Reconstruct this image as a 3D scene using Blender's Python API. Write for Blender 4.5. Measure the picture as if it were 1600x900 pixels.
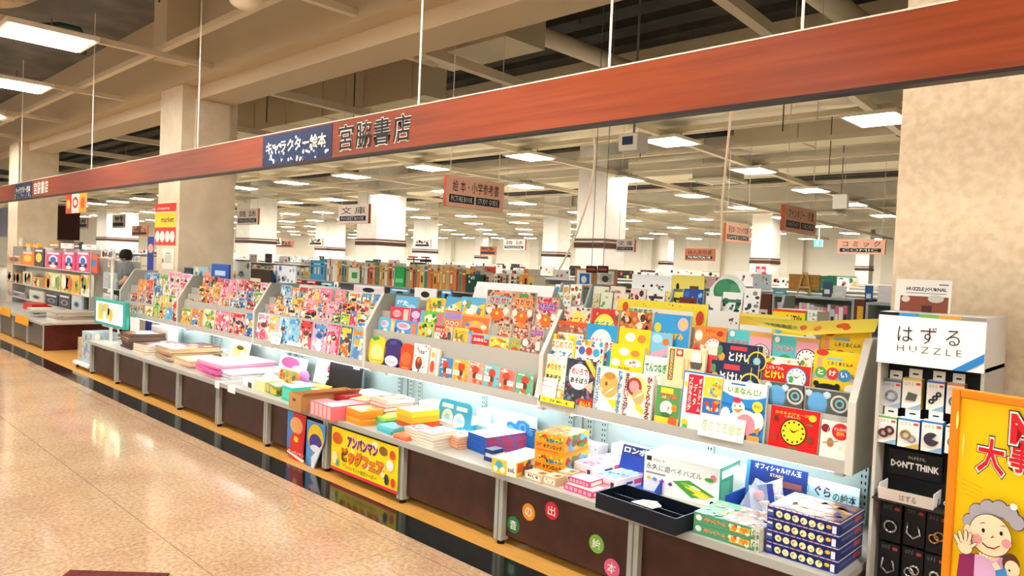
import bpy, bmesh, math, random
import numpy as np
from mathutils import Matrix, Vector
S = bpy.context.scene
COL = S.collection
for _o in list(bpy.data.objects): bpy.data.objects.remove(_o)

# ------------------------------------------------------------------ camera, light, exposure
EYE = np.array([0.0, 0.0, 1.55])
F = 1139.777
VPA = np.array([-380., 366.]); VPB = np.array([1900., 463.])
def _cray(px, py):
    v = np.array([px - 800, py - 450, F]); return v / np.linalg.norm(v)
_X = -_cray(*VPA); _Y = _cray(*VPB); _Y = _Y - _X * (_X @ _Y); _Y /= np.linalg.norm(_Y); _Z = np.cross(_X, _Y)
R3 = np.stack([_X, _Y, _Z])                       # camera frame (right, down, forward) -> room frame
cam_d = bpy.data.cameras.new('camera'); cam = bpy.data.objects.new('camera', cam_d); COL.objects.link(cam)
cam_d.sensor_width = 36; cam_d.lens = F / 1600 * 36; cam_d.clip_start = .05; cam_d.clip_end = 300
_r, _d, _f = R3[:, 0], R3[:, 1], R3[:, 2]
cam.matrix_world = Matrix(((_r[0], -_d[0], -_f[0], EYE[0]), (_r[1], -_d[1], -_f[1], EYE[1]), (_r[2], -_d[2], -_f[2], EYE[2]), (0, 0, 0, 1)))
S.camera = cam
S.view_settings.view_transform = 'Standard'; S.view_settings.look = 'None'
S.view_settings.gamma = 1; S.view_settings.use_curve_mapping = False
S.view_settings.exposure = 1.15
S.cycles.use_denoising = True
S.cycles.max_bounces = 7; S.cycles.diffuse_bounces = 4; S.cycles.glossy_bounces = 3; S.cycles.transmission_bounces = 6; S.cycles.transparent_max_bounces = 12
S.cycles.sample_clamp_indirect = 6; S.cycles.caustics_reflective = False; S.cycles.caustics_refractive = False
w = bpy.data.worlds.new('hall_air'); S.world = w; w.use_nodes = True
w.node_tree.nodes['Background'].inputs[0].default_value = (1, .98, .94, 1)
w.node_tree.nodes['Background'].inputs[1].default_value = .35
PANEL_E = 31.0      # emission of a ceiling light's diffuser
TUBE_E = 15.0       # emission of the lamp tubes under the racks

# ------------------------------------------------------------------ projection helpers (photo pixel -> point on a real plane)
def ray(px, py): return R3 @ _cray(px, py)
def on(axis, val, px, py):
    r = ray(px, py); return EYE + r * ((val - EYE[axis]) / r[axis])
def on_lean(Yb, zb, L, px, py):                    # plane Y = Yb + L (z - zb)
    r = ray(px, py); t = (Yb + L * (EYE[2] - zb) - EYE[1]) / (r[1] - L * r[2]); return EYE + r * t
def proj(p):
    q = R3.T @ (np.array(p, float) - EYE); return q[0] / q[2] * F + 800, q[1] / q[2] * F + 450
def x_at(px, Y, z):                                # X of the point on the line (Y, z) seen in column px
    lo, hi = -60.0, 3.0
    for _ in range(50):
        m = (lo + hi) / 2
        if proj((m, Y, z))[0] < px: lo = m
        else: hi = m
    return (lo + hi) / 2

# ------------------------------------------------------------------ materials
def lin(h):
    h = h.lstrip('#'); c = [int(h[i:i + 2], 16) / 255 for i in (0, 2, 4)]
    return tuple(x / 12.92 if x <= .04045 else ((x + .055) / 1.055) ** 2.4 for x in c) + (1,)
_mats = {}
def M(hexc, rough=.5, emit=0, metal=0, spec=.22):
    k = (hexc, rough, emit, metal, spec)
    if k in _mats: return _mats[k]
    m = bpy.data.materials.new('paint_' + hexc.strip('#')); m.use_nodes = True
    b = m.node_tree.nodes['Principled BSDF']; b.inputs['Base Color'].default_value = lin(hexc)
    b.inputs['Roughness'].default_value = rough; b.inputs['Metallic'].default_value = metal
    b.inputs['Specular IOR Level'].default_value = spec
    if emit:
        b.inputs['Emission Color'].default_value = lin(hexc); b.inputs['Emission Strength'].default_value = emit
    _mats[k] = m; return m
def node_mat(name, fn):
    m = bpy.data.materials.new(name); m.use_nodes = True
    nt = m.node_tree; fn(nt, nt.nodes['Principled BSDF'], nt.nodes, nt.links); return m
def speckle(name, c1, c2, scale, rough, detail=4, bump=0, stretch=None, c3=None, spec=.3, rough2=None):
    def fn(nt, b, N, L):
        tc = N.new('ShaderNodeTexCoord'); mp = N.new('ShaderNodeMapping'); L.new(tc.outputs['Object'], mp.inputs[0])
        if stretch: mp.inputs['Scale'].default_value = stretch
        nz = N.new('ShaderNodeTexNoise'); nz.inputs['Scale'].default_value = scale; nz.inputs['Detail'].default_value = detail
        L.new(mp.outputs[0], nz.inputs['Vector'])
        cr = N.new('ShaderNodeValToRGB'); cr.color_ramp.elements[0].position = .36; cr.color_ramp.elements[1].position = .64
        cr.color_ramp.elements[0].color = lin(c1); cr.color_ramp.elements[1].color = lin(c2)
        if c3: e = cr.color_ramp.elements.new(.5); e.color = lin(c3)
        L.new(nz.outputs['Fac'], cr.inputs[0]); L.new(cr.outputs[0], b.inputs['Base Color'])
        b.inputs['Roughness'].default_value = rough; b.inputs['Specular IOR Level'].default_value = spec
        if bump:
            bp = N.new('ShaderNodeBump'); bp.inputs['Strength'].default_value = bump; bp.inputs['Distance'].default_value = .01
            L.new(nz.outputs['Fac'], bp.inputs['Height']); L.new(bp.outputs[0], b.inputs['Normal'])
    return node_mat(name, fn)
def floor_mat():
    def fn(nt, b, N, L):
        tc = N.new('ShaderNodeTexCoord')
        n1 = N.new('ShaderNodeTexNoise'); n1.inputs['Scale'].default_value = 42; n1.inputs['Detail'].default_value = 6; n1.inputs['Roughness'].default_value = .7
        n2 = N.new('ShaderNodeTexNoise'); n2.inputs['Scale'].default_value = 2.2; n2.inputs['Detail'].default_value = 3
        L.new(tc.outputs['Object'], n1.inputs['Vector']); L.new(tc.outputs['Object'], n2.inputs['Vector'])
        cr = N.new('ShaderNodeValToRGB'); e = cr.color_ramp.elements
        e[0].position = .34; e[0].color = lin('#a58468'); e[1].position = .62; e[1].color = lin('#ccb294')
        k = e.new(.48); k.color = lin('#bb9c7c')
        L.new(n1.outputs['Fac'], cr.inputs[0])
        mx = N.new('ShaderNodeMix'); mx.data_type = 'RGBA'; mx.blend_type = 'MULTIPLY'; mx.inputs[0].default_value = .35
        c2 = N.new('ShaderNodeValToRGB'); c2.color_ramp.elements[0].color = lin('#c8a08a'); c2.color_ramp.elements[1].color = lin('#fff8ea'); c2.color_ramp.elements[0].position = .3; c2.color_ramp.elements[1].position = .6
        L.new(n2.outputs['Fac'], c2.inputs[0]); L.new(cr.outputs[0], mx.inputs[6]); L.new(c2.outputs[0], mx.inputs[7])
        sp = N.new('ShaderNodeSeparateXYZ'); L.new(tc.outputs['Object'], sp.inputs[0])
        def joint(axis, off, wd):
            a = N.new('ShaderNodeMath'); a.operation = 'ADD'; a.inputs[1].default_value = 100 * .92 - off; L.new(sp.outputs[axis], a.inputs[0])
            p = N.new('ShaderNodeMath'); p.operation = 'PINGPONG'; p.inputs[1].default_value = .46; L.new(a.outputs[0], p.inputs[0])
            g = N.new('ShaderNodeMath'); g.operation = 'LESS_THAN'; g.inputs[1].default_value = wd; L.new(p.outputs[0], g.inputs[0]); return g
        j1, j2 = joint(1, 1.54, .0028), joint(0, -3.11, .0022)
        mxx = N.new('ShaderNodeMath'); mxx.operation = 'MAXIMUM'; L.new(j1.outputs[0], mxx.inputs[0]); L.new(j2.outputs[0], mxx.inputs[1])
        m3 = N.new('ShaderNodeMix'); m3.data_type = 'RGBA'; L.new(mxx.outputs[0], m3.inputs[0]); L.new(mx.outputs[2], m3.inputs[6]); m3.inputs[7].default_value = lin('#8a6e58')
        L.new(m3.outputs[2], b.inputs['Base Color'])
        b.inputs['Roughness'].default_value = .1
        b.inputs['Specular IOR Level'].default_value = .5
    return node_mat('polished_speckled_tile', fn)
def wood_mat(name, c1, c2, rough):
    return speckle(name, c1, c2, 3.0, rough, 5, 0, (.35, 6, 9))
def clear(name, tint='#ffffff', alpha=.16, rough=.08):
    m = bpy.data.materials.new(name); m.use_nodes = True
    b = m.node_tree.nodes['Principled BSDF']; b.inputs['Base Color'].default_value = lin(tint)
    b.inputs['Alpha'].default_value = alpha; b.inputs['Roughness'].default_value = rough; return m
GREY = M('#a9a9a0', .45); GREYD = M('#77766e', .5); STEEL = M('#9fb0ae', .4); BROWN = speckle('brown_panel', '#3e241a', '#4a2c20', 8, .42)
WHITE = M('#f4f2ee', .5); CREAM = M('#dccdb0', .6); BLACK = M('#0e0e10', .45); CARD = M('#b98a56', .7); PAPER = M('#efe8da', .7)
CLEAR = clear('clear_plastic'); SILVER = M('#b9bcc0', .28, 0, .9)

# ------------------------------------------------------------------ mesh builder
class MB:
    def __init__(s): s.v = []; s.f = []; s.m = []; s.mats = []
    def mi(s, m):
        if m not in s.mats: s.mats.append(m)
        return s.mats.index(m)
    def add(s, vs, fs, m):
        b = len(s.v); k = s.mi(m); s.v += [tuple(map(float, v)) for v in vs]
        for f in fs: s.f.append(tuple(b + i for i in f)); s.m.append(k)
    def box(s, x0, x1, y0, y1, z0, z1, m, top=None, front=None, side=None):
        x0, x1 = sorted((x0, x1)); y0, y1 = sorted((y0, y1)); z0, z1 = sorted((z0, z1))
        vs = [(x0, y0, z0), (x1, y0, z0), (x1, y1, z0), (x0, y1, z0), (x0, y0, z1), (x1, y0, z1), (x1, y1, z1), (x0, y1, z1)]
        fs = [(0, 3, 2, 1), (4, 5, 6, 7), (0, 1, 5, 4), (2, 3, 7, 6), (1, 2, 6, 5), (3, 0, 4, 7)]
        mm = [m, top or m, front or m, m, side or m, side or m]
        b = len(s.v); s.v += vs
        for f, q in zip(fs, mm): s.f.append(tuple(b + i for i in f)); s.m.append(s.mi(q))
    def prism(s, prof, x0, x1, m):                 # closed profile in (y, z), extruded along x
        n = len(prof); a = sum(prof[i][0] * prof[(i + 1) % n][1] - prof[(i + 1) % n][0] * prof[i][1] for i in range(n))
        if a < 0: prof = prof[::-1]
        vs = [(x0, y, z) for y, z in prof] + [(x1, y, z) for y, z in prof]
        fs = [tuple(range(n))[::-1], tuple(range(n, 2 * n))] + [(i, (i + 1) % n, n + (i + 1) % n, n + i) for i in range(n)]
        s.add(vs, fs, m)
    def slab(s, prof, P, d0, d1, m):               # polygon prof in (u, v) mapped by P(u, v, depth)
        n = len(prof); vs = [P(u, v, d0) for u, v in prof] + [P(u, v, d1) for u, v in prof]
        s.add(vs, [tuple(range(n)), tuple(range(n, 2 * n))[::-1]] + [(i, n + i, n + (i + 1) % n, (i + 1) % n) for i in range(n)], m)
    def tube(s, pts, r, m, n=8):
        pts = [Vector(p) for p in pts]; rings = []
        for i, p in enumerate(pts):
            d = (pts[min(i + 1, len(pts) - 1)] - pts[max(i - 1, 0)]).normalized()
            u = d.orthogonal().normalized() if i == 0 else (u - d * u.dot(d)).normalized()
            q = d.cross(u); rr = r[i] if isinstance(r, (list, tuple)) else r
            rings.append([p + (u * math.cos(2 * math.pi * k / n) + q * math.sin(2 * math.pi * k / n)) * rr for k in range(n)])
        vs = [v for g in rings for v in g]; fs = []
        for i in range(len(rings) - 1):
            for k in range(n): fs.append((i * n + k, i * n + (k + 1) % n, (i + 1) * n + (k + 1) % n, (i + 1) * n + k))
        fs += [tuple(range(n))[::-1], tuple(range((len(rings) - 1) * n, len(rings) * n))]
        s.add(vs, fs, m)
    def lathe(s, prof, c, m, n=20):                # profile (r, z) about the vertical through c
        vs = []; fs = []
        for r, z in prof:
            for k in range(n): vs.append((c[0] + r * math.cos(2 * math.pi * k / n), c[1] + r * math.sin(2 * math.pi * k / n), c[2] + z))
        for i in range(len(prof) - 1):
            for k in range(n): fs.append((i * n + k, i * n + (k + 1) % n, (i + 1) * n + (k + 1) % n, (i + 1) * n + k))
        s.add(vs, fs, m)
    def ring(s, c, R0, r, P, m, n=24, k=8):        # a torus lying in the (u, v) plane of P
        vs = []; fs = []
        for i in range(n):
            a = 2 * math.pi * i / n
            for j in range(k):
                b = 2 * math.pi * j / k; q = R0 + r * math.cos(b)
                vs.append(P(c[0] + q * math.cos(a), c[1] + q * math.sin(a), r * math.sin(b) + r))
        for i in range(n):
            for j in range(k): fs.append((i * k + j, ((i + 1) % n) * k + j, ((i + 1) % n) * k + (j + 1) % k, i * k + (j + 1) % k))
        s.add(vs, fs, m)
    def build(s, name, parent=None, loc=(0, 0, 0), rot=(0, 0, 0), smooth=False, bevel=0):
        me = bpy.data.meshes.new(name); me.from_pydata(s.v, [], s.f)
        for m in s.mats: me.materials.append(m)
        me.polygons.foreach_set('material_index', s.m)
        if smooth: me.polygons.foreach_set('use_smooth', [True] * len(me.polygons))
        me.update()
        o = bpy.data.objects.new(name, me); COL.objects.link(o); o.location = loc; o.rotation_euler = rot
        if parent: o.parent = parent
        if bevel:
            b = o.modifiers.new('edge', 'BEVEL'); b.width = bevel; b.segments = 2; b.limit_method = 'ANGLE'
        return o
LABELS = {}
def tag(o, label, cat, group=None, kind=None):
    o['label'] = label; o['category'] = cat
    if group: o['group'] = group
    if kind: o['kind'] = kind
    LABELS.setdefault(label, []).append(o.name); return o
def struct(o): o['kind'] = 'structure'; return o
def empty(name, loc, label, cat, group=None, rz=0):
    o = bpy.data.objects.new(name, None); COL.objects.link(o); o.location = loc; o.rotation_euler.z = rz; o.empty_display_size = .1
    return tag(o, label, cat, group)
ORD = ['first', 'second', 'third', 'fourth', 'fifth', 'sixth', 'seventh', 'eighth', 'ninth', 'tenth', 'eleventh', 'twelfth', 'thirteenth', 'fourteenth', 'fifteenth', 'sixteenth', 'seventeenth', 'eighteenth', 'nineteenth', 'twentieth', 'twenty-first', 'twenty-second', 'twenty-third', 'twenty-fourth', 'twenty-fifth', 'twenty-sixth', 'twenty-seventh', 'twenty-eighth', 'twenty-ninth', 'thirtieth']

# ------------------------------------------------------------------ lettering and printed covers
_txt = {}
def text_geo(s, bold=0.0, vertical=False):
    k = (s, bold, vertical)
    if k not in _txt:
        c = bpy.data.curves.new('lettering', 'FONT'); c.body = '\n'.join(s) if vertical else s; c.resolution_u = 1 if len(s) > 6 else 2
        c.offset = bold * (.5 if any(ord(q) > 0x4e00 for q in s) else 1); c.space_line = .82 if vertical else 1; c.align_x = 'CENTER' if vertical else 'LEFT'
        o = bpy.data.objects.new('lettering', c); COL.objects.link(o)
        me = bpy.data.meshes.new_from_object(o.evaluated_get(bpy.context.evaluated_depsgraph_get()))
        v = [(p.co.x, p.co.y) for p in me.vertices]; f = [tuple(p.vertices) for p in me.polygons]
        bpy.data.objects.remove(o); bpy.data.curves.remove(c); bpy.data.meshes.remove(me)
        x0 = min(a for a, _ in v); x1 = max(a for a, _ in v); y0 = min(b for _, b in v); y1 = max(b for _, b in v)
        _txt[k] = ([((a - x0) / (x1 - x0), (b - y0) / (y1 - y0)) for a, b in v], f)
    return _txt[k]
LAY = .0005
def paint(mb, spec, P, W, H, l0=1):
    """print the shapes of spec on a face; P(x, y, h) maps metres on the face (origin lower left) and height off it to a point"""
    lay = l0
    for it in spec:
        k = it[0]
        if k == 'r':
            _, u0, v0, u1, v1, c = it[:6]
            mb.add([P(u0 * W, v0 * H, lay * LAY), P(u1 * W, v0 * H, lay * LAY), P(u1 * W, v1 * H, lay * LAY), P(u0 * W, v1 * H, lay * LAY)], [(0, 1, 2, 3)], M(c, .35))
        elif k == 'e':
            _, cu, cv, ru, rv, c = it[:6]; n = 24 if ru > .12 else 12; h = lay * LAY
            mb.add([P((cu + ru * math.cos(2 * math.pi * i / n)) * W, (cv + rv * math.sin(2 * math.pi * i / n)) * H, h) for i in range(n)], [tuple(range(n))], M(c, .35))
        elif k == 'c':                              # true circle, radius as share of width
            _, cu, cv, ru, c = it[:5]; n = 28; h = lay * LAY
            mb.add([P(cu * W + ru * W * math.cos(2 * math.pi * i / n), cv * H + ru * W * math.sin(2 * math.pi * i / n), h) for i in range(n)], [tuple(range(n))], M(c, .35))
        elif k == 'p':
            _, pts, c = it[:3]; h = lay * LAY
            mb.add([P(u * W, v * H, h) for u, v in pts], [tuple(range(len(pts)))], M(c, .35))
        elif k in 'tv' and len(k) == 1:
            _, s, u0, v0, u1, v1, c = it[:7]; b = it[7] if len(it) > 7 else .012; oc = it[8] if len(it) > 8 else None
            if oc:
                v, f = text_geo(s, b + .04, k == 'v'); e = .03 * (v1 - v0)
                mb.add([P((u0 + a * (u1 - u0)) * W, (v0 - e + q * (v1 - v0 + 2 * e)) * H, lay * LAY) for a, q in v], f, M(oc, .35)); lay += 1
            v, f = text_geo(s, b, k == 'v')
            mb.add([P((u0 + a * (u1 - u0)) * W, (v0 + q * (v1 - v0)) * H, lay * LAY) for a, q in v], f, M(c, .35))
        elif k == 'b':                              # many small printed figures
            _, n, seed, cs, u0, v0, u1, v1, sz = it; rr = random.Random(seed)
            for i in range(n):
                a, b_ = u0 + rr.random() * (u1 - u0), v0 + rr.random() * (v1 - v0); q = sz * (.6 + .8 * rr.random()); c = cs[i % len(cs)]
                a = min(max(a, q), 1 - q); qv = min(q * W / H * (.7 + .6 * rr.random()), .48); b_ = min(max(b_, qv), 1 - qv); h = (lay + (i % 3)) * LAY
                nn = rr.choice([4, 7, 10]); ph = rr.random() * 6
                mb.add([P((a + q * math.cos(ph + 2 * math.pi * j / nn) * .97) * W, (b_ + qv * math.sin(ph + 2 * math.pi * j / nn) * .97) * H, h) for j in range(nn)], [tuple(range(nn))], M(c, .35))
            lay += 2
        elif k == 'k':                              # clock face: centre, radius (share of width), face, rim, hand colour
            _, cu, cv, r, fc, rc, hc = it; n = 28
            for q, c in ((r, rc), (r * .9, fc)):
                mb.add([P(cu * W + q * W * math.cos(2 * math.pi * i / n), cv * H + q * W * math.sin(2 * math.pi * i / n), lay * LAY) for i in range(n)], [tuple(range(n))], M(c, .35)); lay += 1
            for i in range(12):
                a = math.pi * i / 6; x, y = cu * W + .74 * r * W * math.sin(a), cv * H + .74 * r * W * math.cos(a); d = .07 * r * W
                mb.add([P(x - d, y - d, lay * LAY), P(x + d, y - d, lay * LAY), P(x + d, y + d, lay * LAY), P(x - d, y + d, lay * LAY)], [(0, 1, 2, 3)], M(rc, .35))
            for a, ln, wd in ((math.radians(60), .62, .05), (math.radians(-55), .42, .07)):
                dx, dy = math.sin(a), math.cos(a); px_, py_ = dy, -dx; x0, y0 = cu * W, cv * H; q = r * W
                mb.add([P(x0 + px_ * wd * q, y0 + py_ * wd * q, (lay + 1) * LAY), P(x0 - px_ * wd * q, y0 - py_ * wd * q, (lay + 1) * LAY), P(x0 + dx * ln * q, y0 + dy * ln * q, (lay + 1) * LAY)], [(0, 1, 2)], M(hc, .35))
            lay += 1
        lay += 1
def front(x0, y, z0):                               # faces -Y
    return lambda a, b, h: (x0 + a, y - h, z0 + b)
def rightf(x, y0, z0):                              # faces +X, read from -Y towards +Y
    return lambda a, b, h: (x + h, y0 + a, z0 + b)
def topf(x0, y0, z):                                # faces up
    return lambda a, b, h: (x0 + a, y0 + b, z + h)
def cover_obj(name, W, H, T, bg, spec, loc, rot=(0, 0, 0), parent=None, edge=None):
    """an upright book or card: origin at the lower front edge's middle"""
    mb = MB(); mb.box(-W / 2, W / 2, 0, T, 0, H, edge or M('#e9e2d2', .6), front=M(bg, .35))
    paint(mb, spec, front(-W / 2, 0, 0), W, H)
    return mb.build(name, parent, loc, rot)
# ------------------------------------------------------------------ the hall: floor, strips, slab, walls
def sbox(name, x0, x1, y0, y1, z0, z1, m):
    b = MB(); b.box(x0, x1, y0, y1, z0, z1, m); return struct(b.build(name))
XL, XR, YN, YF = -66, 8, -9, 43
CONC = speckle('raw_concrete', '#66686a', '#838381', 1.6, .85, 6, .2)
DECK = speckle('dark_deck', '#2c2a25', '#423e36', 2.2, .85, 6, .2)
PLASTER = speckle('cream_plaster', '#d2c0a2', '#dccbaf', 5, .7)
sbox('floor', XL, XR, YN, 2.57, -.2, 0, floor_mat())
sbox('trim_1', XL, XR, 2.57, 2.785, -.2, .0005, speckle('black_stone', '#0b100e', '#1c2420', 30, .1, spec=.5))
sbox('trim_2', XL, XR, 2.785, 4.1, -.2, .0003, speckle('amber_boards', '#c08a3e', '#cf9a4c', 6, .35, 4, 0, (1, 14, 1)))
sbox('floor_shop', XL, XR, 4.1, YF, -.2, 0, speckle('pale_vinyl', '#d9cdb6', '#e4dac6', 20, .3))
sbox('wall_back', XL, XR, YF, YF + .3, 0, 5.4, M('#f0e9d9', .8))
sbox('wall_left', XL - .3, XL, YN, YF, 0, 5.4, M('#e4dbc8', .8))
sbox('wall_right', XR, XR + .3, YN, YF, 0, 5.4, M('#e4dbc8', .8))
# slab over the shop: a ribbed deck, one surface
def deck():
    b = MB(); prof = []; y = 4.3
    while y < YF:
        prof += [(y, 4.75), (y + .34, 4.75), (y + .40, 4.87), (y + .54, 4.87)]; y += .6
    prof += [(y, 4.75), (y, 5.3), (4.3, 5.3)]
    b.prism(prof, XL, XR, DECK); return struct(b.build('ceiling_shop'))
deck()
sbox('ceiling', XL, XR, YN, 3.67, 4.62, 5.2, CONC)
# girder above the shop front with its lower lip
SOFF = M('#c9b797', .65)
g = MB(); g.prism([(3.67, 3.66), (3.88, 3.66), (3.88, 3.5), (3.94, 3.5), (4.32, 3.5), (4.32, 5.3), (3.67, 5.3)], XL, XR, SOFF); struct(g.build('beam_front'))
for i, (y0, y1, z0) in enumerate([(8.9, 10.55, 3.95), (15.6, 16.6, 3.95), (25, 26, 3.95), (34, 35, 3.95)]):
    sbox('beam_shop_%d' % (i + 1), XL, XR, y0, y1, z0, 4.8, M('#e4dac2', .65))
# pillars
def pillar(n, x0, x1, y0, y1, trim=None, m=PLASTER):
    o = sbox('pillar_%d' % n, x0, x1, y0, y1, 0, 5.0, m)
    if trim:
        b = MB(); e = .03
        for z, h, c in ((trim, .12, '#4a2c22'), (trim + .16, .05, '#6a4a3a')):
            b.box(x0 - e, x1 + e, y0 - e, y1 + e, z, z + h, M(c, .45))
        struct(b.build('trim_pillar_%d' % n))
    return o
WPL = speckle('pale_plaster', '#f0eadd', '#f5f0e6', 5, .7)
pillar(1, -1.095, -.36, 3.7, 4.45, m=speckle('mottled_paper', '#cdb898', '#ddcaab', 26, .75, 5))
pillar(2, -10.16, -9.45, 3.7, 4.42)
pillar(3, -18.5, -17.7, 3.7, 4.42)
b = MB(); b.box(-9.449, -9.40, 3.86, 4.3, 2.62, 3.5, PLASTER); struct(b.build('trim_pillar_box'))
def pillar_px(n, xl, xr, Y, trim=2.05):
    a = on(1, Y, xl, 395)[0]; c = on(1, Y, xr, 395)[0]
    s = (c - a) * .62; pillar(n, a, a + s, Y, Y + s, trim, WPL)
for n, (xl, xr, Y) in enumerate([(899, 971, 13.2), (556, 608, 14.0), (1173, 1224, 26), (492, 521, 24), (645, 673, 24), (847, 885, 24), (368, 402, 14), (1338, 1372, 36), (1030, 1052, 38), (742, 758, 38), (150, 175, 14)]):
    pillar_px(n + 4, xl, xr, Y)
for i in range(12):
    x = -60 + i * 5.2; sbox('pilaster_%d' % (i + 1), x, x + .9, YF - .45, YF, 0, 4.8, M('#e2dac8', .8))

# ------------------------------------------------------------------ ceiling services
CT = M('#d8cbb0', .55)
def tracks():
    n = 0
    for i in range(18):                             # tracks running into the shop, carrying the lamps
        x = -3.29 - 3.17 * i
        b = MB(); sh = .078; y0, y1 = 4.35, 40
        pts = [(x - .05 - sh * (y0 - 10.1), y0), (x + .05 - sh * (y0 - 10.1), y0), (x + .05 - sh * (y1 - 10.1), y1), (x - .05 - sh * (y1 - 10.1), y1)]
        b.add([(px, py, 3.70) for px, py in pts] + [(px, py, 3.80) for px, py in pts], [(3, 2, 1, 0), (4, 5, 6, 7), (0, 1, 5, 4), (1, 2, 6, 5), (2, 3, 7, 6), (3, 0, 4, 7)], CT)
        tag(b.build('ceiling_track'), 'cream light track running into the shop, %s from the right' % ORD[i], 'ceiling track', 'tracks running into the shop')
    for j, y in enumerate([4.75, 8.2, 10.15, 11.9, 13.7, 17.3, 21, 24.6, 28.6, 33]):
        b = MB(); b.box(XL, XR, y - .04, y + .04, 3.78, 3.86, CT)
        tag(b.build('ceiling_track'), 'cream cross track above the shop, %s row behind the fascia' % ORD[j], 'ceiling track', 'cross tracks above the shop')
    for j, y in enumerate([3.1, 1.0, -1.2]):
        b = MB(); b.box(XL, XR, y - .035, y + .035, 3.76, 3.82, CT)
        tag(b.build('ceiling_track'), 'cream track along the corridor ceiling, %s from the shop girder' % ORD[j], 'ceiling track', 'corridor tracks')
    for j, x in enumerate([-5.6, -8.55, -11.5, -14.5, -17.5, -2.7]):
        b = MB(); b.box(x - .035, x + .035, -5, 3.67, 3.70, 3.76, CT)
        tag(b.build('ceiling_track'), 'cream track crossing the corridor ceiling, %s' % ('nearest the viewer' if j == 5 else ORD[j + 1] + ' from the viewer'), 'ceiling track', 'corridor cross tracks')
tracks()
def pipe(name, pts, r, label, m=CT, cat='pipe'):
    b = MB(); b.tube(pts, r, m, 12); return tag(b.build(name, smooth=True), label, cat)
pipe('ceiling_pipe', [(-40, 11.4, 4.25), (2, 11.4, 4.25)], .14, 'fat cream pipe along the ceiling behind the first shop lamps')
pipe('ceiling_pipe', [(-40, 12.3, 4.3), (2, 12.3, 4.3)], .10, 'cream pipe along the ceiling behind the second shop lamps')
pipe('ceiling_pipe', [(-40, 14.9, 4.3), (2, 14.9, 4.3)], .12, 'cream pipe along the ceiling beside the far girder')
pipe('ceiling_pipe', [(-40, 18.6, 4.3), (2, 18.6, 4.3)], .12, 'cream pipe along the ceiling beyond the far girder')
pipe('ceiling_pipe', [(-5.9, 4.4, 4.3), (-5.9, 8.85, 4.3)], .11, 'lagged cream pipe running into the shop above the picture book sign')
pipe('ceiling_pipe', [(-3.0, 4.4, 4.4), (-3.0, 8.85, 4.4)], .13, 'lagged cream pipe running into the shop above the fascia')
pipe('ceiling_pipe', [(-9.0, 4.5, 4.15), (-7.3, 5.0, 4.15), (-7.0, 5.4, 4.05), (-6.7, 5.5, 3.95)], .11, 'bent white pipe feeding the air handler')
pipe('ceiling_pipe', [(-9.6, 4.9, 3.9), (-3.5, 4.9, 4.1)], .07, 'thin cream pipe above the shop front')
pipe('ceiling_pipe', [(-12.6, .2, 4.3), (-9.6, 1.9, 4.3), (-8.9, 2.0, 4.25)], [.17, .16, .13], 'lagged pale pipe above the corridor', speckle('lagging', '#a89a80', '#c4b699', 9, .8, 5, .5))
pipe('ceiling_pipe', [(-7.6, .9, 4.2), (-7.6, 2.9, 4.2)], .06, 'thin cream pipe stub above the corridor')
pipe('ceiling_pipe', [(-10.1, 2.2, 3.2 + .9), (-10.1, 2.5, 4.2), (-10.1, 2.7, 4.2), (-10.1, 2.75, 4.1), (-10.1, 2.75, 3.9)], .04, 'dark hooked conduit above the corridor', M('#3f5552', .5))
def duct(x0, x1, y0, y1, z0, z1, label, m=M('#d2c4a6', .6)):
    b = MB(); b.box(x0, x1, y0, y1, z0, z1, m)
    k = 0
    x = x0 + 1.2
    while x < x1 - .3:
        b.box(x - .02, x + .02, y0 - .02, y1 + .02, z0 - .02, z1 + .02, m); x += 1.2
    return tag(b.build('air_duct'), label, 'air duct')
duct(-14.5, -8.2, 6.55, 6.95, 3.92, 4.70, 'long cream air duct hanging beside the left pillar')
duct(-6.6, -3.9, 12.6, 13.4, 3.95, 4.70, 'boxy cream air duct above the puzzle comics aisle')
duct(-9.35, -8.95, 3.3, 3.665, 3.85, 4.62, 'beige box duct above the corridor by the girder')
ah = empty('air_handler', (-6.1, 5.6, 3.9), 'cream air handling box hanging above the fascia', 'air handler')
b = MB(); b.box(-.75, .75, -.3, .3, 0, .42, M('#cfc3a8', .55)); b.build('casing', ah)
b = MB(); b.box(-.45, -.25, -.312, -.3, .12, .3, M('#b9ad92', .55)); b.build('access_hatch', ah)
b = MB(); b.box(.2, .4, -.312, -.3, .12, .3, M('#b9ad92', .55)); b.build('access_hatch', ah)
for sx in (-.65, .65):
    b = MB(); b.tube([(sx, 0, .42), (sx, 0, .95)], .008, GREYD); b.build('hanger_rod', ah)
def cassette(x, y, label):
    t = empty('air_conditioner', (x, y, 3.66), label, 'air conditioner')
    b = MB(); b.box(-.48, .48, -.48, .48, 0, .06, M('#e2d9c2', .5)); b.build('face_panel', t)
    b = MB(); b.box(-.42, .42, -.42, .42, .06, .32, M('#cfc4a8', .5)); b.build('casing', t)
    b = MB(); b.box(-.2, .2, -.2, .2, -.012, 0, M('#b5ac94', .5)); b.build('intake_grille', t)
    for a in range(4):
        b = MB(); b.box(-.34, .34, -.42, -.36, -.004, .002, M('#5c574a', .6)); b.build('air_slot', t, rot=(0, 0, a * math.pi / 2))
    for sx in (-.4, .4):
        b = MB(); b.tube([(sx, 0, .32), (sx, 0, 1.15)], .006, GREYD); b.build('hanger_rod', t)
cassette(*on(2, 3.66, 1122, 285)[:2], 'flat square air conditioner beneath the shop ceiling, the near one')
cassette(*on(2, 3.66, 1292, 335)[:2], 'flat square air conditioner by the white box at the right, the far one')
cassette(*on(2, 3.66, 720, 310)[:2], 'flat square air conditioner behind the picture book sign')

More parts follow.
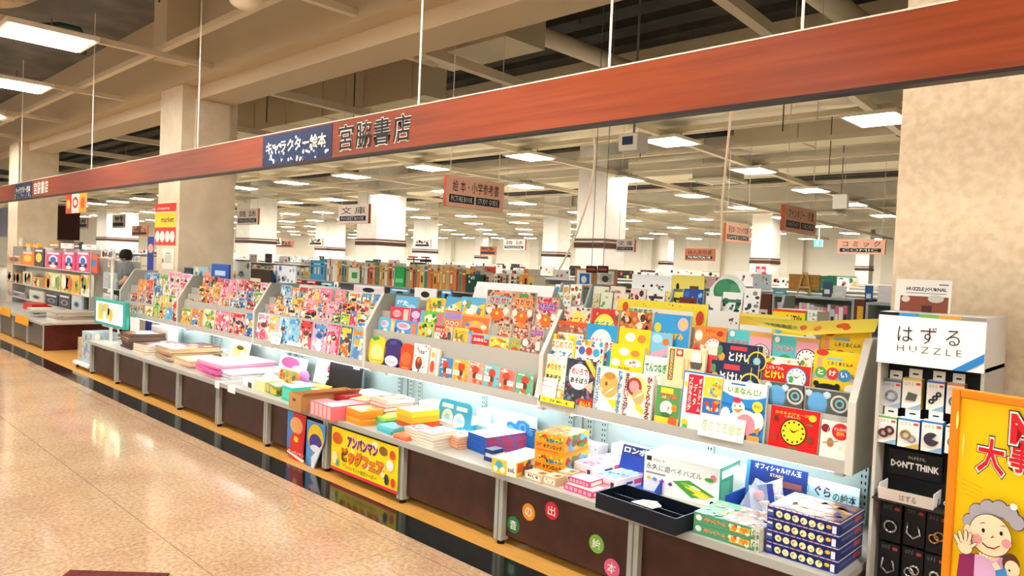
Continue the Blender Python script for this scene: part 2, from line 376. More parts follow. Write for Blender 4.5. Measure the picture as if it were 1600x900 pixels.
# ceiling lights: one built, then copied
DIFF = M('#fffaf2', .5, PANEL_E)
def make_light():
    t = empty('ceiling_light', (0, 0, 3.66), 'x', 'ceiling light')
    b = MB(); b.box(-.34, .34, -.4, .4, 0, .05, M('#ece4d0', .4)); b.build('housing', t)
    b = MB(); b.box(-.295, .295, -.355, .355, -.006, 0, DIFF); b.build('diffuser', t)
    for sx in (-.2, .2):
        b = MB(); b.tube([(sx, 0, .05), (sx, 0, .16)], .008, GREYD, 6); b.build('bracket', t)
    return t
def dup(root):
    r = root.copy(); COL.objects.link(r)
    for ch in list(root.children):
        c = ch.copy(); COL.objects.link(c); c.parent = r
        for gch in list(ch.children):
            d = gch.copy(); COL.objects.link(d); d.parent = c
    return r
LIGHT = make_light(); _lu = [False]
def place_light(x, y, label, group):
    t = LIGHT if not _lu[0] else dup(LIGHT); _lu[0] = True
    t.location = (x, y, 3.66)
    tag(t, label, 'ceiling light', group)
rows = [10.15, 13.75, 17.4, 21.0, 24.9, 29.3, 33.6, 38.3]
NL = 0
for j, y in enumerate(rows):
    k = 0
    for i in range(-1, 18):
        x = -3.29 - 3.17 * i * (1 + .011 * j) - .078 * (y - 10.1); yy = y - .028 * (x + 3.3)
        px, py = proj((x, yy, 3.66))
        if (-30 < px < 1430) and x > XL + 1 and yy < YF - 1:
            place_light(x, yy, '%s glowing ceiling panel from the right in the %s lamp row of the shop' % (ORD[k], ORD[j]), 'shop ceiling lights'); k += 1; NL += 1
for i, (x, y) in enumerate([(-8.66, 2.02), (-11.55, 2.33), (-14.7, 2.4), (-18, 2.45), (-5.5, 1.9), (-2.5, 1.9), (.8, 1.6), (3.6, 1.6), (-6.5, -2.4), (-3.2, -2.4), (0, -2.4), (-10, -2.4), (3.3, -2.4), (-13.5, -2.4), (-17, -2.4), (-20.5, -2.4), (-14.5, -5.8), (-11, -5.8), (-7.5, -5.8), (-4, -5.8), (-.5, -5.8), (3, -5.8)]):
    lab = ['larger glowing corridor ceiling panel at upper left', 'smaller glowing corridor ceiling panel below the larger one', 'third glowing corridor panel, far down the corridor', 'fourth glowing corridor panel, farthest down the corridor'][i] if i < 4 else '%s unseen corridor ceiling panel above the viewer, added for its light' % ORD[i - 4]
    place_light(x, y, lab, 'corridor ceiling lights')  # unseen panels over and behind the viewer, added to brighten the shop front
def dome(px, py, z, label):
    p = on(2, z, px, py)
    t = empty('ceiling_speaker', p, label, 'ceiling speaker')
    b = MB(); b.lathe([(0, -.06), (.07, -.055), (.12, -.03), (.14, 0), (.14, .05), (.0, .05)], (0, 0, 0), M('#dfd3b8', .45)); b.build('dome', t, smooth=True)
    b = MB(); b.tube([(0, 0, .05), (0, 0, .14)], .02, CT); b.build('stem', t)
dome(385, 3, 3.66, 'round cream ceiling dome at the top of the corridor ceiling')
dome(8, 184, 3.66, 'round cream ceiling dome at the left edge, under the lamps')
p = on(1, 6, 990, 222)
t = empty('wall_camera', p, 'small white box projector hanging beside a glowing ceiling panel', 'camera')
b = MB(); b.box(-.11, .11, -.1, .1, -.1, .07, M('#e8e0cc', .4)); b.build('casing', t, bevel=.012)
b = MB(); b.box(-.06, .06, -.108, -.1, -.04, .04, M('#23324a', .25)); b.build('lens_window', t)
b = MB(); b.tube([(0, 0, .07), (0, 0, 1.6)], .012, GREYD); b.build('drop_rod', t)
p = on(1, 13.7, 1314, 315)
t = empty('junction_box', p, 'white square box hanging at the right above the comic sign', 'box')
b = MB(); b.box(-.13, .13, -.06, .06, -.13, .13, M('#f0eadb', .4)); b.build('casing', t, bevel=.01)
b = MB(); b.tube([(0, 0, .13), (0, 0, 1.35)], .01, GREYD); b.build('drop_rod', t)
# thin drop wires of the ceiling
for i, (px, py, Y, z0, z1) in enumerate([(550, 340 / 3.33, 4.9, 3.9, 4.75), (735, 60, 4.9, 3.9, 4.75), (555, 110, 6.2, 3.5, 4.75), (420, 75, 4.9, 3.4, 4.75), (905, 60, 5, 3.7, 4.75), (246, 100, 2.4, 3.7, 4.62), (1222, 220, 9, 3.4, 4.75), (1000, 250, 11, 3.6, 4.75), (1296, 260, 12, 3.2, 4.75)]):
    z1 = 4.9 if z1 > 4.7 else z1; x = x_at(px, Y, on(1, Y, px, py)[2])
    b = MB(); b.tube([(x, Y, z0), (x, Y, z1)], .008, M('#3a362e', .6), 6)
    tag(b.build('drop_wire'), 'thin dark drop wire beneath the ceiling, %s from the left' % ORD[i], 'wire', 'ceiling drop wires')

# ------------------------------------------------------------------ the wooden fascia with the shop name
FY = 2.75; FX0, FX1 = -40, 3.0; FZ0, FZ1 = 2.245, 2.49
fa = empty('sign_fascia', (0, FY, FZ0), 'long orange-brown wooden fascia hung along the shop front', 'fascia')
b = MB(); b.box(FX0, FX1, 0, .04, 0, FZ1 - FZ0, wood_mat('cherry_veneer', '#7a300a', '#8c3c12', .34)); b.build('fascia_board', fa)
b = MB(); b.box(FX0, FX1, -.006, .05, -.014, 0, M('#2a211c', .4)); b.build('bottom_edging', fa)
b = MB(); b.box(FX0, FX1, -.002, .045, FZ1 - FZ0, FZ1 - FZ0 + .006, M('#e6d6bd', .5)); b.build('top_edging', fa)
for px, py in ((650, 100), (948, 60), (1250, 20), (140, 200), (305, 160), (30, 240)):
    x = x_at(px, FY, 2.5)
    b = MB(); b.tube([(x, .02, FZ1 - FZ0), (x, .02, 2.1)], .006, M('#f2ead9', .4), 6); b.build('suspension_wire', fa)
def fascia_text(s, x0, x1, v0, v1, c, oc):
    mb = MB(); Hf = FZ1 - FZ0
    n = len(s)
    for i, ch in enumerate(s):
        wd = (x1 - x0) / n
        paint(mb, [('t', ch, .05, 0, .92, 1, c, .03, oc)], front(x0 + i * wd, -.002, v0 * Hf), wd, (v1 - v0) * Hf)
    return mb.build('name_lettering', fa)
def banner(x0, x1, seed, txt=True):
    mb = MB(); Hf = FZ1 - FZ0; W = x1 - x0; mb.box(x0, x1, -.003, 0, .006, Hf - .01, M('#1b2a4e', .45))
    sp = [('b', 60, seed, ['#dfe6ea', '#31406a', '#c9d2da', '#26365e'], .01, .01, .99, .4, .012), ('b', 26, seed + 1, ['#dfe6ea', '#31406a'], .1, .35, .9, .8, .010)]
    if txt: sp += [('t', 'キャラクター絵本', .06, .34, .93, .78, '#f6f0cf', .04)]
    paint(mb, sp, front(x0, -.003, .006), W, Hf - .016)
    return mb.build('name_banner', fa)
xa, xb = x_at(411, FY, 2.37), x_at(519, FY, 2.37); banner(xa, xb, 5)
fascia_text('宮脇書店', x_at(528, FY, 2.37), x_at(645, FY, 2.37), .16, .86, '#15120f', '#f5ecd9')
xa, xb = x_at(24, FY, 2.37), x_at(50, FY, 2.37); banner(xa, xb, 9, True)
fascia_text('宮脇書店', x_at(53, FY, 2.37), x_at(76, FY, 2.37), .16, .86, '#e6dccb', '#8c5a3c')
# three cords hanging below the fascia
def cord(name, pts, label):
    b = MB(); b.tube(pts, .006, M('#f4ecdc', .5), 6); return tag(b.build(name), label, 'cord')
a = on(1, 2.8, 1143, 166); c = on(1, 3.45, 1125, 432); cord('hanging_string', [(a[0], 2.8, 2.25), ((a[0] + c[0]) / 2, 3.1, (2.25 + c[2]) / 2), (c[0], 3.45, c[2])], 'straight white cord hanging from the fascia above the first rack')
a = on(1, 2.8, 925, 205); c = on(1, 3.6, 868, 432); pts = []
for i in range(9):
    q = i / 8; pts.append((a[0] + (c[0] - a[0]) * q ** 1.35, 2.8 + .8 * q, 2.25 + (c[2] - 2.25) * q))
cord('hanging_string', pts, 'slack white cord curving down from the fascia above the second rack')

# ------------------------------------------------------------------ hanging aisle signs
SALM = '#e9a487'
def aisle_sign(TL, BR, Y, jp, en, label, face='x', X=None, back='#e9a487', pale=False, dark=False):
    back = '#f8c0a4'
    """TL, BR: photo pixels of the face. face 'x' hangs parallel to the fascia at depth Y; face 'y' hangs across it at X."""
    t = None
    if face == 'x':
        a = on(1, Y, *TL); c = on(1, Y, *BR); W = c[0] - a[0]; H = a[2] - c[2]; rz = 0; org = ((a[0] + c[0]) / 2, Y, c[2])
    else:
        a = on(0, X, *TL); c = on(0, X, *BR); W = c[1] - a[1]; H = (a[2] - c[2]); rz = math.pi / 2; org = (X, (a[1] + c[1]) / 2, (a[2] + c[2]) / 2 - H / 2)
    t = empty('hanging_sign', org, label, 'sign', 'hanging aisle signs', rz)
    mb = MB(); bg = '#9a5c42' if dark else ('#fdeade' if pale else back)
    mb.box(-W / 2, W / 2, -.02, .02, 0, H, M('#b8532f', .45), front=M(bg, .45))
    sp = [('r', .02, .03, .98, .97, bg)]
    n = len(en)
    for i, e in enumerate(en):
        u0 = .05 + i * .9 / n; u1 = u0 + .9 / n - .03
        sp.append(('r', u0, .14, u1, .40, '#1e2326')); 
    for i, e in enumerate(en):
        u0 = .05 + i * .9 / n; u1 = u0 + .9 / n - .03; q = (u1 - u0) * .12
        if e: sp.append(('t', e, u0 + q * .6, .18, u1 - q * .6, .36, '#f2efe6', .0))
    if jp: sp.append(('t', jp, .1, .5, .9, .88, '#2a1a14', .005))
    else: sp.append(('b', 26, int(TL[0]), ['#2a1a14', '#3a241c'], .14, .52, .86, .86, .035))
    paint(mb, sp, front(-W / 2, -.02, 0), W, H)
    mb.build('sign_board', t)
    for s in (-1, 1):
        b = MB(); b.tube([(s * W * .42, 0, H), (s * W * .42, 0, 4.9 - org[2])], .004, M('#cfc6b2', .5), 5); b.build('suspension_wire', t)
aisle_sign((696, 273), (784, 332), 0, '絵 本・小学参考書', ['PICTURE BOOK', 'STUDY GUIDE'], 'large salmon picture book sign hanging just below the fascia lettering', 'y', -5.1)
aisle_sign((1224, 319), (1271, 367), 0, 'ファンタジー・児 童', ['FANTASY', 'CHILDREN'], 'salmon fantasy and children sign hanging at the right beyond the second cord', 'y', -2.9)
aisle_sign((1133, 348), (1170, 381), 0, '星占本・コミック文庫', ['GAME', 'COMIC'], 'small salmon game and comic sign to the left of the fantasy sign', 'y', -5.6)
aisle_sign((1310, 374), (1383, 398), 14, 'コ ミ ッ ク', ['COMIC'], 'wide salmon comic sign hanging next to the big right pillar')
aisle_sign((531, 321), (577, 349), 6, '文 庫', ['POCKET BOOK'], 'pale pocket book sign in front of a white pillar', pale=True)
aisle_sign((372, 327), (404, 351), 8, '雑 誌', ['MAGAZINE'], 'pale magazine sign beside the left pillar', pale=True)
aisle_sign((788, 374), (821, 391), 13, '雑 誌', ['MAGAZINE'], 'pale magazine sign hanging far off in the middle of the shop', pale=True)
aisle_sign((1071, 388), (1117, 408), 20, '婦人実用書', ['FOR PRACTICAL USE'], 'dark brown practical books sign on the far wall side', dark=True)
aisle_sign((751, 385), (775, 399), 24, '', [''], 'dark brown sign far off between white pilasters', dark=True)
aisle_sign((649, 374), (673, 387), 16, '', [''], 'pale sign far off in front of the middle white pillar', pale=True)
aisle_sign((965, 374), (992, 394), 9, '文 庫', ['POCKET BOOK'], 'pale pocket book sign half hidden by the trimmed pillar', pale=True)
aisle_sign((484, 372), (504, 384), 18, '', [''], 'small pale sign far off on the left of the pocket book sign', pale=True)
aisle_sign((421, 372), (440, 383), 18, '', [''], 'smallest pale sign beside a dark brown one, left of centre', pale=True)
aisle_sign((430, 376), (458, 387), 20, '', [''], 'dark brown sign half behind the smallest pale sign', dark=True)
aisle_sign((123, 340), (137, 357), 9, '', [''], 'pale sign at the left between column and shelves', pale=True)
aisle_sign((177, 336), (195, 356), 8, '', [''], 'pale sign at the left above the bending person', pale=True)
aisle_sign((207, 353), (231, 369), 12, '', [''], 'dark brown sign on the left next to the poster pillar', dark=True)
# bright banner hanging below the far fascia
t = empty('hanging_banner', on(1, 3.0, 118, 333), 'red and yellow banner hanging under the far end of the fascia', 'banner')
a = on(1, 3.0, 103, 306); c = on(1, 3.0, 134, 333); W, H = c[0] - a[0], a[2] - c[2]
mb = MB(); mb.box(-W / 2, W / 2, 0, .01, 0, H, M('#e8d9c4', .5), front=M('#f3e6d8', .4))
paint(mb, [('r', 0, 0, .3, 1, '#d8452a'), ('r', .66, 0, 1, 1, '#f0b02c'), ('e', .48, .55, .14, .3, '#c8343c'), ('e', .48, .55, .08, .16, '#f6efe4'), ('e', .84, .5, .1, .3, '#e2572f'), ('e', .14, .5, .09, .25, '#f3c14a')], front(-W / 2, 0, 0), W, H)
mb.build('banner_sheet', t)
b = MB(); b.tube([(0, 0, H), (0, -.2, 2.25 - on(1, 3.0, 118, 333)[2] + .02)], .004, WHITE, 5); b.build('suspension_wire', t)
# exit sign far off
p = on(1, 30, 1279, 380); t = empty('exit_sign', p, 'small green exit light far off beside the comic sign', 'exit sign')
mb = MB(); mb.box(-.16, .16, -.05, .05, -.14, .14, WHITE, front=M('#35c49a', .4, 1.2)); paint(mb, [('e', .4, .7, .09, .1, '#f4fff8'), ('p', [(.3, .6), (.5, .6), (.6, .2), (.48, .2), (.4, .4), (.3, .2), (.2, .2)], '#f4fff8')], front(-.16, -.05, -.14), .32, .28); mb.build('lit_face', t)
b = MB(); b.tube([(0, 0, .14), (0, 0, 4.9 - p[2])], .015, CT); b.build('drop_rod', t)
# ------------------------------------------------------------------ display bases along the shop front
CZ = .41; CY = 2.88; PITCH = .895; X_END = -1.0
POSTX = [-1.02 - PITCH * i for i in range(11)]      # post centres
BAYN = ['first', 'second', 'third', 'fourth', 'fifth']
def base_unit(i, xr, xl, label, circles=()):
    t = empty('display_counter', ((xr + xl) / 2, CY, 0), label, 'display base', 'brown display bases')
    hw = (xr - xl) / 2
    b = MB(); b.box(-hw + .03, hw - .03, .035, .055, .05, CZ - .05, BROWN); pn = b.build('front_panel', t)
    b = MB(); b.box(-hw + .03, hw - .03, .03, .60, CZ - .055, CZ - .031, GREYD); b.box(-hw + .03, hw - .03, .055, .7, .05, .07, BROWN); b.build('inner_frame', t)
    b = MB(); b.box(-hw - .03, -hw + .03, 0, .06, .025, CZ - .03, GREY); b.box(-hw - .004, -hw + .004, -.0015, 0, .025, CZ - .03, GREYD)
    po = b.build('post', t, bevel=.003)
    b = MB(); b.lathe([(0, 0), (.022, 0), (.022, .012), (.01, .025), (0, .025)], (-hw, .03, 0), BLACK, 10); b.build('levelling_foot', po)
    for (px, py, ch, c, nm) in circles:
        p = on(1, CY + .034, px, py); x, z = p[0] - (xr + xl) / 2, p[2]; r = .046
        mb = MB(); n = 28
        mb.slab([(x + r * math.cos(2 * math.pi * k / n), z + r * math.sin(2 * math.pi * k / n)) for k in range(n)], lambda u, v, d: (u, d, v), .0335, .035, M(c, .5))
        paint(mb, [('t', ch, .22, .22, .78, .78, '#f4efe4', .02)], front(x - r, .033, z - r), 2 * r, 2 * r)
        so = mb.build('round_sticker', pn); so['label'] = '%s round sticker with white lettering' % nm
    return t
UL = ['brown display base at the right end under the black tray', 'brown display base with round coloured stickers', 'plain brown display base beside the yellow banner', 'brown display base carrying the yellow banner', 'brown display base behind the two hanging posters', 'brown display base under the tan box, left of the posters', 'brown display base under the loose white cards', 'brown display base under the pink bags', 'brown display base under the tied book bundles', 'brown display base at the left end beside the trolley']
ci = [(802, 820, '音', '#2f7d46', 'dark green'), (826, 800, 'の', '#f09a2c', 'orange'), (862, 798, '出', '#d8303e', 'red'), (932, 850, '絵', '#7fb04c', 'light green'), (956, 888, '本', '#e0608c', 'pink')]
for i in range(10):
    base_unit(i, POSTX[i], POSTX[i + 1], UL[i], ci if i == 1 else ())
xe = POSTX[0]
b = MB(); b.box(xe - .03, xe + .03, CY, CY + .06, .025, CZ - .03, GREY); b.box(xe + .0, xe + .03, CY + .06, 3.55, .03, CZ - .03, GREY)
tag(b.build('side_board'), 'grey end panel closing the right end of the display bases', 'side board')
# one continuous worktop
b = MB(); b.box(POSTX[10] - .05, POSTX[0] + .05, CY - .02, 3.64, CZ - .03, CZ, M('#b3b1a6', .4)); b.box(POSTX[10] - .05, POSTX[0] + .05, CY - .024, CY - .02, CZ - .034, CZ + .002, GREY)
tag(b.build('worktop'), 'long grey worktop running over the brown display bases', 'worktop')

# ------------------------------------------------------------------ magazine racks above the worktop
RX = [(-2.806, -1.06), (-4.59, -2.83), (-6.36, -4.61), (-8.12, -6.38), (-9.93, -8.14)]
L = .10
ROWS = {}
ROWS[0] = [(3.205, .775), (3.255, .93), (3.292, 1.0), (3.33, 1.07)]
for k in range(1, 5): ROWS[k] = [(3.205, .775), (3.275, 1.01), (3.312, 1.08), (3.35, 1.15)]
ROWS[4] = [(3.205, .775), (3.255, .90), (3.292, 1.0), (3.33, 1.09)]
ROWS[5] = [(3.205, .775), (3.255, .945), (3.292, 1.047), (3.332, 1.11)]      # right half of the nearest rack
PROF = [(3.19, .735), (3.19, 1.04), (3.35, 1.30), (3.64, 1.30), (3.64, .735)]
def stair(rows, x0, x1):
    pts = [(3.19, .735), (3.19, .790), (3.198, .790), (3.198, .770)]
    for j, (Y, z) in enumerate(rows):
        if j:
            pts += [(Y - .018, pz), (Y - .018, z + .022), (Y - .010, z + .022), (Y - .010, z - .003)]
        pz = z - .003
    pts += [(3.60, pz), (3.60, 1.255), (3.63, 1.255), (3.63, .735)]
    return pts
def rack(k):
    x0, x1 = RX[k]; xm = (x0 + x1) / 2
    t = empty('magazine_rack', (xm, 3.2, .735), ['grey sloping rack nearest the puzzle stand, full of play books', 'grey sloping rack with the white header board', 'grey sloping rack of pink and blue magazines', 'grey sloping rack of toddler magazines with the clear pack row', 'grey sloping rack at the far left end beside the poster pillar'][k], 'rack', 'grey sloping racks')
    O = lambda pts: [(y - 3.2, z - .735) for y, z in pts]
    if k:
        b = MB(); b.prism(O(stair(ROWS[k], x0, x1)), x0 - xm, x1 - xm, M('#b4b3aa', .45)); b.build('stepped_shelf', t)
    else:
        xs = -1.615
        b = MB(); b.prism(O(stair(ROWS[0], 0, 0)), x0 - xm, xs - xm, M('#b4b3aa', .45)); b.prism(O(stair(ROWS[5], 0, 0)), xs - xm, x1 - xm, M('#b4b3aa', .45)); b.build('stepped_shelf', t)
    for s, x in (('l', x0), ('r', x1)):
        if s == 'r' and k: continue
        b = MB(); b.prism(O(PROF), x - .018 - xm, x + .002 - xm, GREY)
        if s == 'l': b.prism(O([(3.186, .735), (3.186, 1.04), (3.346, 1.304), (3.354, 1.304), (3.194, 1.036), (3.194, .735)]), x - .022 - xm, x + .006 - xm, M('#d4d1c6', .4))
        else: b.prism(O([(3.186, .735), (3.186, 1.04), (3.346, 1.304), (3.362, 1.304), (3.202, 1.036), (3.202, .735)]), x - .026 - xm, x + .006 - xm, M('#d4d1c6', .4))
        b.build('side_panel', t)
    # lamp tube under the shelf, back board with slotted uprights standing on the worktop
    b = MB(); b.box(x0 - xm, x1 - xm, .42, .44, CZ - .735, 0, STEEL); bb = b.build('back_board', t)
    for x in (x0 + .05, x0 + .16, (x0 + x1) / 2, x1 - .08):
        b = MB(); b.box(x - xm - .02, x - xm + .02, .405, .42, CZ - .735, 0, STEEL)
        for q in range(9):
            zz = CZ - .735 + .03 + q * .032
            b.box(x - xm - .012, x - xm - .006, .4035, .405, zz, zz + .014, BLACK); b.box(x - xm + .006, x - xm + .012, .4035, .405, zz, zz + .014, BLACK)
        b.build('slotted_upright', bb)
    b = MB(); b.tube([(x0 - xm + .12, .16, -.03), (x1 - xm - .12, .16, -.03)], .014, M('#f4fbff', .4, TUBE_E), 10); tb = b.build('lamp_tube', t)
    b = MB(); b.box(x0 - xm + .08, x0 - xm + .12, .13, .19, -.05, 0, WHITE); b.build('lamp_holder', tb); b = MB(); b.box(x1 - xm - .12, x1 - xm - .08, .13, .19, -.05, 0, WHITE); b.build('lamp_holder', tb)
    return t
for k in range(5): rack(k)
b = MB(); b.box(-1.052, -1.0, 3.5, 3.66, 0, 1.29, M('#6d6a60', .5)); b.box(-1.056, -1.04, 3.49, 3.5, 0, 1.29, M('#b3afa3', .45))
tag(b.build('rack_upright'), 'dark grey upright at the right end of the racks beside the puzzle stand', 'upright')

# ------------------------------------------------------------------ books on the racks
BAYS = ['nearest rack', 'second rack', 'third rack', 'fourth rack', 'far left rack', 'nearest rack']
ROWN = ['bottom', 'second', 'third', 'top']
_rowcount = {}
def bk(k, r, x0, y0, x1, bg, spec, desc, T=.012, name='picture_book', cat='book', dy=0, zb=None, edge=None):
    Y, z0 = ROWS[k][r]; Y += dy
    if zb: Y += L * (zb - z0); z0 = zb
    p = on_lean(Y, z0, L, x0, y0); X0 = p[0]; z1 = p[2]
    X1 = x_at(x1, p[1], z1); W = X1 - X0 - .003; H = (z1 - z0) / math.cos(math.atan(L))
    o = cover_obj(name, W, H, min(T, .02), bg, spec, ((X0 + X1) / 2, Y, z0), (-math.atan(L), 0, 0), edge=edge)
    q = _rowcount.setdefault((k, r), 0); _rowcount[(k, r)] += 1
    lab = '%s, %s row of the %s' % (desc, ROWN[r], BAYS[k])
    if lab in LABELS: lab = '%s, %s along the %s row of the %s' % (desc, ORD[q], ROWN[r], BAYS[k])
    return tag(o, lab, cat, '%s on the %s' % ('books' if cat == 'book' else cat + 's', BAYS[k]))
def T_(s, u0, v0, u1, v1, c, b=.02, oc=None): return ('t', s, u0, v0, u1, v1, c, b, oc)
MIX = ['#e0453a', '#f3c33a', '#4aa3d8', '#6cbb58', '#f08a3c', '#f6efe2', '#5a4a8c']
PK = ['#f3a6bf', '#f7d3c6', '#e8688f', '#fbe9d8', '#c9a3d6', '#fff4ea']
DOTS = ['#8a3a34', '#e9c9a4', '#d9543c', '#4a6b54', '#e6d9c0', '#6a4a44', '#f1e4cc', '#b8433c']
# nearest rack, left half
bk(0, 3, 883, 478, 924, '#e7e0d4', [('b', 60, 1, DOTS, 0, 0, 1, 1, .05), ('c', .55, .62, .36, '#f7df5c'), T_('すごろく', .2, .6, .92, .78, '#d8352c', .03, '#fff4df')], 'dotted book with a yellow burst title', .02)
bk(0, 3, 926, 481, 968, '#d23a2c', [('b', 40, 2, DOTS, 0, 0, 1, 1, .05), ('c', .5, .62, .38, '#f4e05e'), T_('すごろく', .14, .56, .88, .74, '#3b9a46', .03, '#fff4df')], 'red book with a yellow burst title', .02)
bk(0, 3, 971, 485, 1020, '#c56a3a', [('b', 50, 3, ['#5a3524', '#f1d9b4', '#e8963c', '#3c2a22', '#f4ead4'], 0, 0, 1, 1, .08), ('e', .5, .5, .36, .12, '#fbf3df'), T_('もりのみんな', .2, .46, .8, .54, '#4a2a1c', .015)], 'brown book crowded with round animals')
bk(0, 3, 1022, 489, 1080, '#38a0dc', [('e', .82, .82, .14, .13, '#f7b8c6'), ('e', .82, .82, .07, .07, '#f4d23e'), ('e', .14, .72, .1, .1, '#f4d23e'), ('e', .3, .6, .05, .04, '#7a58b0'), T_('おやすみ', .3, .5, .86, .64, '#f6dc52', .03, '#b8732c'), ('r', 0, .0, 1, .34, '#78c5e8')], 'sky blue book with yellow title and floats', .05)
bk(0, 2, 872, 500, 917, '#a56a4c', [('b', 70, 4, ['#d9a184', '#7b4a38', '#e8c7a8', '#c05a44', '#8a97a8'], 0, 0, 1, 1, .045), ('r', 0, .9, 1, 1, '#e05a2c'), ('r', .05, .42, .95, .72, '#f0e3d2'), T_('がくしゅう', .08, .46, .93, .69, '#3a68b8', .03, '#ffffff')], 'brown patterned book with a white title band')
bk(0, 2, 918, 505, 966, '#2f9fd6', [('c', .5, .6, .34, '#f7f2e8'), T_('がくしゅう', .1, .42, .93, .7, '#c83a7c', .035, '#ffffff'), ('b', 20, 5, MIX, .02, .0, .98, .34, .05)], 'bright blue book with large white-edged lettering')
bk(0, 2, 968, 511, 1018, '#f6d21e', [('e', .38, .8, .16, .1, '#e8ece8'), ('e', .74, .78, .13, .09, '#e08a3c'), ('e', .72, .45, .25, .12, '#f9f4ea'), ('e', .2, .42, .14, .11, '#f9f4ea'), ('b', 14, 6, ['#9a5a2c', '#c8452c', '#3c5a38'], .6, .3, .86, .52, .02), T_('みんなの', .28, .26, .6, .33, '#2c2420', .02)], 'yellow book with animal faces, upper copy')
bk(0, 2, 1018, 518, 1051, '#7cc3e0', [('e', .3, .86, .26, .1, '#a8dcf0'), ('e', .74, .8, .16, .08, '#e87a3c'), ('p', [(0, .34), (1, .56), (1, .72), (0, .5)], '#f3a5b8'), ('r', .05, .2, .95, .32, '#f7f0e4'), T_('おでかけ', .1, .2, .9, .34, '#c83a4c', .02)], 'pale blue and pink narrow book')
bk(0, 1, 858, 520, 901, '#f6dc3c', [('b', 46, 7, ['#e8c12c', '#4aa85c', '#48a0d0', '#f4f0e0', '#e8742c'], 0, 0, 1, 1, .08), ('r', .1, .32, .92, .86, '#f7f1e2'), T_('はじめての', .12, .66, .9, .84, '#e8912c', .03), T_('すごろく', .1, .36, .92, .6, '#2f7fc4', .04)], 'yellow and white game book with blue lettering')
bk(0, 1, 901, 529, 945, '#f3efe2', [('b', 60, 8, MIX, 0, 0, 1, 1, .06), ('r', .1, .28, .9, .84, '#f7f1e2'), ('c', .24, .72, .12, '#4a6ab8'), ('c', .5, .72, .12, '#d8452c'), ('c', .76, .7, .12, '#48a0d0'), T_('すごろく', .08, .34, .92, .56, '#2f4a8c', .04)], 'multicoloured game book with three discs over the title')
bk(0, 1, 956, 536, 1008, '#f6d21e', [('e', .4, .83, .16, .09, '#e8ece8'), ('e', .74, .81, .13, .08, '#e08a3c'), ('e', .7, .58, .26, .1, '#f9f4ea'), ('e', .18, .55, .14, .09, '#f9f4ea'), ('b', 14, 6, ['#9a5a2c', '#c8452c'], .56, .5, .84, .64, .02), T_('みんなの', .28, .4, .62, .46, '#2c2420', .02), T_('サファリ', .08, .2, .92, .38, '#2a8ac8', .05, '#fffbe8')], 'yellow book with animal faces and blue title, lower copy')
bk(0, 1, 1008, 555, 1045, '#f3f0e6', [('b', 20, 9, ['#d8d2c4', '#e8b8c0', '#c9dcc0'], 0, .05, 1, .5, .1), T_('てんつなぎ', .04, .55, .98, .82, '#2c9a4c', .04), ('e', .5, .25, .3, .13, '#e9e4d8'), ('e', .5, .25, .25, .1, '#f8f5ee')], 'white dot-to-dot book with green lettering')
bk(0, 1, 1044, 541, 1104, '#e8d4a8', [('r', 0, 0, 1, 1, '#efd9a6'), ('r', .06, .3, .2, .96, '#8a6420'), ('v', 'おおきなかぶ', .08, .32, .18, .94, '#f4e2a8', .01), ('r', .24, .82, .42, .97, '#c83a2c'), ('e', .33, .9, .06, .05, '#f2e4c4'), ('r', .45, .35, .5, .78, '#d8b078'), ('r', .56, .35, .6, .78, '#d8b078'), ('p', [(.62, .74), (.94, .74), (.9, .6), (.66, .6)], '#5a564e'), ('r', .66, .74, .9, .94, '#f4efe2'), ('e', .3, .08, .3, .06, '#e0792c')], 'cream and orange book with a drum picture', .03)
bk(0, 0, 848, 551, 887, '#f3efe4', [('b', 40, 10, ['#3a3430', '#48a0d0', '#d8452c', '#4aa85c', '#f0b42c'], 0, 0, 1, 1, .028), ('c', .52, .6, .36, '#f4e58c'), T_('ぬりえで', .26, .68, .8, .8, '#d8452c', .03), T_('あそぼう', .24, .46, .84, .58, '#2a2420', .03), ('r', .42, .02, .98, .3, '#f0b83a'), ('r', .5, .12, .9, .26, '#f8efd8')], 'white colouring book with a yellow burst')
bk(0, 0, 887, 559, 933, '#3c4248', [('b', 90, 11, ['#2c3238', '#7a8288', '#a84a4c', '#4c7a8a', '#9aa0a0', '#8a6a9a'], 0, 0, 1, 1, .05), ('c', .46, .64, .35, '#f7f3ea'), T_('めいろで', .2, .68, .74, .82, '#d83a2c', .03), T_('あそぼう', .18, .5, .76, .62, '#2a2420', .03), ('p', [(.62, 1), (.82, 1), (1, .82), (1, .66)], '#f0c83c'), ('p', [(.66, .46), (.96, .6), (.94, .34)], '#e8b8a0'), ('r', .52, .0, 1, .2, '#cc2c24'), T_('めいろ', .58, .04, .96, .16, '#f6d23c', .03)], 'dark maze book with a white burst title')
bk(0, 0, 933, 571, 977, '#f5efe2', [('e', .5, .62, .34, .28, '#dcae5c'), ('e', .5, .82, .2, .08, '#b8863c'), ('e', .4, .64, .05, .05, '#8a5c28'), ('e', .24, .5, .06, .05, '#e8d0a0'), ('p', [(.36, .4), (.62, .52), (.7, .6), (.5, .5)], '#ffffff'), ('e', .42, .14, .2, .12, '#dce8f0'), ('p', [(.5, .3), (.86, .36), (.9, .1), (.7, .16)], '#f2d43c'), ('v', 'まちがいさがし', .02, .04, .18, .98, '#2f86c8', .03), ('v', 'むずかしすぎる', .8, .06, .97, .97, '#2f86c8', .03)], 'white spot-the-difference book with blue lettering and a tan face')
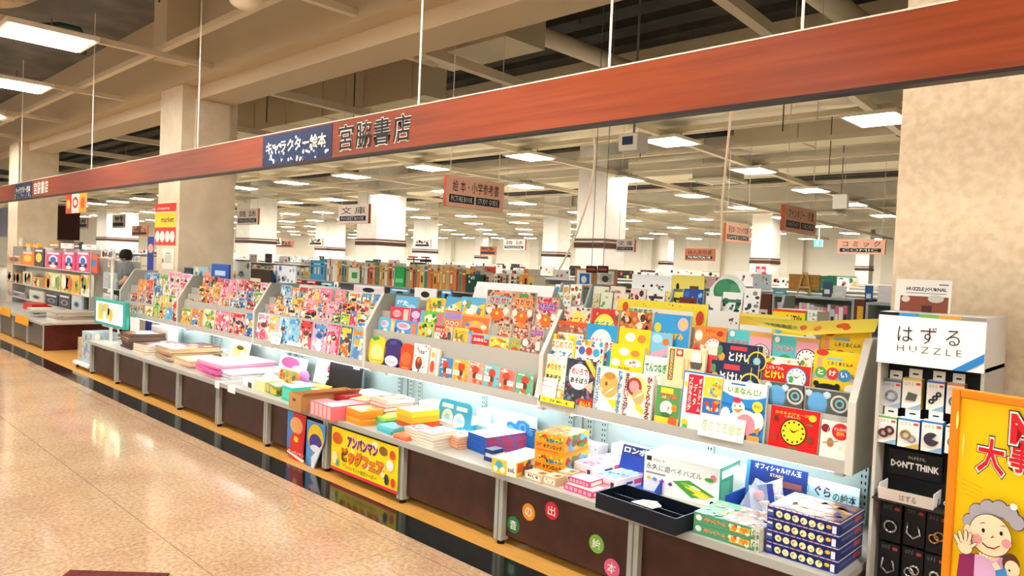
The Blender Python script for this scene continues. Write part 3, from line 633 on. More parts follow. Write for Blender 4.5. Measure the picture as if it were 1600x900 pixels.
bk(0, 0, 977, 580, 1023, '#f6efe2', [('e', .5, .66, .36, .28, '#f0e48c'), ('e', .36, .7, .26, .2, '#a8482c'), ('e', .36, .7, .17, .13, '#e89aa0'), ('e', .54, .5, .2, .16, '#dcae6c'), ('p', [(.38, .44), (.66, .56), (.7, .62), (.5, .54)], '#ffffff'), ('p', [(.44, .36), (.7, .3), (.78, .12), (.5, .22)], '#f2d43c'), ('v', 'まちがいさがし', .02, .04, .2, .98, '#7c1f3a', .03), ('v', 'ひっくりかえる', .78, .04, .98, .95, '#7c1f3a', .03)], 'white spot-the-difference book with maroon lettering', .05)
bk(0, 0, 1027, 601, 1065, '#5a9a52', [('r', 0, 0, 1, .22, '#f2cc3c'), ('r', .18, .82, .7, .96, '#f0d63e'), T_('ぬり絵', .22, .68, .86, .84, '#d8452c', .04, '#f6e8a8'), ('c', .48, .45, .27, '#f6f2e8'), ('e', .8, .48, .12, .1, '#d8902c'), ('b', 8, 12, ['#3a3430'], .36, .4, .6, .52, .02), ('c', .78, .14, .18, '#e8602c'), ('e', .46, .3, .2, .05, '#3f7a3c')], 'green book with a white spotted animal')
bk(0, 0, 1069, 578, 1131, '#f2efe6', [('r', 0, 0, 1, 1, '#3a7cc4'), ('r', .03, .02, 1, .97, '#f4f0e6'), ('r', .14, .3, .52, .95, '#c8283c'), ('v', 'プログラミング', .16, .34, .27, .9, '#f8f2e8', .02), ('v', 'データ', .3, .44, .39, .8, '#f8f2e8', .02), ('v', 'ボードゲーム', .42, .34, .5, .9, '#f8f2e8', .02), ('r', .56, .62, .99, .95, '#f2d23a'), ('r', .56, .3, .99, .6, '#2f6cb8'), ('b', 26, 13, ['#f3e8b8', '#e8942c', '#d8452c', '#5a9ad0'], .6, .34, .96, .9, .05), ('e', .14, .12, .08, .08, '#f2cc3c'), ('e', .16, .06, .06, .05, '#5aa85c'), ('e', .1, .78, .06, .04, '#f2d23a')], 'large white board game book with a red panel', .02)
bk(0, 0, 1131, 592, 1200, '#2f8ad6', [('p', [(0, 1), (1, 1), (1, .8), (.8, .74), (.5, .71), (.2, .74), (0, .8)], '#f6f3ea'), ('r', .18, .93, .52, .96, '#3a7cc4'), T_('いまなんじ?', .12, .79, .88, .9, '#6aa83c', .03), ('r', 0, .0, 1, .08, '#2468b0'), ('p', [(0, .62), (1, .56), (1, .52), (0, .58)], '#2470c0'), ('p', [(0, .4), (1, .34), (1, .3), (0, .36)], '#2470c0'), ('e', .56, .34, .36, .2, '#f7f2ec'), ('c', .4, .56, .15, '#f7f2ec'), ('e', .36, .68, .1, .05, '#d8344c'), ('e', .86, .38, .14, .16, '#f7f2ec'), ('e', .12, .4, .12, .14, '#f7f2ec'), ('p', [(.28, .52), (.52, .55), (.42, .47)], '#f0902c'), ('e', .33, .58, .018, .014, '#1c1a18'), ('e', .45, .59, .018, .014, '#1c1a18'), ('c', .6, .3, .22, '#ee8c98'), ('c', .84, .62, .12, '#f3d83a'), T_('音が出る', .77, .6, .91, .65, '#3a3a30', .01), ('p', [(.8, .24), (.94, .3), (.9, .16)], '#e8862c'), ('r', .66, .04, .94, .14, '#e89a48')], 'blue book with a white hen and green title', .03)
c = on_lean(3.19, .80, .1, 1090, 635)
def card(name, TL, TR, BL, Y, bg, spec, label, cat, T=.004, lean=.22, zb=None, group=None):
    a = on(1, Y, *BL); z0 = a[2] if zb is None else zb
    p = on_lean(Y, z0, lean, *TL); X1 = x_at(TR[0], p[1], p[2])
    o = cover_obj(name, X1 - p[0], (p[2] - z0) / math.cos(math.atan(lean)), T, bg, spec, ((p[0] + X1) / 2, Y, z0), (-math.atan(lean), 0, 0))
    return tag(o, label, cat, group)
card('title_card', (1095, 644), (1166, 662), (1092, 676), 3.182, '#f4f0e2', [T_('音のでる絵本', .06, .25, .95, .75, '#a9c27c', .01), ('r', .0, .0, 1, .02, '#d8d2c0')], 'long white title card with green lettering below the hen book', 'card', zb=.772)
card('price_card', (841, 587), (872, 596), (838, 622), 3.182, '#f6f2ea', [T_('1000', .1, .12, .8, .4, '#c9bfb4', -.01), ('r', .1, .82, .5, .86, '#b8aea4'), ('r', .25, .6, .8, .64, '#b8aea4')], 'white price card in front of the colouring book', 'card', zb=.79)
card('shelf_card', (843, 617), (900, 634), (842, 626), 3.178, '#e9cf2c', [('r', 0, 0, .03, 1, '#2a2620'), ('r', .97, 0, 1, 1, '#2a2620'), ('b', 20, 33, ['#3a3420'], .08, .3, .9, .6, .012)], 'long yellow shelf card below the colouring book', 'card', zb=.774)
# nearest rack, right half: clock books, blister packs, red clock book
CLK = '#fbf7ee'
def clockbook(x0, y0, x1, r, bg, extra, desc, dy=0, **kw): return bk(5, r, x0, y0, x1, bg, extra, desc, dy=dy, **kw)
clockbook(1086, 508, 1137, 3, '#e88a3c', [('e', .15, .72, .12, .16, '#f6f0e6'), ('k', .62, .4, .3, CLK, '#d8452c', '#a82c2c'), ('e', .8, .82, .1, .08, '#c8342c'), T_('とけい', .36, .84, .66, .93, '#c8342c', .02), ('e', .14, .46, .1, .06, '#6aa84c')], 'orange book with a red-rimmed clock', .014)
clockbook(1139, 514, 1207, 3, '#58c0c8', [('r', .5, 0, 1, 1, '#e9a8bc'), ('r', .5, .86, 1, 1, '#d9a85c'), ('k', .78, .44, .2, CLK, '#8a6a74', '#c83a4c'), T_('アンパンマン', .06, .56, .46, .74, '#c8344c', .025, '#f6ead0'), ('e', .3, .3, .16, .2, '#4c9a54'), ('e', .1, .88, .06, .08, '#f6efe2')], 'teal and pink clock book, left copy')
clockbook(1209, 523, 1281, 3, '#58c0c8', [('r', .52, 0, 1, 1, '#e9a8bc'), ('r', .5, .88, 1, 1, '#d9a85c'), ('k', .76, .42, .23, CLK, '#5a3a44', '#c83a4c'), T_('アンパンマン', .06, .56, .48, .74, '#c8344c', .025, '#f6ead0'), ('e', .3, .32, .16, .17, '#4c9a54'), ('e', .1, .88, .06, .08, '#f6efe2')], 'teal and pink clock book, right copy')
def yellow_tokei(): return [('e', .17, 1.0 - .06, .13, .08, '#d8342c'), ('r', .08, .6, .18, .82, '#f3a07c'), T_('くろくまくんの', .3, .66, .82, .75, '#2a241c', .02), ('r', .27, .78, .6, .84, '#8ac0d0'), ('c', .17, .47, .12, '#58a850'), ('c', .42, .47, .13, '#d23a34'), ('c', .66, .45, .13, '#3a8ec8'), T_('と', .11, .42, .23, .54, '#fbf6ea', .04), T_('け', .35, .41, .49, .54, '#fbf6ea', .04), T_('い', .59, .4, .73, .52, '#fbf6ea', .04), T_('えほん', .8, .4, .98, .5, '#2a241c', .02), ('e', .34, .12, .26, .1, '#1e1a18'), ('c', .1, .2, .06, '#1e1a18'), ('c', .54, .18, .06, '#1e1a18'), ('e', .85, .15, .16, .12, '#f7f3e8')]
clockbook(1284, 513, 1362, 3, '#f4cf1c', yellow_tokei(), 'yellow clock book with coloured discs, upper copy', .016)
clockbook(1123, 534, 1193, 2, '#26324c', [('r', .28, .82, .66, .93, '#d8414c'), T_('とけい', .26, .5, .76, .76, '#f6f2ea', .04), T_('図鑑', .36, .28, .6, .42, '#e8e0d0', .03), ('c', .9, .58, .21, '#e9cf4c'), ('c', .9, .58, .18, '#26324c'), ('c', .9, .58, .08, '#8ad0e0'), ('r', .9, .2, .915, .96, '#e9cf4c'), ('e', .1, .6, .08, .12, '#e8a03c'), ('e', .06, .78, .06, .14, '#5a8a5c'), ('e', .16, .24, .08, .07, '#f3efe6')], 'navy book with white title and yellow wheel, upper copy')
clockbook(1112, 561, 1186, 1, '#26324c', [('r', .28, .8, .62, .93, '#d8414c'), T_('とけい', .2, .46, .7, .74, '#f6f2ea', .04), T_('図鑑', .3, .2, .54, .34, '#e8e0d0', .03), ('c', .86, .5, .22, '#e9cf4c'), ('c', .86, .5, .19, '#26324c'), ('c', .86, .5, .08, '#8ad0e0'), ('r', .86, .1, .875, .92, '#e9cf4c'), ('e', .1, .56, .08, .14, '#e8a03c'), ('e', .06, .78, .06, .12, '#5a8a5c')], 'navy book with white title and yellow wheel, lower copy')
clockbook(1195, 555, 1269, 2, '#d4271f', [('r', 0, .78, 1, 1, '#f6ead8'), ('e', .26, .84, .14, .12, '#f6f1e6'), ('r', .34, .8, .6, .94, '#f6f1e6'), ('b', 12, 20, ['#5a9a48', '#8a5a34', '#f0c03c'], .02, .82, .9, .98, .04), T_('こどもずかん', .06, .56, .44, .68, '#f6efe2', .02), T_('とけい', .04, .24, .46, .52, '#f4d23c', .05), ('k', .72, .36, .22, '#f8f4ec', '#3a8ec8', '#2a3a6c'), ('e', .62, .3, .05, .12, '#4aa85c')], 'red and white clock book with blue-rimmed dial')
clockbook(1273, 545, 1350, 2, '#f4cf1c', yellow_tokei(), 'yellow clock book with coloured discs, lower copy', .016, )
bk(5, 2, 1084, 537, 1122, '#d84a4a', [('r', .3, .7, 1, 1, '#f3dcd0'), ('b', 18, 21, ['#f0e0d0', '#e8943c', '#b8342c'], 0, 0, 1, 1, .1)], 'red book half hidden behind the cream drum book')
bk(5, 0, 1205, 632, 1283, '#d41c1c', [('k', .5, .46, .27, '#f2d62c', '#3a2a14', '#17130e'), T_('おさるのジョージ', .1, .83, .78, .9, '#f6b83c', .03), T_('いまなんじ?', .3, .77, .62, .82, '#f3d8a0', .015), ('e', .86, .84, .08, .08, '#f3c83a'), ('e', .13, .72, .05, .07, '#6a3422'), ('e', .82, .68, .07, .03, '#8a6a34'), ('e', .14, .3, .05, .1, '#a8342c'), ('e', .84, .36, .06, .08, '#7a4a2c'), ('e', .52, .09, .1, .04, '#7a6a2c')], 'red book with a large yellow clock', .02)
bk(5, 0, 1284, 655, 1330, '#f6efdc', [('c', .68, .76, .3, '#d42a30'), T_('けん玉の技', .46, .78, .92, .86, '#fbf2e4', .03), T_('百科', .54, .66, .82, .76, '#f3d23c', .03), ('c', .16, .8, .15, '#8a1a2c'), ('e', .36, .46, .12, .12, '#a8744c'), ('p', [(.1, .44), (.66, .54), (.66, .51), (.1, .41)], '#b98a58'), ('p', [(.3, .9), (.32, .9), (.2, .62), (.18, .62)], '#d8c8b0'), ('e', .72, .36, .06, .06, '#d9d0b8')], 'cream book with a red disc and wooden cup toy')
b = MB(); b.box(-.14, .14, 0, .004, 0, .13, GREY)
def pack(x0, y0, x1, desc, dx):
    Y, z0 = ROWS[5][1]; p = on_lean(Y, z0, L, x0, y0); X1 = x_at(x1, p[1], p[2]); W = X1 - p[0] - .004; H = p[2] - z0
    t = empty('toy_pack', ((p[0] + X1) / 2, Y, z0), desc, 'toy pack', 'clear toy packs')
    b = MB(); b.box(-W / 2, W / 2, .012, .016, 0, H, M('#22301f', .5), front=M('#2a3a26', .5)); b.build('backing_card', t)
    b = MB(); b.lathe([(0, -.05), (.035, -.045), (.045, -.01), (.04, .02), (.02, .04), (0, .045)], (-W * .22 + dx, .012, H - .055), M('#3aa0dc', .4), 16)
    for s in (-1, 1): b.lathe([(0, -.016), (.016, -.006), (.016, .01), (0, .018)], (-W * .22 + dx + s * .04, .012, H - .02), M('#bfe0ea', .4), 10)
    for v_ in range(len(b.v)): b.v[v_] = (b.v[v_][0], .008 + (b.v[v_][1] - .012) * .12, b.v[v_][2])
    b.build('blue_toy', t, smooth=True)
    b = MB(); P = front(0, .0115, 0); b.ring((W * .27, H - .05), .034, .005, P, M('#d5d2c8', .3)); b.ring((W * .27, H - .05), .016, .004, P, M('#6cc4d8', .3)); b.build('ring_rattle', t, smooth=True)
    b = MB(); b.box(-W / 2, W / 2, 0, .002, 0, H, clear('pack_film', '#ffffff', .05)); b.build('clear_front', t)
pack(1203, 596, 1257, 'clear pack with a blue toy and grey ring under the red clock book', -.01)
pack(1259, 606, 1331, 'clear pack with a blue toy and grey ring under the yellow clock book', 0)
# second rack from the right
MOS = [('b', 110, 31, DOTS, 0, 0, 1, 1, .05)]
def mosaic(seed, tbg, tc, c0): return [('b', 110, seed, DOTS, 0, 0, 1, 1, .05), ('r', .3, .86, .7, .95, c0), ('r', .12, .62, .92, .84, tbg), T_('さがせ!', .17, .65, .88, .82, tc, .05, '#fff4d8'), ('e', .5, .34, .26, .16, '#e8702c'), ('e', .18, .44, .12, .09, '#f4efe2'), ('e', .84, .46, .12, .1, '#f2ece0'), ('e', .5, .38, .07, .05, '#f4d24a')]
bk(1, 3, 619, 461, 654, '#5fb4dc', [T_('ぴた', .08, .5, .6, .78, '#f4f8fa', .05), ('e', .75, .4, .2, .2, '#a8d8ec'), ('e', .3, .2, .2, .1, '#8ccae4')], 'sky blue book with white lettering', .03)
bk(1, 3, 668, 464, 696, '#f4dc3c', [('b', 16, 41, ['#f8f2dc', '#e8a83c', '#58a85c'], 0, .3, 1, .9, .1), T_('えほん', .1, .5, .9, .7, '#8a5a2c', .02), ('e', .5, .22, .34, .14, '#f2a83c')], 'yellow book with small white spots', .02)
bk(1, 3, 698, 463, 722, '#58aee0', [('p', [(0, .5), (1, .9), (1, .3), (0, .1)], '#f3d63c'), ('e', .5, .5, .3, .2, '#f6f0e4'), ('b', 10, 42, MIX, .1, .2, .9, .8, .09)], 'blue and yellow book, narrow copy')
bk(1, 3, 722, 463, 759, '#62b6e4', [('p', [(0, .4), (1, .8), (1, .2), (0, .1)], '#f3d63c'), ('e', .5, .52, .34, .2, '#f6f0e4'), ('b', 14, 43, MIX, .1, .2, .9, .8, .09), ('e', .6, .22, .2, .12, '#e8904c')], 'blue and yellow book, wide copy', .03)
bk(1, 3, 762, 452, 801, '#d9b89a', mosaic(31, '#78c4d0', '#c8344c', '#e89a6c'), 'tall mosaic book with a blue title band', .014)
bk(1, 3, 802, 455, 838, '#c99a80', mosaic(32, '#f0a83c', '#c8281c', '#5a9a48'), 'tall mosaic book with an orange title band', .014)
bk(1, 3, 840, 463, 874, '#d3a896', mosaic(33, '#d84c9c', '#4a4ac0', '#d83a4c'), 'tall mosaic book with a pink title band', .014)
bk(1, 2, 611, 478, 641, '#d83a44', [('e', .36, .62, .22, .2, '#f2b8c4'), T_('うたの', .18, .52, .56, .72, '#c82c4c', .04, '#f8e8e4'), ('r', .7, .2, .96, .9, '#f0c8b4')], 'red song book with a pink panel', .03)
bk(1, 2, 642, 481, 664, '#a83a8c', [('e', .4, .66, .3, .2, '#f0c0d8'), ('r', .76, .1, .98, .95, '#58bcc4'), ('e', .4, .36, .18, .1, '#d880b8')], 'purple song book with a teal strip', .03)
bk(1, 2, 664, 485, 695, '#6cc04c', [('r', .66, .2, .94, .92, '#e8708c'), ('e', .36, .66, .26, .16, '#d8f0c0'), ('b', 12, 44, ['#f8f4dc', '#3a8a3c', '#f0c83c'], 0, 0, .7, .9, .07)], 'green song book with a pink panel', .03)
bk(1, 2, 696, 484, 722, '#f0844c', [('r', 0, .62, 1, .9, '#9c88c8')] + [('e', .2 + .3 * i, .18 + .24 * j, .12, .1, '#f8e4d4') for i in range(3) for j in range(2)] + [('e', .2 + .3 * i, .18 + .24 * j, .07, .05, '#e0502c') for i in range(3) for j in range(2)], 'orange book with a grid of round faces')
bk(1, 2, 724, 490, 766, '#ee7a34', [('e', .5, .42, .4, .3, '#f2a86c'), ('e', .5, .22, .3, .18, '#e0481c'), ('e', .2, .5, .1, .1, '#5a8ac8'), ('e', .82, .46, .11, .1, '#f4e4d0'), ('e', .52, .64, .12, .08, '#f6c23c'), ('r', 0, .9, 1, 1, '#f6a850')], 'orange book with overlapping round shapes', .02)
bk(1, 2, 779, 504, 799, '#d8b494', [('b', 60, 34, DOTS, 0, 0, 1, 1, .07), ('r', .06, .55, .96, .82, '#d9c04c'), T_('さがせ!', .1, .58, .92, .8, '#5a48b8', .05, '#fff4d8'), ('e', .5, .2, .3, .16, '#e0602c')], 'short mosaic book with violet lettering')
bk(1, 2, 803, 503, 828, '#c99a80', [('b', 70, 35, DOTS, 0, 0, 1, 1, .06), ('r', .06, .5, .96, .76, '#a82c3c'), T_('さがせ!', .1, .53, .92, .73, '#f6e8d8', .05, '#c8281c'), ('e', .5, .86, .3, .12, '#e8902c')], 'short mosaic book with a dark red title band')
bk(1, 2, 831, 509, 850, '#d3a896', [('b', 50, 36, DOTS, 0, 0, 1, 1, .07), ('r', .04, .5, .98, .78, '#d84c9c'), T_('さがせ!', .08, .53, .94, .76, '#4a4ac0', .05, '#fff4d8')], 'short mosaic book with a pink title band')
bk(1, 1, 593, 495, 612, '#5cb4dc', [('e', .5, .6, .34, .24, '#c8d8e8'), ('e', .4, .62, .22, .14, '#d898b0'), ('e', .6, .22, .16, .1, '#f4f2ea')], 'small sky blue sound book', .03)
bk(1, 1, 612, 498, 617.5, '#e0b060', [('r', .2, .2, .8, .8, '#f0d8a0')], 'thin tan book between two blue ones', .03)
bk(1, 1, 618, 499, 654, '#4a9ed8', [('e', .38, .64, .3, .24, '#d0d8e8'), ('e', .36, .66, .22, .15, '#d890b0'), ('r', .72, .14, .94, .88, '#e8845c'), ('e', .34, .18, .12, .12, '#d84a34'), ('b', 8, 45, ['#f4f2ea', '#2a6ab0'], 0, 0, .7, .4, .05)], 'wide blue sound book with an orange panel', .03)
bk(1, 1, 655, 503, 678, '#b8cc4c', [('b', 24, 46, ['#4a3a24', '#e8c23c', '#d8452c', '#3a7a3c', '#f0e8d0'], 0, 0, 1, 1, .09)], 'yellow-green animal book')
bk(1, 1, 680, 508, 707, '#e9dcc6', [('r', 0, .6, .6, 1, '#c8342c'), ('e', .72, .8, .2, .16, '#e89444'), T_('はたらく', .08, .66, .56, .86, '#fff4e4', .04), ('b', 20, 47, ['#3a4a3c', '#c8342c', '#f4efe2', '#7a5a3c'], 0, 0, 1, .55, .1)], 'red and white vehicles book')
bk(1, 1, 710, 511, 732, '#f0c83c', [T_('アンパン', .06, .66, .94, .84, '#c8342c', .04), ('e', .5, .3, .26, .2, '#e0702c'), ('b', 12, 48, ['#f4ead0', '#e8962c', '#6a8a4c'], 0, 0, 1, .6, .1)], 'yellow book with red lettering')
bk(1, 1, 732, 516, 738, '#4a9cd0', [('e', .5, .5, .3, .3, '#f0a0b0')], 'thin blue book with a pink spot')
bk(1, 1, 738, 522, 765, '#d42c38', [T_('おはなし', .1, .5, .9, .78, '#fbf2e8', .045), ('e', .5, .16, .34, .2, '#e8703c'), ('r', .7, .76, 1, 1, '#7ac4d8')], 'red book with white lettering and orange dome')
bk(1, 1, 766, 526, 796, '#f2d84c', [('r', .6, .68, .96, .84, '#5aa84c'), ('e', .42, .16, .34, .24, '#ee8a34'), ('b', 18, 49, ['#f8f0d0', '#e8b03c', '#d8663c'], 0, .35, 1, 1, .05)], 'yellow book with an orange dome')
bk(1, 1, 798, 529, 814, '#8cba4c', [T_('さが', .1, .6, .9, .84, '#c8342c', .04, '#f6e8b8'), ('e', .5, .24, .38, .24, '#e05a2c')], 'green mosaic book with a red ball')
bk(1, 1, 814, 529, 845, '#a8645c', [('b', 80, 50, ['#8a4a44', '#c88a7c', '#d8b8a4', '#6a3a3c', '#e8d4c0'], 0, 0, 1, 1, .05), ('c', .24, .8, .14, '#f4efe4'), ('r', .78, .4, 1, .95, '#f2e4d4')], 'maroon mosaic book with a white disc')
# oval board books and pocket books of the bottom row
def oval(k, x0, y0, x1, y1, c, extra, desc):
    Y, z0 = ROWS[k][0]; p = on_lean(Y, z0, L, x0, y0); X1 = x_at(x1, Y + .03, 0.9); W = X1 - p[0] - .004; H = (p[2] - z0) / math.cos(math.atan(L))
    mb = MB(); n = 30; T = .016
    pr = []
    for i in range(n):
        a = 2 * math.pi * i / n; ca, sa = math.cos(a), math.sin(a)
        pr.append((W / 2 * math.copysign(abs(ca) ** .75, ca), H / 2 + H / 2 * math.copysign(abs(sa) ** .75, sa)))
    mb.slab(pr, lambda u, v, d: (u, d, v), 0, T, M(c, .35))
    paint(mb, extra, front(-W / 2, 0, 0), W, H)
    o = mb.build('board_book', None, ((p[0] + X1) / 2, Y, z0), (-math.atan(L), 0, 0))
    tag(o, desc, 'book', 'oval board books')
oval(1, 578, 523, 606, 0, '#efcf3a', [('p', [(.1, .93), (.5, 1.0), (.62, .9), (.3, .82)], '#4c9a44'), ('e', .5, .42, .36, .3, '#f6e38c'), ('r', .2, .14, .8, .2, '#d8b23a')], 'yellow oval board book in the bottom row of the second rack')
oval(1, 602, 527, 630, 0, '#3a2f6c', [('e', .5, .24, .38, .18, '#ece8f0'), ('p', [(.3, .9), (.7, .94), (.66, .82), (.34, .8)], '#4a4a9c'), ('r', .3, .18, .7, .22, '#a8a0c0')], 'dark purple oval board book in the bottom row of the second rack')
oval(1, 626, 535, 650, 0, '#e04a24', [('e', .5, .45, .34, .24, '#ee6a3c'), ('r', .25, .1, .75, .15, '#f0a04c')], 'orange-red oval board book in the bottom row of the second rack')
bk(1, 0, 648, 536, 672, '#f4efe4', [('e', .4, .36, .22, .22, '#7a3a2c'), ('e', .4, .46, .14, .1, '#e0552c'), T_('うたお', .3, .68, .74, .8, '#4a3a6c', .04), ('b', 16, 51, ['#3a3430', '#d8452c', '#e8b03c'], 0, .0, 1, .95, .035)], 'white book with a brown figure', .016)
bk(1, 0, 674, 543, 683, '#f2e6d4', [('e', .5, .76, .36, .1, '#d8b06c'), ('e', .5, .34, .4, .22, '#d84a3c'), ('r', .2, .06, .8, .16, '#e8c8b0')], 'narrow cream book with a red figure', .016)
bk(1, 0, 684, 546, 688, '#efe9da', [], 'thin cream book edge', .02)
PB = [(689, 557, 709, '#4a86b8', '#3a6a9c'), (710, 560, 733, '#e8b04c', '#c88a2c'), (734, 564, 757, '#e6a08c', '#c86a5c'), (758, 569, 781, '#7cc0c8', '#4a9aa4'), (782, 575, 806, '#e07a6c', '#e8a090'), (808, 580, 834, '#6ab48c', '#4a8a5c')]
for i, (x0, y0, x1, c, c2) in enumerate(PB):
    bk(1, 0, x0, y0, x1, c, [('b', 18, 60 + i, [c2, '#f2e6d0', c], 0, 0, 1, 1, .08), ('e', .45 + .1 * (i % 2), .68, .24, .17, '#d9482c'), ('e', .5, .42, .2, .16, '#6a3a2c'), ('e', .5, .22, .16, .1, '#e0602c'), ('r', .55 - .5 * (i % 2), .3, .97 - .5 * (i % 2), .52, '#f6f0e4'), T_('えほん', .6 - .5 * (i % 2), .4, .92 - .5 * (i % 2), .47, ['#c8342c', '#3a8a4c'][i % 2], .02), ('r', .1, .86, .5, .93, '#f4ead8')], '%s pocket book with an orange-headed figure' % ['blue', 'yellow', 'salmon', 'pale teal', 'coral', 'green'][i])

# white header boards and yellow signs over the racks
def header(TLp, TRp, BLp, Y, label, bg, spec, lean, cat='header board', T=.01):
    a = on(1, Y, *BLp); p = on_lean(Y, a[2], lean, *TLp); X1 = x_at(TRp[0], p[1], p[2])
    o = cover_obj('header_board', X1 - p[0], (p[2] - a[2]) / math.cos(math.atan(lean)), T, bg, spec, ((p[0] + X1) / 2, Y, a[2]), (-math.atan(lean), 0, 0))
    return tag(o, label, cat)
t = empty('header_stand', (0, 0, 0), 'blank white sloping header board on top of the second rack', 'header board')
Yh = 3.62; a = on(1, Yh, 742, 462); c = on(1, Yh, 862, 462); X0, X1 = x_at(745, Yh, 1.28), x_at(866, Yh, 1.36)
mb = MB(); mb.prism([(3.56, 1.27), (3.62, 1.43), (3.63, 1.43), (3.60, 1.27)], X0, X1, M('#f6f4f0', .5)); mb.build('white_board', t)
mb = MB(); mb.prism([(3.56, 1.27), (3.62, 1.43), (3.75, 1.27)], X0 - .004, X0, M('#d4d6d2', .5)); mb.prism([(3.56, 1.27), (3.62, 1.43), (3.75, 1.27)], X1, X1 + .004, M('#d4d6d2', .5)); mb.build('side_gusset', t)
header((966, 466), (1107, 481), (966, 520), 3.66, 'yellow header board with green and orange lettering on the nearest rack', '#f4dc3a', [('r', .16, .02, .86, .78, '#f6f1e0'), T_('福音館書店', .14, .54, .42, .76, '#2f8a4a', .03), T_('の', .44, .54, .49, .7, '#c8507c', .03), T_('絵本コーナー', .5, .46, .82, .68, '#e88a3c', .03), ('e', .1, .78, .035, .14, '#d8502c'), ('e', .1, .52, .03, .12, '#3a4a8c'), ('e', .93, .62, .04, .2, '#d8482c'), ('e', .92, .36, .03, .14, '#d8502c'), ('b', 10, 71, ['#c8902c', '#8a6a3c'], .2, .84, .9, .96, .008)], .12)
# bent yellow board lying on the rack top
Yb = 3.40
pa = on(1, 3.42, 1155, 508); 
xs0, xs1, xs2 = x_at(1165, 3.42, 1.33), x_at(1270, 3.42, 1.33), x_at(1366, 3.36, 1.36)
mb = MB()
def bent(x, z, y): return (x, y, z)
pts = [(xs0, 3.42, on(1, 3.42, 1165, 497)[2]), (xs1, 3.42, on(1, 3.42, 1270, 504)[2]), (xs2, 3.42, on(1, 3.42, 1362, 499)[2])]
low = [(xs0 + .14, 3.30, on(1, 3.30, 1200, 511)[2]), (xs1 + .02, 3.29, on(1, 3.29, 1282, 526)[2]), (xs2 + .02, 3.30, on(1, 3.30, 1368, 519)[2])]
vs = pts + low; up = [(x, y + .012, z + .006) for x, y, z in vs]
mb.add(vs + up, [(0, 3, 4, 1), (1, 4, 5, 2), (6, 7, 10, 9), (7, 8, 11, 10), (0, 1, 7, 6), (1, 2, 8, 7), (3, 9, 10, 4), (4, 10, 11, 5), (0, 6, 9, 3), (2, 5, 11, 8)], M('#e6cf52', .5))
def PB2(u, v, h):
    t_ = (u, v); A, B, C_, D = [Vector(q) for q in (vs[0], vs[1], vs[3], vs[4])]
    top = A.lerp(B, u); bot = C_.lerp(D, u); p = bot.lerp(top, v); n = (B - A).cross(C_ - A).normalized(); n = -n if n.y > 0 else n
    return tuple(p + n * (h + .001))
paint(mb, [T_('福音館書店の', .2, .25, .8, .62, '#3a7a48', .03), ('e', .08, .5, .04, .3, '#5a5a6c'), ('e', .9, .5, .06, .2, '#d8703c')], PB2, 1, 1)
def PB3(u, v, h):
    A, B, C_, D = [Vector(q) for q in (vs[1], vs[2], vs[4], vs[5])]
    top = A.lerp(B, u); bot = C_.lerp(D, u); p = bot.lerp(top, v); n = (B - A).cross(C_ - A).normalized(); n = -n if n.y > 0 else n
    return tuple(p + n * (h + .001))
paint(mb, [('e', .5, .62, .1, .2, '#d8602c'), ('e', .58, .4, .06, .18, '#d8602c'), ('e', .14, .45, .06, .2, '#d88a4c')], PB3, 1, 1)
tag(mb.build('header_board'), 'yellow header board sagging face-down over the clock books', 'header board')
header((1156, 488), (1236, 494), (1152, 506), 3.56, 'plain yellow strip behind the sagging header board', '#f2c93a', [('r', 0, .7, 1, 1, '#f6dd62')], .1, 'card')
header((1106, 484), (1156, 488), (1104, 512), 3.68, 'white rack card beside the yellow strip', '#f4f1e8', [('b', 8, 72, ['#5a544c'], .7, .3, .95, .7, .03)], .05, 'card')

# magazines of the three far racks
def rowset(k, r, items, kind):
    for i, (x0, y0, x1, bg, acc, nm) in enumerate(items):
        rr = random.Random(k * 100 + r * 20 + i)
        sp = [('b', 16, k * 100 + r * 20 + i, acc + [bg], 0, 0, 1, 1, .13)]
        if rr.random() < .75: sp.append(('r', .08, .8, .92, .95, acc[0]))
        if rr.random() < .8:
            cx = .35 + .3 * rr.random(); sp += [('e', cx, .5, .2, .14, '#f0c8a8'), ('e', cx, .58, .22, .1, rr.choice(['#2a201c', '#6a3c24', '#d8a83c', acc[-1]])), ('e', cx, .24, .26, .2, rr.choice(acc))]
        if rr.random() < .6: sp.append(('b', 10, 900 + i, ['#ffffff', acc[0], '#3a302c'], .1, .02, .95, .3, .06))
        sp.append(('b', 16, 5000 + k * 100 + r * 20 + i, ['#ffffff', acc[0], '#3a302c', acc[1], '#f0c83c'], 0, 0, 1, 1, .045))
        bk(k, r, x0, y0, x1, bg, sp, nm + ' ' + kind, name='magazine', cat='magazine')
Pk, Bl, Yl, Gn, Rd, Or = ['#f39ab8', '#fbe0d4', '#d8507c'], ['#4a9ad4', '#e8f0f0', '#2a5a9c'], ['#f0c83c', '#f8f0d0', '#d86a2c'], ['#5aa84c', '#f0f0d8', '#d8a83c'], ['#d83a3c', '#f6e4d4', '#3a2a3c'], ['#ee8a3c', '#f6e4c4', '#5a8ac0']
rowset(2, 3, [(440, 445, 456, '#a8d4e4', Bl, 'pale blue'), (458, 449, 468, '#f0d8c4', Or, 'beige'), (469, 448, 489, '#6aa4bc', Rd, 'grey-blue'), (489, 452, 500, '#f2e6d0', Yl, 'cream'), (501, 450, 520, '#ee86a6', Pk, 'rose-edged'), (525, 452, 540, '#f094b0', Pk, 'pink'), (541, 455, 545, '#3a6a4c', Gn, 'dark green'), (546, 457, 565, '#f2ede0', Or, 'white bear'), (566, 458, 588, '#4aa4d8', Yl, 'blue and yellow'), (588, 460, 595, '#2f78b8', Bl, 'deep blue')], 'magazine')
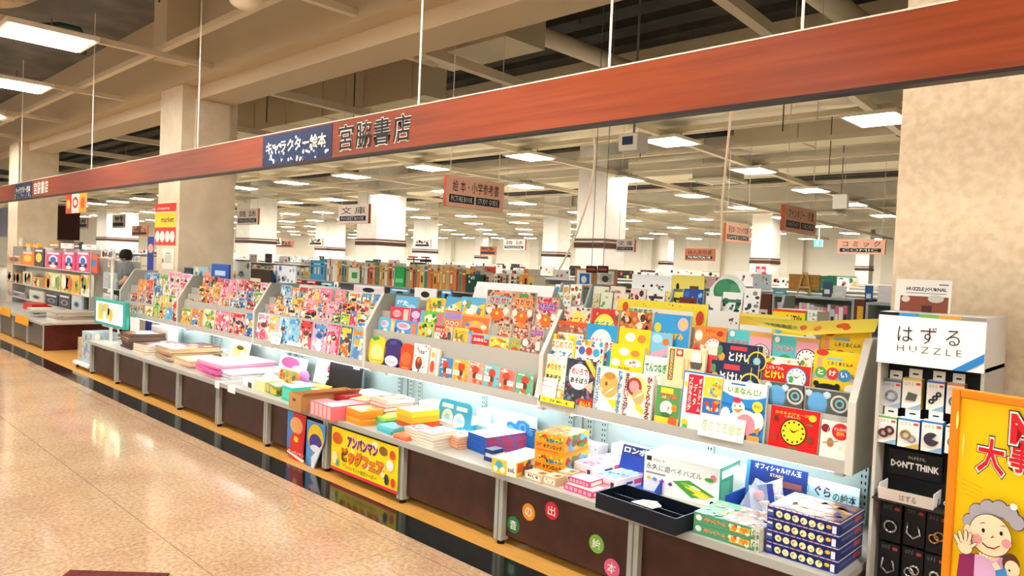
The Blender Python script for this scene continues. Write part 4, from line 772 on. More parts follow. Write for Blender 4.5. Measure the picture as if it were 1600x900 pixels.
rowset(2, 2, [(431, 461, 443, '#6a645a', Yl, 'dark grey'), (445, 463, 458, '#f4f2ea', Bl, 'white'), (459, 463, 476, '#8c8450', Yl, 'olive'), (476, 467, 492, '#f0a4c0', Pk, 'pink'), (492, 467, 511, '#f29a6c', Or, 'pink and orange'), (511, 470, 529, '#f2b0c0', Pk, 'soft pink'), (529, 473, 535, '#5a3a6c', Pk, 'dark purple'), (536, 473, 556, '#f0b42c', Rd, 'yellow and red'), (557, 474, 577, '#ead8cc', Rd, 'red and white'), (578, 478, 590, '#dce4b8', Gn, 'pale green')], 'magazine')
rowset(2, 1, [(421, 474, 434, '#d0e0b8', Pk, 'pale green'), (434, 476, 447, '#f0a85c', Or, 'orange'), (448, 478, 470, '#e0b884', Or, 'tan'), (471, 481, 496, '#f4d4cc', Rd, 'pale pink group'), (497, 487, 519, '#d8b0d8', Pk, 'lilac'), (520, 489, 533, '#4a5a44', Gn, 'dark green'), (534, 489, 547, '#c8d03c', Gn, 'yellow-green'), (548, 485, 558, '#d23a4c', Bl, 'red and blue'), (559, 490, 580, '#f0d83c', Bl, 'yellow and blue')], 'magazine')
rowset(2, 0, [(404, 488, 423, '#d8ecea', Pk, 'white crescent'), (423, 491, 438, '#f6b8b8', Yl, 'pink and yellow'), (438, 494, 453, '#a4d4e4', Bl, 'light blue'), (454, 496, 470, '#8cc8dc', Bl, 'sky blue'), (471, 500, 490, '#c8586c', Rd, 'dark pink'), (491, 504, 513, '#e8a8c8', Bl, 'pink and blue'), (514, 506, 533, '#d8405c', Pk, 'red and pink'), (534, 509, 552, '#3a5a7c', Yl, 'dark blue'), (553, 513, 573, '#6cb0d8', Or, 'blue and orange')], 'magazine')
card('price_card', (427, 518), (441, 522), (426, 537), 3.182, '#f6f2ea', [('b', 8, 81, ['#c8c0b4', '#b0a89c'], .1, .2, .9, .9, .06)], 'small white price card on the lip of the third rack', 'card')
card('shelf_card', (449, 532), (472, 538), (448, 545), 3.182, '#f6f0e8', [T_('ふろく', .1, .2, .9, .8, '#e8a0b0', .01)], 'wide white shelf card on the lip of the third rack', 'card', zb=.795)
rowset(3, 3, [(318, 430, 330, '#e8704c', Or, 'coral'), (331, 432, 341, '#3a3a44', Yl, 'black'), (341, 434, 355, '#e8506c', Pk, 'crimson'), (355, 436, 370, '#f09ab0', Pk, 'rose'), (371, 436, 383, '#f2b4c0', Pk, 'blush'), (383, 438, 395, '#c83a44', Rd, 'red'), (396, 440, 408, '#4a342c', Or, 'dark brown'), (408, 441, 419, '#f2e6da', Pk, 'cream')], 'magazine')
rowset(3, 2, [(312, 446, 320, '#6a5a3c', Yl, 'brown'), (320, 447, 334, '#f0b43c', Or, 'amber'), (335, 447, 345, '#c8a05c', Yl, 'ochre'), (346, 448, 356, '#f2c8d0', Pk, 'pale pink'), (356, 450, 371, '#f0a4b4', Pk, 'pink'), (372, 453, 385, '#f2c4c8', Bl, 'pink and blue'), (386, 454, 396, '#6a7ab8', Bl, 'blue-violet'), (397, 456, 414, '#efe2d0', Gn, 'cream and green')], 'magazine')
rowset(3, 1, [(288, 465, 300, '#8cbc3c', Gn, 'green'), (301, 467, 314, '#f0b02c', Or, 'golden'), (316, 462, 333, '#f08a2c', Rd, 'orange'), (336, 464, 346, '#e8e0d0', Pk, 'ivory'), (347, 465, 359, '#f0c08c', Or, 'peach'), (362, 469, 384, '#c8c4c0', Bl, 'grey'), (387, 470, 400, '#8a5a4c', Rd, 'russet'), (401, 473, 408, '#4a4a48', Bl, 'charcoal')], 'magazine')
rowset(3, 0, [(285, 480, 300, '#e8a83c', Gn, 'yellow and green'), (301, 482, 318, '#d88a3c', Or, 'orange-brown'), (320, 482, 337, '#dde0b4', Gn, 'pale lime'), (338, 485, 360, '#f06a6c', Pk, 'bright pink'), (361, 487, 385, '#d8a8a8', Rd, 'black-haired girls'), (386, 489, 401, '#7a7472', Bl, 'dark grey')], 'magazine')
rowset(4, 3, [(228, 425, 238, '#8ab0cc', Bl, 'grey-blue'), (239, 426, 250, '#c8d0d4', Bl, 'silver'), (251, 430, 263, '#58c03c', Gn, 'bright green'), (264, 424, 275, '#f2d4dc', Pk, 'pale pink'), (276, 425, 284, '#f2ece4', Pk, 'white'), (285, 427, 300, '#f4e8e8', Pk, 'pink-striped')], 'picture book')
rowset(4, 2, [(217, 436, 229, '#f0a02c', Or, 'orange'), (230, 437, 240, '#e86a3c', Rd, 'vermilion'), (243, 446, 255, '#3a84cc', Bl, 'blue'), (256, 444, 266, '#f2f0e8', Gn, 'white'), (267, 443, 280, '#f6f0ec', Pk, 'ivory'), (282, 440, 292, '#efd8dc', Rd, 'red-lined')], 'picture book')
rowset(4, 1, [(205, 456, 216, '#f0a08c', Rd, 'salmon'), (217, 452, 228, '#ee9a54', Or, 'peach'), (229, 455, 241, '#e8e0cc', Rd, 'cream'), (243, 462, 252, '#f0ece0', Gn, 'off-white'), (253, 462, 262, '#f2d23c', Yl, 'yellow'), (264, 460, 276, '#d8ecd8', Gn, 'mint'), (277, 462, 285, '#d82c4c', Rd, 'crimson')], 'picture book')
rowset(4, 0, [(203, 475, 215, '#d0bca0', Or, 'tan'), (217, 474, 227, '#e8b48c', Or, 'apricot'), (228, 478, 239, '#f2eedc', Yl, 'cream'), (240, 476, 249, '#6cc44c', Gn, 'green'), (250, 478, 259, '#e88a4c', Gn, 'orange'), (260, 480, 271, '#58bcd8', Bl, 'aqua'), (272, 470, 283, '#d82c44', Rd, 'red')], 'picture book')
# ------------------------------------------------------------------ merchandise on the worktop
def foot(FL, FR, BR, topy, zb=CZ, D=None):
    """footprint from the photo pixels of three lower corners; returns origin, turn, width, depth, height"""
    a = on(2, zb, *FL); b = on(2, zb, *FR); ang = math.atan2(b[1] - a[1], b[0] - a[0]); W = math.hypot(b[0] - a[0], b[1] - a[1])
    if D is None:
        c = on(2, zb, *BR); D = abs(-(c[0] - b[0]) * math.sin(ang) + (c[1] - b[1]) * math.cos(ang))
    H = on(1, a[1], FL[0], topy)[2] - zb
    return a, ang, W, D, H
def flat_book(W, D, T, top, spine, page, spec, loc, rz, name='book', pside=None):
    t = MB(); t.box(0, W, 0, D, T - .0015, T, M(top, .35)); t.box(0, W, 0, D, 0, .0015, M(top, .35)); t.box(0, .0015, 0, D, 0, T, M(spine, .4)) if spine else None
    paint(t, spec, topf(0, 0, T), W, D)
    o = t.build(name, None, loc, (0, 0, rz))
    p = MB(); p.box(.0016, W - .003, .003, D - .003, .0016, T - .0016, M(page, .7), side=M(pside or page, .7)); p.build('page_block', o)
    return o
def stk(desc, where, group, FL, FR, BR, topy, n, cols, page='#efe6d4', zb=CZ, D=None, spec=None, jit=.006, name='book', cat='book', solid=False, seed=0, turn=None, pside=None):
    a, ang, W, D, H = foot(FL, FR, BR, topy, zb, D); rr = random.Random(seed + int(FL[0])); T = H / n
    ang = turn if turn is not None else ang
    for i in range(n):
        c = cols[i % len(cols)]; q = ang + rr.uniform(-1, 1) * jit * 6
        loc = (a[0] + rr.uniform(-1, 1) * jit, a[1] + rr.uniform(-1, 1) * jit * .6, zb + i * T + .0003)
        top_spec = (spec or []) if i == n - 1 else []
        if solid:
            t = MB(); t.box(0, W, 0, D, 0, T - .0008, M(c, .4)); paint(t, top_spec, topf(0, 0, T - .0008), W, D); o = t.build(name, None, loc, (0, 0, q))
        else: o = flat_book(W, D, T - .0006, c, c, page, top_spec, loc, q, name, pside)
        pos = 'topmost' if i == n - 1 and n > 1 else ('lowest' if i == 0 and n > 1 else ('%s from the bottom' % ORD[i] if n > 1 else ''))
        lab = (desc if isinstance(desc, str) else desc[i % len(desc)])
        tag(o, '%s, %s %s' % (lab, pos, where) if n > 1 else '%s %s' % (lab, where), cat, group)
    return a, ang, W, D, H
def gbox(name, label, cat, FL, FR, BR, topy, col, fspec=(), rspec=(), tspec=(), zb=CZ, D=None, group=None, top=None, side=None, H=None):
    a, ang, W, D, H0 = foot(FL, FR, BR, topy, zb, D); H = H or H0
    mb = MB(); mb.box(0, W, 0, D, 0, H, M(col, .4), top=M(top or col, .35), side=M(side or col, .4))
    paint(mb, list(fspec), front(0, 0, 0), W, H); paint(mb, list(rspec), rightf(W, 0, 0), D, H); paint(mb, list(tspec), topf(0, 0, H), W, D)
    o = mb.build(name, None, (a[0], a[1], zb + .0003), (0, 0, ang)); return tag(o, label, cat, group)
# navy boxes with rows of round portraits
a, ang, W, D, H = foot((1196, 862), (1308, 897), (1337, 866), 787)
for i in range(4):
    h = H / 4 - .001; mb = MB(); mb.box(0, W, 0, D, 0, h, M('#27316e', .35))
    sp = [('r', 0, .9, 1, 1, '#d9dcea')] + [('r', k / 24, .9, k / 24 + .02, 1, '#c8344c') for k in range(0, 24, 2)]
    sp += [('r', 0, 0, 1, .08, '#3f4ba0'), ('r', .01, .2, .1, .8, '#46579c'), ('r', .02, .52, .09, .7, '#e8e2d4')]
    for k in range(6): sp += [('c', .185 + .118 * k, .5, .047, '#efe6b4'), ('b', 4, 70 + k, ['#8a7a4c', '#c89a4c'], .165 + .118 * k, .3, .205 + .118 * k, .7, .012)]
    sp += [('e', .885, .62, .035, .16, '#f0b83c'), ('r', .93, .2, .985, .8, '#dfe3f0')]
    paint(mb, sp, front(0, 0, 0), W, h)
    paint(mb, [('r', .1, .4, .6, .6, '#4a58b8'), ('r', .62, .3, .9, .7, '#c8344c'), ('r', 0, .9, 1, 1, '#d9dcea')], rightf(W, 0, 0), D, h)
    if i == 3: paint(mb, [('r', .02, .04, .98, .96, '#8a6a4c'), ('b', 50, 91, ['#c89a5c', '#5a7ab0', '#8a4a34', '#e0c890', '#3a4a8c', '#d8b47a'], .03, .05, .97, .95, .07), ('r', .3, .3, .8, .5, '#b8743c')], topf(0, 0, h), W, D)
    o = mb.build('game_box', None, (a[0], a[1], CZ + i * H / 4 + .0004), (0, 0, ang)); tag(o, 'navy game box with round portraits, %s of four at the right end' % ['lowest', 'second from the bottom', 'second from the top', 'topmost'][i], 'box', 'navy game boxes')
a, ang, W, D, H = foot((1083, 832), (1186, 864), (0, 0), 798, D=.24)
for i in range(2):
    h = H / 2 - .001; mb = MB(); mb.box(0, W, 0, D, 0, h, M('#4f9a72', .35), side=M('#e6e4d2', .4))
    paint(mb, [('e', .08, .55, .05, .28, '#e8ece0'), T_('バチっとゲーム', .16, .34, .5, .74, '#e8542c', .04, '#f0d890'), ('r', .56, .2, .86, .8, '#f0b83c'), ('b', 16, 95, ['#d8452c', '#f6e8c4', '#f0902c'], .56, .25, .86, .75, .03), ('r', .88, 0, 1, 1, '#e6e4d2'), ('b', 24, 96, ['#4a8a62', '#c8c8b4'], .89, .1, .99, .9, .02)], front(0, 0, 0), W, h)
    if i == 1: paint(mb, [('r', .42, .02, .99, .98, '#9a8476'), ('b', 60, 97, ['#c85a4c', '#e0c8a8', '#5a7a8c', '#7a4a3c', '#d8a86c', '#b8b8a4'], .42, .02, .99, .98, .05), ('b', 16, 98, ['#f0d84c', '#e8f0d8', '#3a8a5c'], .02, .04, .4, .96, .06)], topf(0, 0, h), W, D)
    o = mb.build('game_box', None, (a[0], a[1], CZ + i * H / 2 + .0004), (0, 0, ang)); tag(o, 'flat green game box with orange lettering, %s of two beside the navy boxes' % ['lower', 'upper'][i], 'box', 'green game boxes')
# navy open carton of toy blisters
p = on(2, CZ, 1152, 797); q = on(2, CZ, 1262, 822)
t = empty('display_carton', (p[0], 3.20, CZ), 'open navy carton holding clear toy blisters, behind the green boxes', 'carton'); W = .30; NB = M('#1f4496', .4)
b = MB(); b.box(0, W, 0, .004, 0, .07, NB); b.box(0, .004, 0, .2, 0, .1, NB); b.box(W - .004, W, 0, .2, 0, .1, NB); b.box(0, W, 0, .2, 0, .004, NB); b.build('tray', t)
b = MB(); b.box(0, W, 0, .004, 0, .24, M('#1c2f6c', .4)); P = front(0, 0, 0)
paint(b, [T_('オフィシャルけん玉', .14, .86, .9, .97, '#e8ecf4', .02), T_('STARS', .4, .76, .62, .82, '#c8a86c', .02), ('r', .55, .6, .92, .72, '#7a4a48'), ('r', 0, .0, .06, 1, '#3a7ab8')], P, W, .24); b.build('header_card', t, (0, .19, 0), (-.1, 0, 0))
for k, (x, y, rz, tilt, c, c2) in enumerate([(.075, .09, .3, .5, '#c02a4c', '#d8a080'), (.17, .05, -.35, .35, '#b85a6c', '#d8b49a'), (.21, .11, -.5, .7, '#d8502c', '#c8b49c')]):
    bl = empty('toy_blister', (p[0] + x, 3.20 + y, CZ + .012 + .03 * (k == 2)), ['clear blister with a crimson ball toy in the navy carton', 'clear blister with a pink wooden toy low in the navy carton', 'clear blister with an orange toy at the right of the navy carton'][k], 'toy blister', 'toy blisters in the navy carton'); bl.rotation_euler = (-tilt, rz, 0)
    b = MB(); b.box(-.05, .05, .03, .033, 0, .17, M('#20409a', .4)); b.build('backing_card', bl)
    b = MB(); b.lathe([(0, 0), (.02, .006), (.026, .026), (.02, .046), (0, .052)], (-.012, .004, .09), M(c, .3), 16); b.build('ball', bl, smooth=True)
    b = MB(); b.lathe([(.004, 0), (.016, .004), (.01, .02), (.012, .05), (.022, .06), (.024, .072), (0, .072)], (.012, .004, .015), M(c2, .5), 14); b.build('handle', bl, smooth=True)
    b = MB(); b.box(-.046, .046, -.022, -.0205, .005, .165, clear('blister_film', '#e8f0f8', .22)); b.box(-.046, -.0445, -.022, .03, .005, .165, clear('blister_side', '#e8f0f8', .22)); b.build('clear_front', bl)
card('display_board', (1258, 744), (1344, 766), (1252, 838), 3.50, '#a9d4de', [('r', 0, .8, 1, 1, '#d4ecf0'), ('v', 'り', .02, .6, .1, .85, '#4a9ab8', .02), T_('ぐら', .2, .6, .5, .86, '#5a2a50', .03), T_('の絵本', .54, .56, .96, .78, '#3a3430', .02), ('r', 0, 0, 1, .42, '#b8a468'), ('e', .55, .26, .4, .2, '#a89a5c'), ('e', .3, .2, .2, .1, '#e8b088'), ('e', .8, .22, .18, .12, '#d8c84c')], 'pale blue display board with dark lettering behind the navy game boxes', 'display board', T=.02, lean=.12, zb=CZ)
# white puzzle box
gbox('puzzle_box', 'large white puzzle box with a green and yellow picture behind the black tray', 'box', (1005, 765), (1122, 795), (1147, 776), 706, '#f4f4f0',
     [('r', .03, .82, .1, .94, '#2a2a2c'), T_('ブロック', .12, .82, .28, .9, '#3a3a3c', .0), T_('永久に遊べるパズル', .03, .6, .78, .76, '#2c2c30', -.004), ('r', .03, .49, .3, .53, '#8a8a88'), ('p', [(.4, .42), (.62, .53), (.96, .26), (.66, .1)], '#4f9a3c'), ('p', [(.6, .44), (.9, .24), (.8, .18), (.56, .34)], '#e0d83c'), ('p', [(.5, .42), (.6, .34), (.66, .38), (.58, .46)], '#7cc04c'), ('p', [(.62, .4), (.74, .32), (.78, .35), (.68, .42)], '#f4f4ec'), ('p', [(.66, .2), (.82, .14), (.88, .2), (.74, .26)], '#f0e04c'), ('p', [(.04, .36), (.08, .44), (.11, .36), (.08, .32)], '#f0c83c'), ('p', [(.12, .36), (.16, .42), (.2, .36), (.16, .31)], '#3aa0d8'), ('p', [(.22, .34), (.27, .4), (.3, .34), (.26, .29)], '#c83aa0'), ('p', [(.34, .32), (.38, .38), (.41, .31), (.37, .27)], '#6a3aa0'), ('e', .93, .72, .04, .09, '#d87a8c'), ('e', .88, .66, .06, .05, '#4a9a3c'), ('c', .93, .09, .03, '#1e1e20')],
     [('r', 0, 0, 1, 1, '#2f8a6c'), ('r', .1, .1, .5, .6, '#4aa080'), ('r', .1, .7, .9, .9, '#e8f0e8')], (), zb=CZ)
# black tray
a, ang, W, D, H = foot((930, 793), (1055, 838), (1088, 822), 768); D = max(D, .22)
t = empty('display_tray', (a[0], a[1], CZ), 'black open display tray at the front edge of the worktop', 'tray', None, ang); BK = M('#0f1622', .3)
b = MB(); b.box(0, W, 0, D, 0, .004, BK); b.box(0, W, 0, .004, .004, H, BK); b.box(0, W, D - .004, D, .004, H, BK); b.box(0, .004, .004, D - .004, .004, H, BK); b.box(W - .004, W, .004, D - .004, .004, H, BK); b.build('tray_shell', t)
b = MB(); b.box(W * .5 - .002, W * .5 + .002, .004, D - .004, .004, H * .75, BK); b.box(.004, W - .004, D * .55, D * .55 + .004, .004, H * .7, BK); b.build('divider', t)
mb = MB(); mb.add([(0, 0, 0), (.13, -.01, .004), (.14, .05, .006), (.09, .08, .01), (.02, .07, .002)], [(0, 1, 2, 3, 4)], M('#f6f2e8', .6)); mb.add([(0, 0, -.002), (.13, -.01, .002), (.14, .05, .004), (.09, .08, .008), (.02, .07, 0)], [(4, 3, 2, 1, 0)], M('#f6f2e8', .6)); mb.add([(.07, .02, .006), (.11, .02, .0075), (.11, .03, .0085), (.07, .03, .007)], [(0, 1, 2, 3)], M('#e8b45c', .6))
ca, sa = math.cos(ang), math.sin(ang); ox, oy = W * .34, D * .32
tag(mb.build('paper_sheet', None, (a[0] + ox * ca - oy * sa, a[1] + ox * sa + oy * ca, CZ + H * .76), (0, 0, ang)), 'crumpled white paper sheet lying in the black tray', 'paper')
# blue carton with slanted header and the boxes in it
p = on(2, CZ, 917, 762)
t = empty('display_carton', (p[0], p[1] + .12, CZ), 'bright blue carton with a slanted header card behind the pink boxes', 'carton'); W = x_at(1003, p[1] + .2, .6) - x_at(928, p[1] + .2, .6); BL = M('#2a4fb0', .4)
b = MB(); b.box(0, W, 0, .16, 0, .004, BL); b.box(0, W, 0, .004, 0, .03, BL); b.build('tray', t)
b = MB(); b.box(0, W, 0, .004, 0, .19, M('#2348a8', .4)); paint(b, [('r', 0, .76, 1, 1, '#24386c'), T_('ロンポス', .04, .78, .66, .97, '#f4f4f6', .04), T_('シリーズ', .68, .8, .95, .88, '#e0506c', .02)], front(0, 0, 0), W, .19); b.build('header_card', t, (0, .14, .004), (-.3, 0, 0))
b = MB(); b.prism([(.004, .004), (.19, .15), (.15, .004)], W - .004, W, BL); b.build('side_wing', t)
def gamebox2(FL, FR, BR, topy, tc, c, label, zb=CZ, D=None):
    return gbox('game_box', label, 'box', FL, FR, BR, topy, '#f0e8ea', [('r', .1, .3, .7, .5, '#e8a0b0'), ('r', .74, .2, .9, .7, '#4a3a5c')], [('r', .55, .3, .9, .7, '#e0506c'), ('r', .3, .4, .5, .6, '#3a3a6c')], [('r', .03, .04, .97, .96, tc), ('b', 30, int(FL[0]), c, .04, .05, .96, .95, .08)], zb, D, 'small game boxes by the blue carton')
gamebox2((894, 741), (925, 751), (965, 729), 720, '#e8a0b4', ['#d8507c', '#f4dce0', '#8ac0b0', '#b04a6c'], 'white game box with a pink patterned lid beside the blue carton')
gamebox2((930, 758), (962, 769), (991, 749), 740, '#7aa8d0', ['#3a6ab0', '#e8c0c8', '#d85a7c', '#c8dce8'], 'white game box with a blue patterned lid beside the black tray')
for i, (FL, FR, BR, ty, lab) in enumerate([((881, 764), (926, 779), (950, 766), 752, 'pink striped slim box, lower of two beside the black tray'), ((889, 753), (921, 763), (945, 752), 742, 'pink striped slim box, upper of two beside the black tray')]):
    z = CZ if i == 0 else CZ + .031
    gbox('slim_box', lab, 'box', FL, FR, BR, ty, '#d8487c', [('r', .04 + k * .16, .2, .15 + k * .16, .8, '#f0a0b8') for k in range(6)], [('r', .1, .2, .9, .8, '#f3e0cc')], [('r', .05, .05, .95, .95, '#f3dcc4')], z, .11, 'pink slim boxes', H=.03)
for i, (FL, FR, BR, ty, lab) in enumerate([((819, 747), (846, 757), (862, 747), 735, 'small kraft box with white front, left of three'), ((848, 756), (868, 762), (882, 752), 742, 'small kraft box with white front, middle of three'), ((872, 752), (893, 757), (906, 742), 736, 'small kraft box with white front, right of three')]):
    gbox('small_box', lab, 'box', FL, FR, BR, ty, '#d0b48c', [('r', .08, .2, .92, .8, '#efe6d4'), ('b', 8, i, ['#4a3a2c'], .2, .3, .8, .7, .04)], [], [('r', .1, .1, .5, .9, '#e8dcc4'), ('r', .55, .3, .9, .7, '#8a5a34')], D=.09, group='small kraft boxes')
OR = '#ef9d24'
def diy(zb, FL, FR, BR, ty, lab):
    gbox('toy_box', lab, 'box', FL, FR, BR, ty, OR, [('b', 10, 3, ['#3a6a3c', '#d8452c', '#4a3a2c', '#f4d84c'], .1, .7, .45, .9, .04), T_('DIY', .06, .36, .26, .54, '#d8302c', .04), T_('キアンロック', .3, .3, .92, .52, '#2c2018', .04), ('r', .08, .14, .8, .22, '#d86a2c'), ('b', 14, 4, ['#4a8a4c', '#f0d83c', '#3a78b0'], .55, .68, .95, .92, .05)], [('b', 18, 5, ['#3a7a4c', '#8a5a2c', '#5a9ac0', '#d8452c'], .15, .3, .9, .9, .1), ('r', .05, .08, .95, .24, '#c8742c')], [('r', .05, .06, .95, .94, '#e8a85c'), ('b', 26, 6, ['#7a9ab0', '#e8d8b0', '#c8643c', '#8a6a3c'], .06, .08, .94, .92, .08)], zb, None, 'orange toy boxes')
diy(CZ, (834, 737), (880, 748), (906, 730), 706, 'orange building toy box, lower of two behind the kraft boxes')
z2 = CZ + foot((834, 737), (880, 748), (906, 730), 706)[4] + .001
a = foot((834, 737), (880, 748), (906, 730), 706)
o = bpy.data.objects['toy_box'].copy(); COL.objects.link(o); o.location = (a[0][0] - .006, a[0][1] + .006, z2); tag(o, 'orange building toy box, upper of two behind the kraft boxes', 'box', 'orange toy boxes')
gbox('toy_box', 'white and yellow bead toy box at the front of the worktop', 'box', (768, 737), (806, 747), (856, 729), 714, '#f3efe6', [('r', 0, 0, .62, 1, '#f2c834'), ('e', .3, .6, .16, .28, '#4aa8b8'), ('e', .16, .3, .1, .2, '#f6f0e0'), ('e', .46, .3, .1, .2, '#f6f0e0'), T_('zoL', .66, .3, .96, .6, '#2a2622', .02)], [('r', 0, 0, .68, 1, '#f2c834'), ('r', .03, .3, .2, .9, '#e05a2c'), ('b', 16, 7, ['#a83a2c', '#f6efe0', '#3a7a8c', '#e8902c'], .2, .15, .66, .85, .06), ('b', 8, 8, ['#2a2622'], .74, .15, .96, .85, .03)], [('b', 26, 9, ['#e0902c', '#d8542c', '#f0d05c', '#c8a878', '#8a5a3c'], .05, .3, .95, .95, .03)])
stk('navy and white card pack', 'in the pile beside the bead box', 'navy card packs', (757, 719), (770, 723), (790, 712), 700, 3, ['#263a6c', '#e8e8ec', '#263a6c'], solid=True, D=.09, name='card_pack', cat='card pack')
stk('thin white-covered workbook with blue spine', 'of the tall blue stack', 'blue-spined workbooks', (730, 701), (758, 712), (816, 690), 674, 8, ['#2a62b8', '#2e6ac4', '#3270c8'], page='#2a5fb4', pside='#d8485c', spec=[('r', 0, 0, 1, 1, '#f4f2ee'), ('b', 10, 10, ['#e8d0d8', '#d0d8e8'], .1, .1, .9, .9, .08)], jit=.004)
stk('orange-edged paperback', 'of the stack left of the blue one', 'orange-edged paperbacks', (693, 694), (715, 703), (737, 695), 675, 5, ['#e0784c', '#e8a07c', '#d8683c'], page='#efc9a4', spec=[('r', .04, .04, .96, .96, '#f2ece4'), ('b', 12, 11, ['#e89c8c', '#d8c8b0'], .1, .1, .9, .9, .1)])
stk('white paperback', 'of the front white stack', 'white paperbacks', (652, 695), (676, 703), (698, 690), 671, 5, ['#ece6dc', '#f2eee6'], page='#e2d6bf', spec=[('r', .04, .04, .96, .96, '#f5f2ee'), ('b', 20, 12, ['#d85a6c', '#e8a4ac', '#7a8ab0'], .08, .1, .92, .9, .08)])
stk('cream paperback', 'of the leaning stack beside the white one', 'cream paperbacks', (631, 684), (652, 693), (668, 684), 665, 4, ['#e6dccb', '#efe8da'], page='#dccfb4', spec=[('b', 14, 13, ['#d86a7c', '#c8b0a0'], .1, .1, .9, .9, .1)])
# two pale blue trays of white books with a rounded header
for i, (FL, FR, BR, ty, lab) in enumerate([((648, 660), (674, 669), (690, 657), 645, 'left pale blue tray of white books'), ((682, 671), (708, 680), (734, 663), 656, 'right pale blue tray of white books')]):
    a, ang, W, D, H = foot(FL, FR, BR, ty); t = empty('display_tray', (a[0], a[1], CZ), lab, 'tray', 'pale blue trays', ang); LB = M('#3aa4dc', .4)
    b = MB(); b.box(0, W, 0, D, 0, .003, LB); b.box(0, W, 0, .003, .003, H * .7, LB); b.box(0, W, D - .003, D, .003, H * .7, LB); b.box(0, .003, .003, D - .003, .003, H * .7, LB); b.box(W - .003, W, .003, D - .003, .003, H * .7, LB); b.build('tray_shell', t)
    for k in range(3):
        bo = flat_book(W - .012, D - .012, H / 3, '#f1eeea', '#e8e2dc', '#e6dccb', [('b', 14, 14 + i, ['#e07a6c', '#e8b0a0', '#c8d0d8'], .1, .1, .9, .9, .08)], (a[0] + .006 * math.cos(ang) - .006 * math.sin(ang), a[1] + .006 * math.sin(ang) + .006 * math.cos(ang), CZ + .0035 + k * H / 3 * 1.01), ang)
        tag(bo, 'white illustrated book, %s in the %s pale blue tray' % (['lowest', 'middle', 'topmost'][k], ['left', 'right'][i]), 'book', 'white books in the blue trays')
def rounded_card(px0, px1, ytop, pbot, Y, c, spec, name, label, cat, lean=.15, rr=.25):
    a = on(1, Y, *pbot); z0 = a[2]; p = on_lean(Y, z0, lean, px0, ytop); X1 = x_at(px1, p[1], p[2]); W = X1 - p[0]; H = p[2] - z0
    r = rr * min(W, H); pr = [(0, 0), (W, 0)] + [(W - r + r * math.cos(q), H - r + r * math.sin(q)) for q in [i * math.pi / 12 for i in range(7)]] + [(r - r * math.sin(q), H - r + r * math.cos(q)) for q in [i * math.pi / 12 for i in range(7)]]
    mb = MB(); mb.slab(pr, lambda u, v, d: (u - W / 2, d, v), 0, .004, M(c, .4)); paint(mb, spec, front(-W / 2, 0, 0), W, H)
    return tag(mb.build(name, None, (p[0] + W / 2, Y, z0), (-math.atan(lean), 0, 0)), label, cat)
rounded_card(688, 740, 620, (688, 668), 3.30, '#3fb2d6', [('r', .1, .72, .44, .86, '#e8f4f8'), ('r', .54, .7, .86, .84, '#e8f4f8'), ('c', .3, .4, .17, '#e4f2f6'), ('c', .66, .34, .17, '#e4f2f6'), ('c', .3, .4, .08, '#8ed0e4'), ('c', .66, .34, .08, '#8ed0e4')], 'header_card', 'rounded pale blue header card standing behind the trays', 'card')
stk(['orange boxed book', 'orange-red boxed book', 'amber boxed book', 'yellow boxed book'], 'of the yellow stack left of the blue trays', 'yellow and orange boxed books', (620, 673), (644, 682), (664, 668), 636, 4, ['#ee9a2c', '#d8542c', '#f0a42c', '#f2c22c'], solid=True, spec=[('r', .2, .02, .99, .98, '#a83424'), ('r', .4, .1, .96, .9, '#f0e2d4')], jit=.008)
stk('red and white boxed book', 'of the tall red stack', 'red boxed books', (577, 652), (602, 661), (624, 648), 619, 6, ['#d8343c', '#e8b0a8', '#c82c34', '#e05a5c'], page='#f0d8cc', spec=[('r', .05, .05, .95, .95, '#c8a888'), ('b', 14, 15, ['#e8d8b8', '#8a5a4c', '#d8453c'], .1, .1, .9, .9, .1)], jit=.009)
stk('orange sound book', 'of the orange stack at the counter edge', 'orange sound books', (540, 657), (563, 666), (579, 655), 635, 4, ['#f0962c', '#f2a83c', '#e8862c'], solid=True, spec=[('r', .05, .05, .95, .95, '#e8b84c'), ('b', 10, 16, ['#d8742c', '#f0d890'], .1, .1, .9, .9, .1)], jit=.007)
stk('red-lidded orange book', 'of the stack beside the pink boxes', 'red-lidded books', (519, 648), (541, 656), (560, 645), 626, 4, ['#e8702c', '#f0a04c', '#e05a2c', '#d83a34'], solid=True, spec=[('r', .1, .1, .9, .9, '#c82c34')], jit=.008)
stk('crimson flat pack', 'in the loose pile behind the orange books', 'crimson flat packs', (505, 636), (535, 644), (570, 628), 612, 5, ['#b8343c', '#c8485c', '#e0c8c8', '#a82c34'], solid=True, jit=.016, name='flat_pack', cat='pack', D=.16)
stk('yellow picture book', 'of the low stack before the black carton', 'yellow low books', (545, 645), (575, 650), (600, 636), 622, 3, ['#f0cf5c', '#f4dc84', '#e8b84c'], spec=[('b', 12, 17, ['#d8542c', '#f6ead0', '#e8a83c'], .1, .1, .9, .9, .1)], jit=.01, D=.15)
stk('lime green small pack', 'of the green pile at the counter edge', 'green small packs', (581, 661), (602, 668), (614, 659), 647, 3, ['#8ac84c', '#5ab88c', '#a8d85c'], solid=True, jit=.008, name='small_pack', cat='pack')
stk('teal small pack', 'of the teal pile at the counter edge', 'teal small packs', (589, 672), (612, 680), (620, 671), 662, 2, ['#4ab4c0', '#6cc4d0'], solid=True, jit=.008, name='small_pack', cat='pack')
stk('coral card pack', 'lying at the counter edge below the yellow stack', 'coral card packs', (613, 684), (634, 690), (642, 682), 677, 2, ['#e86a4c', '#f08a5c'], solid=True, jit=.01, name='card_pack', cat='card pack')
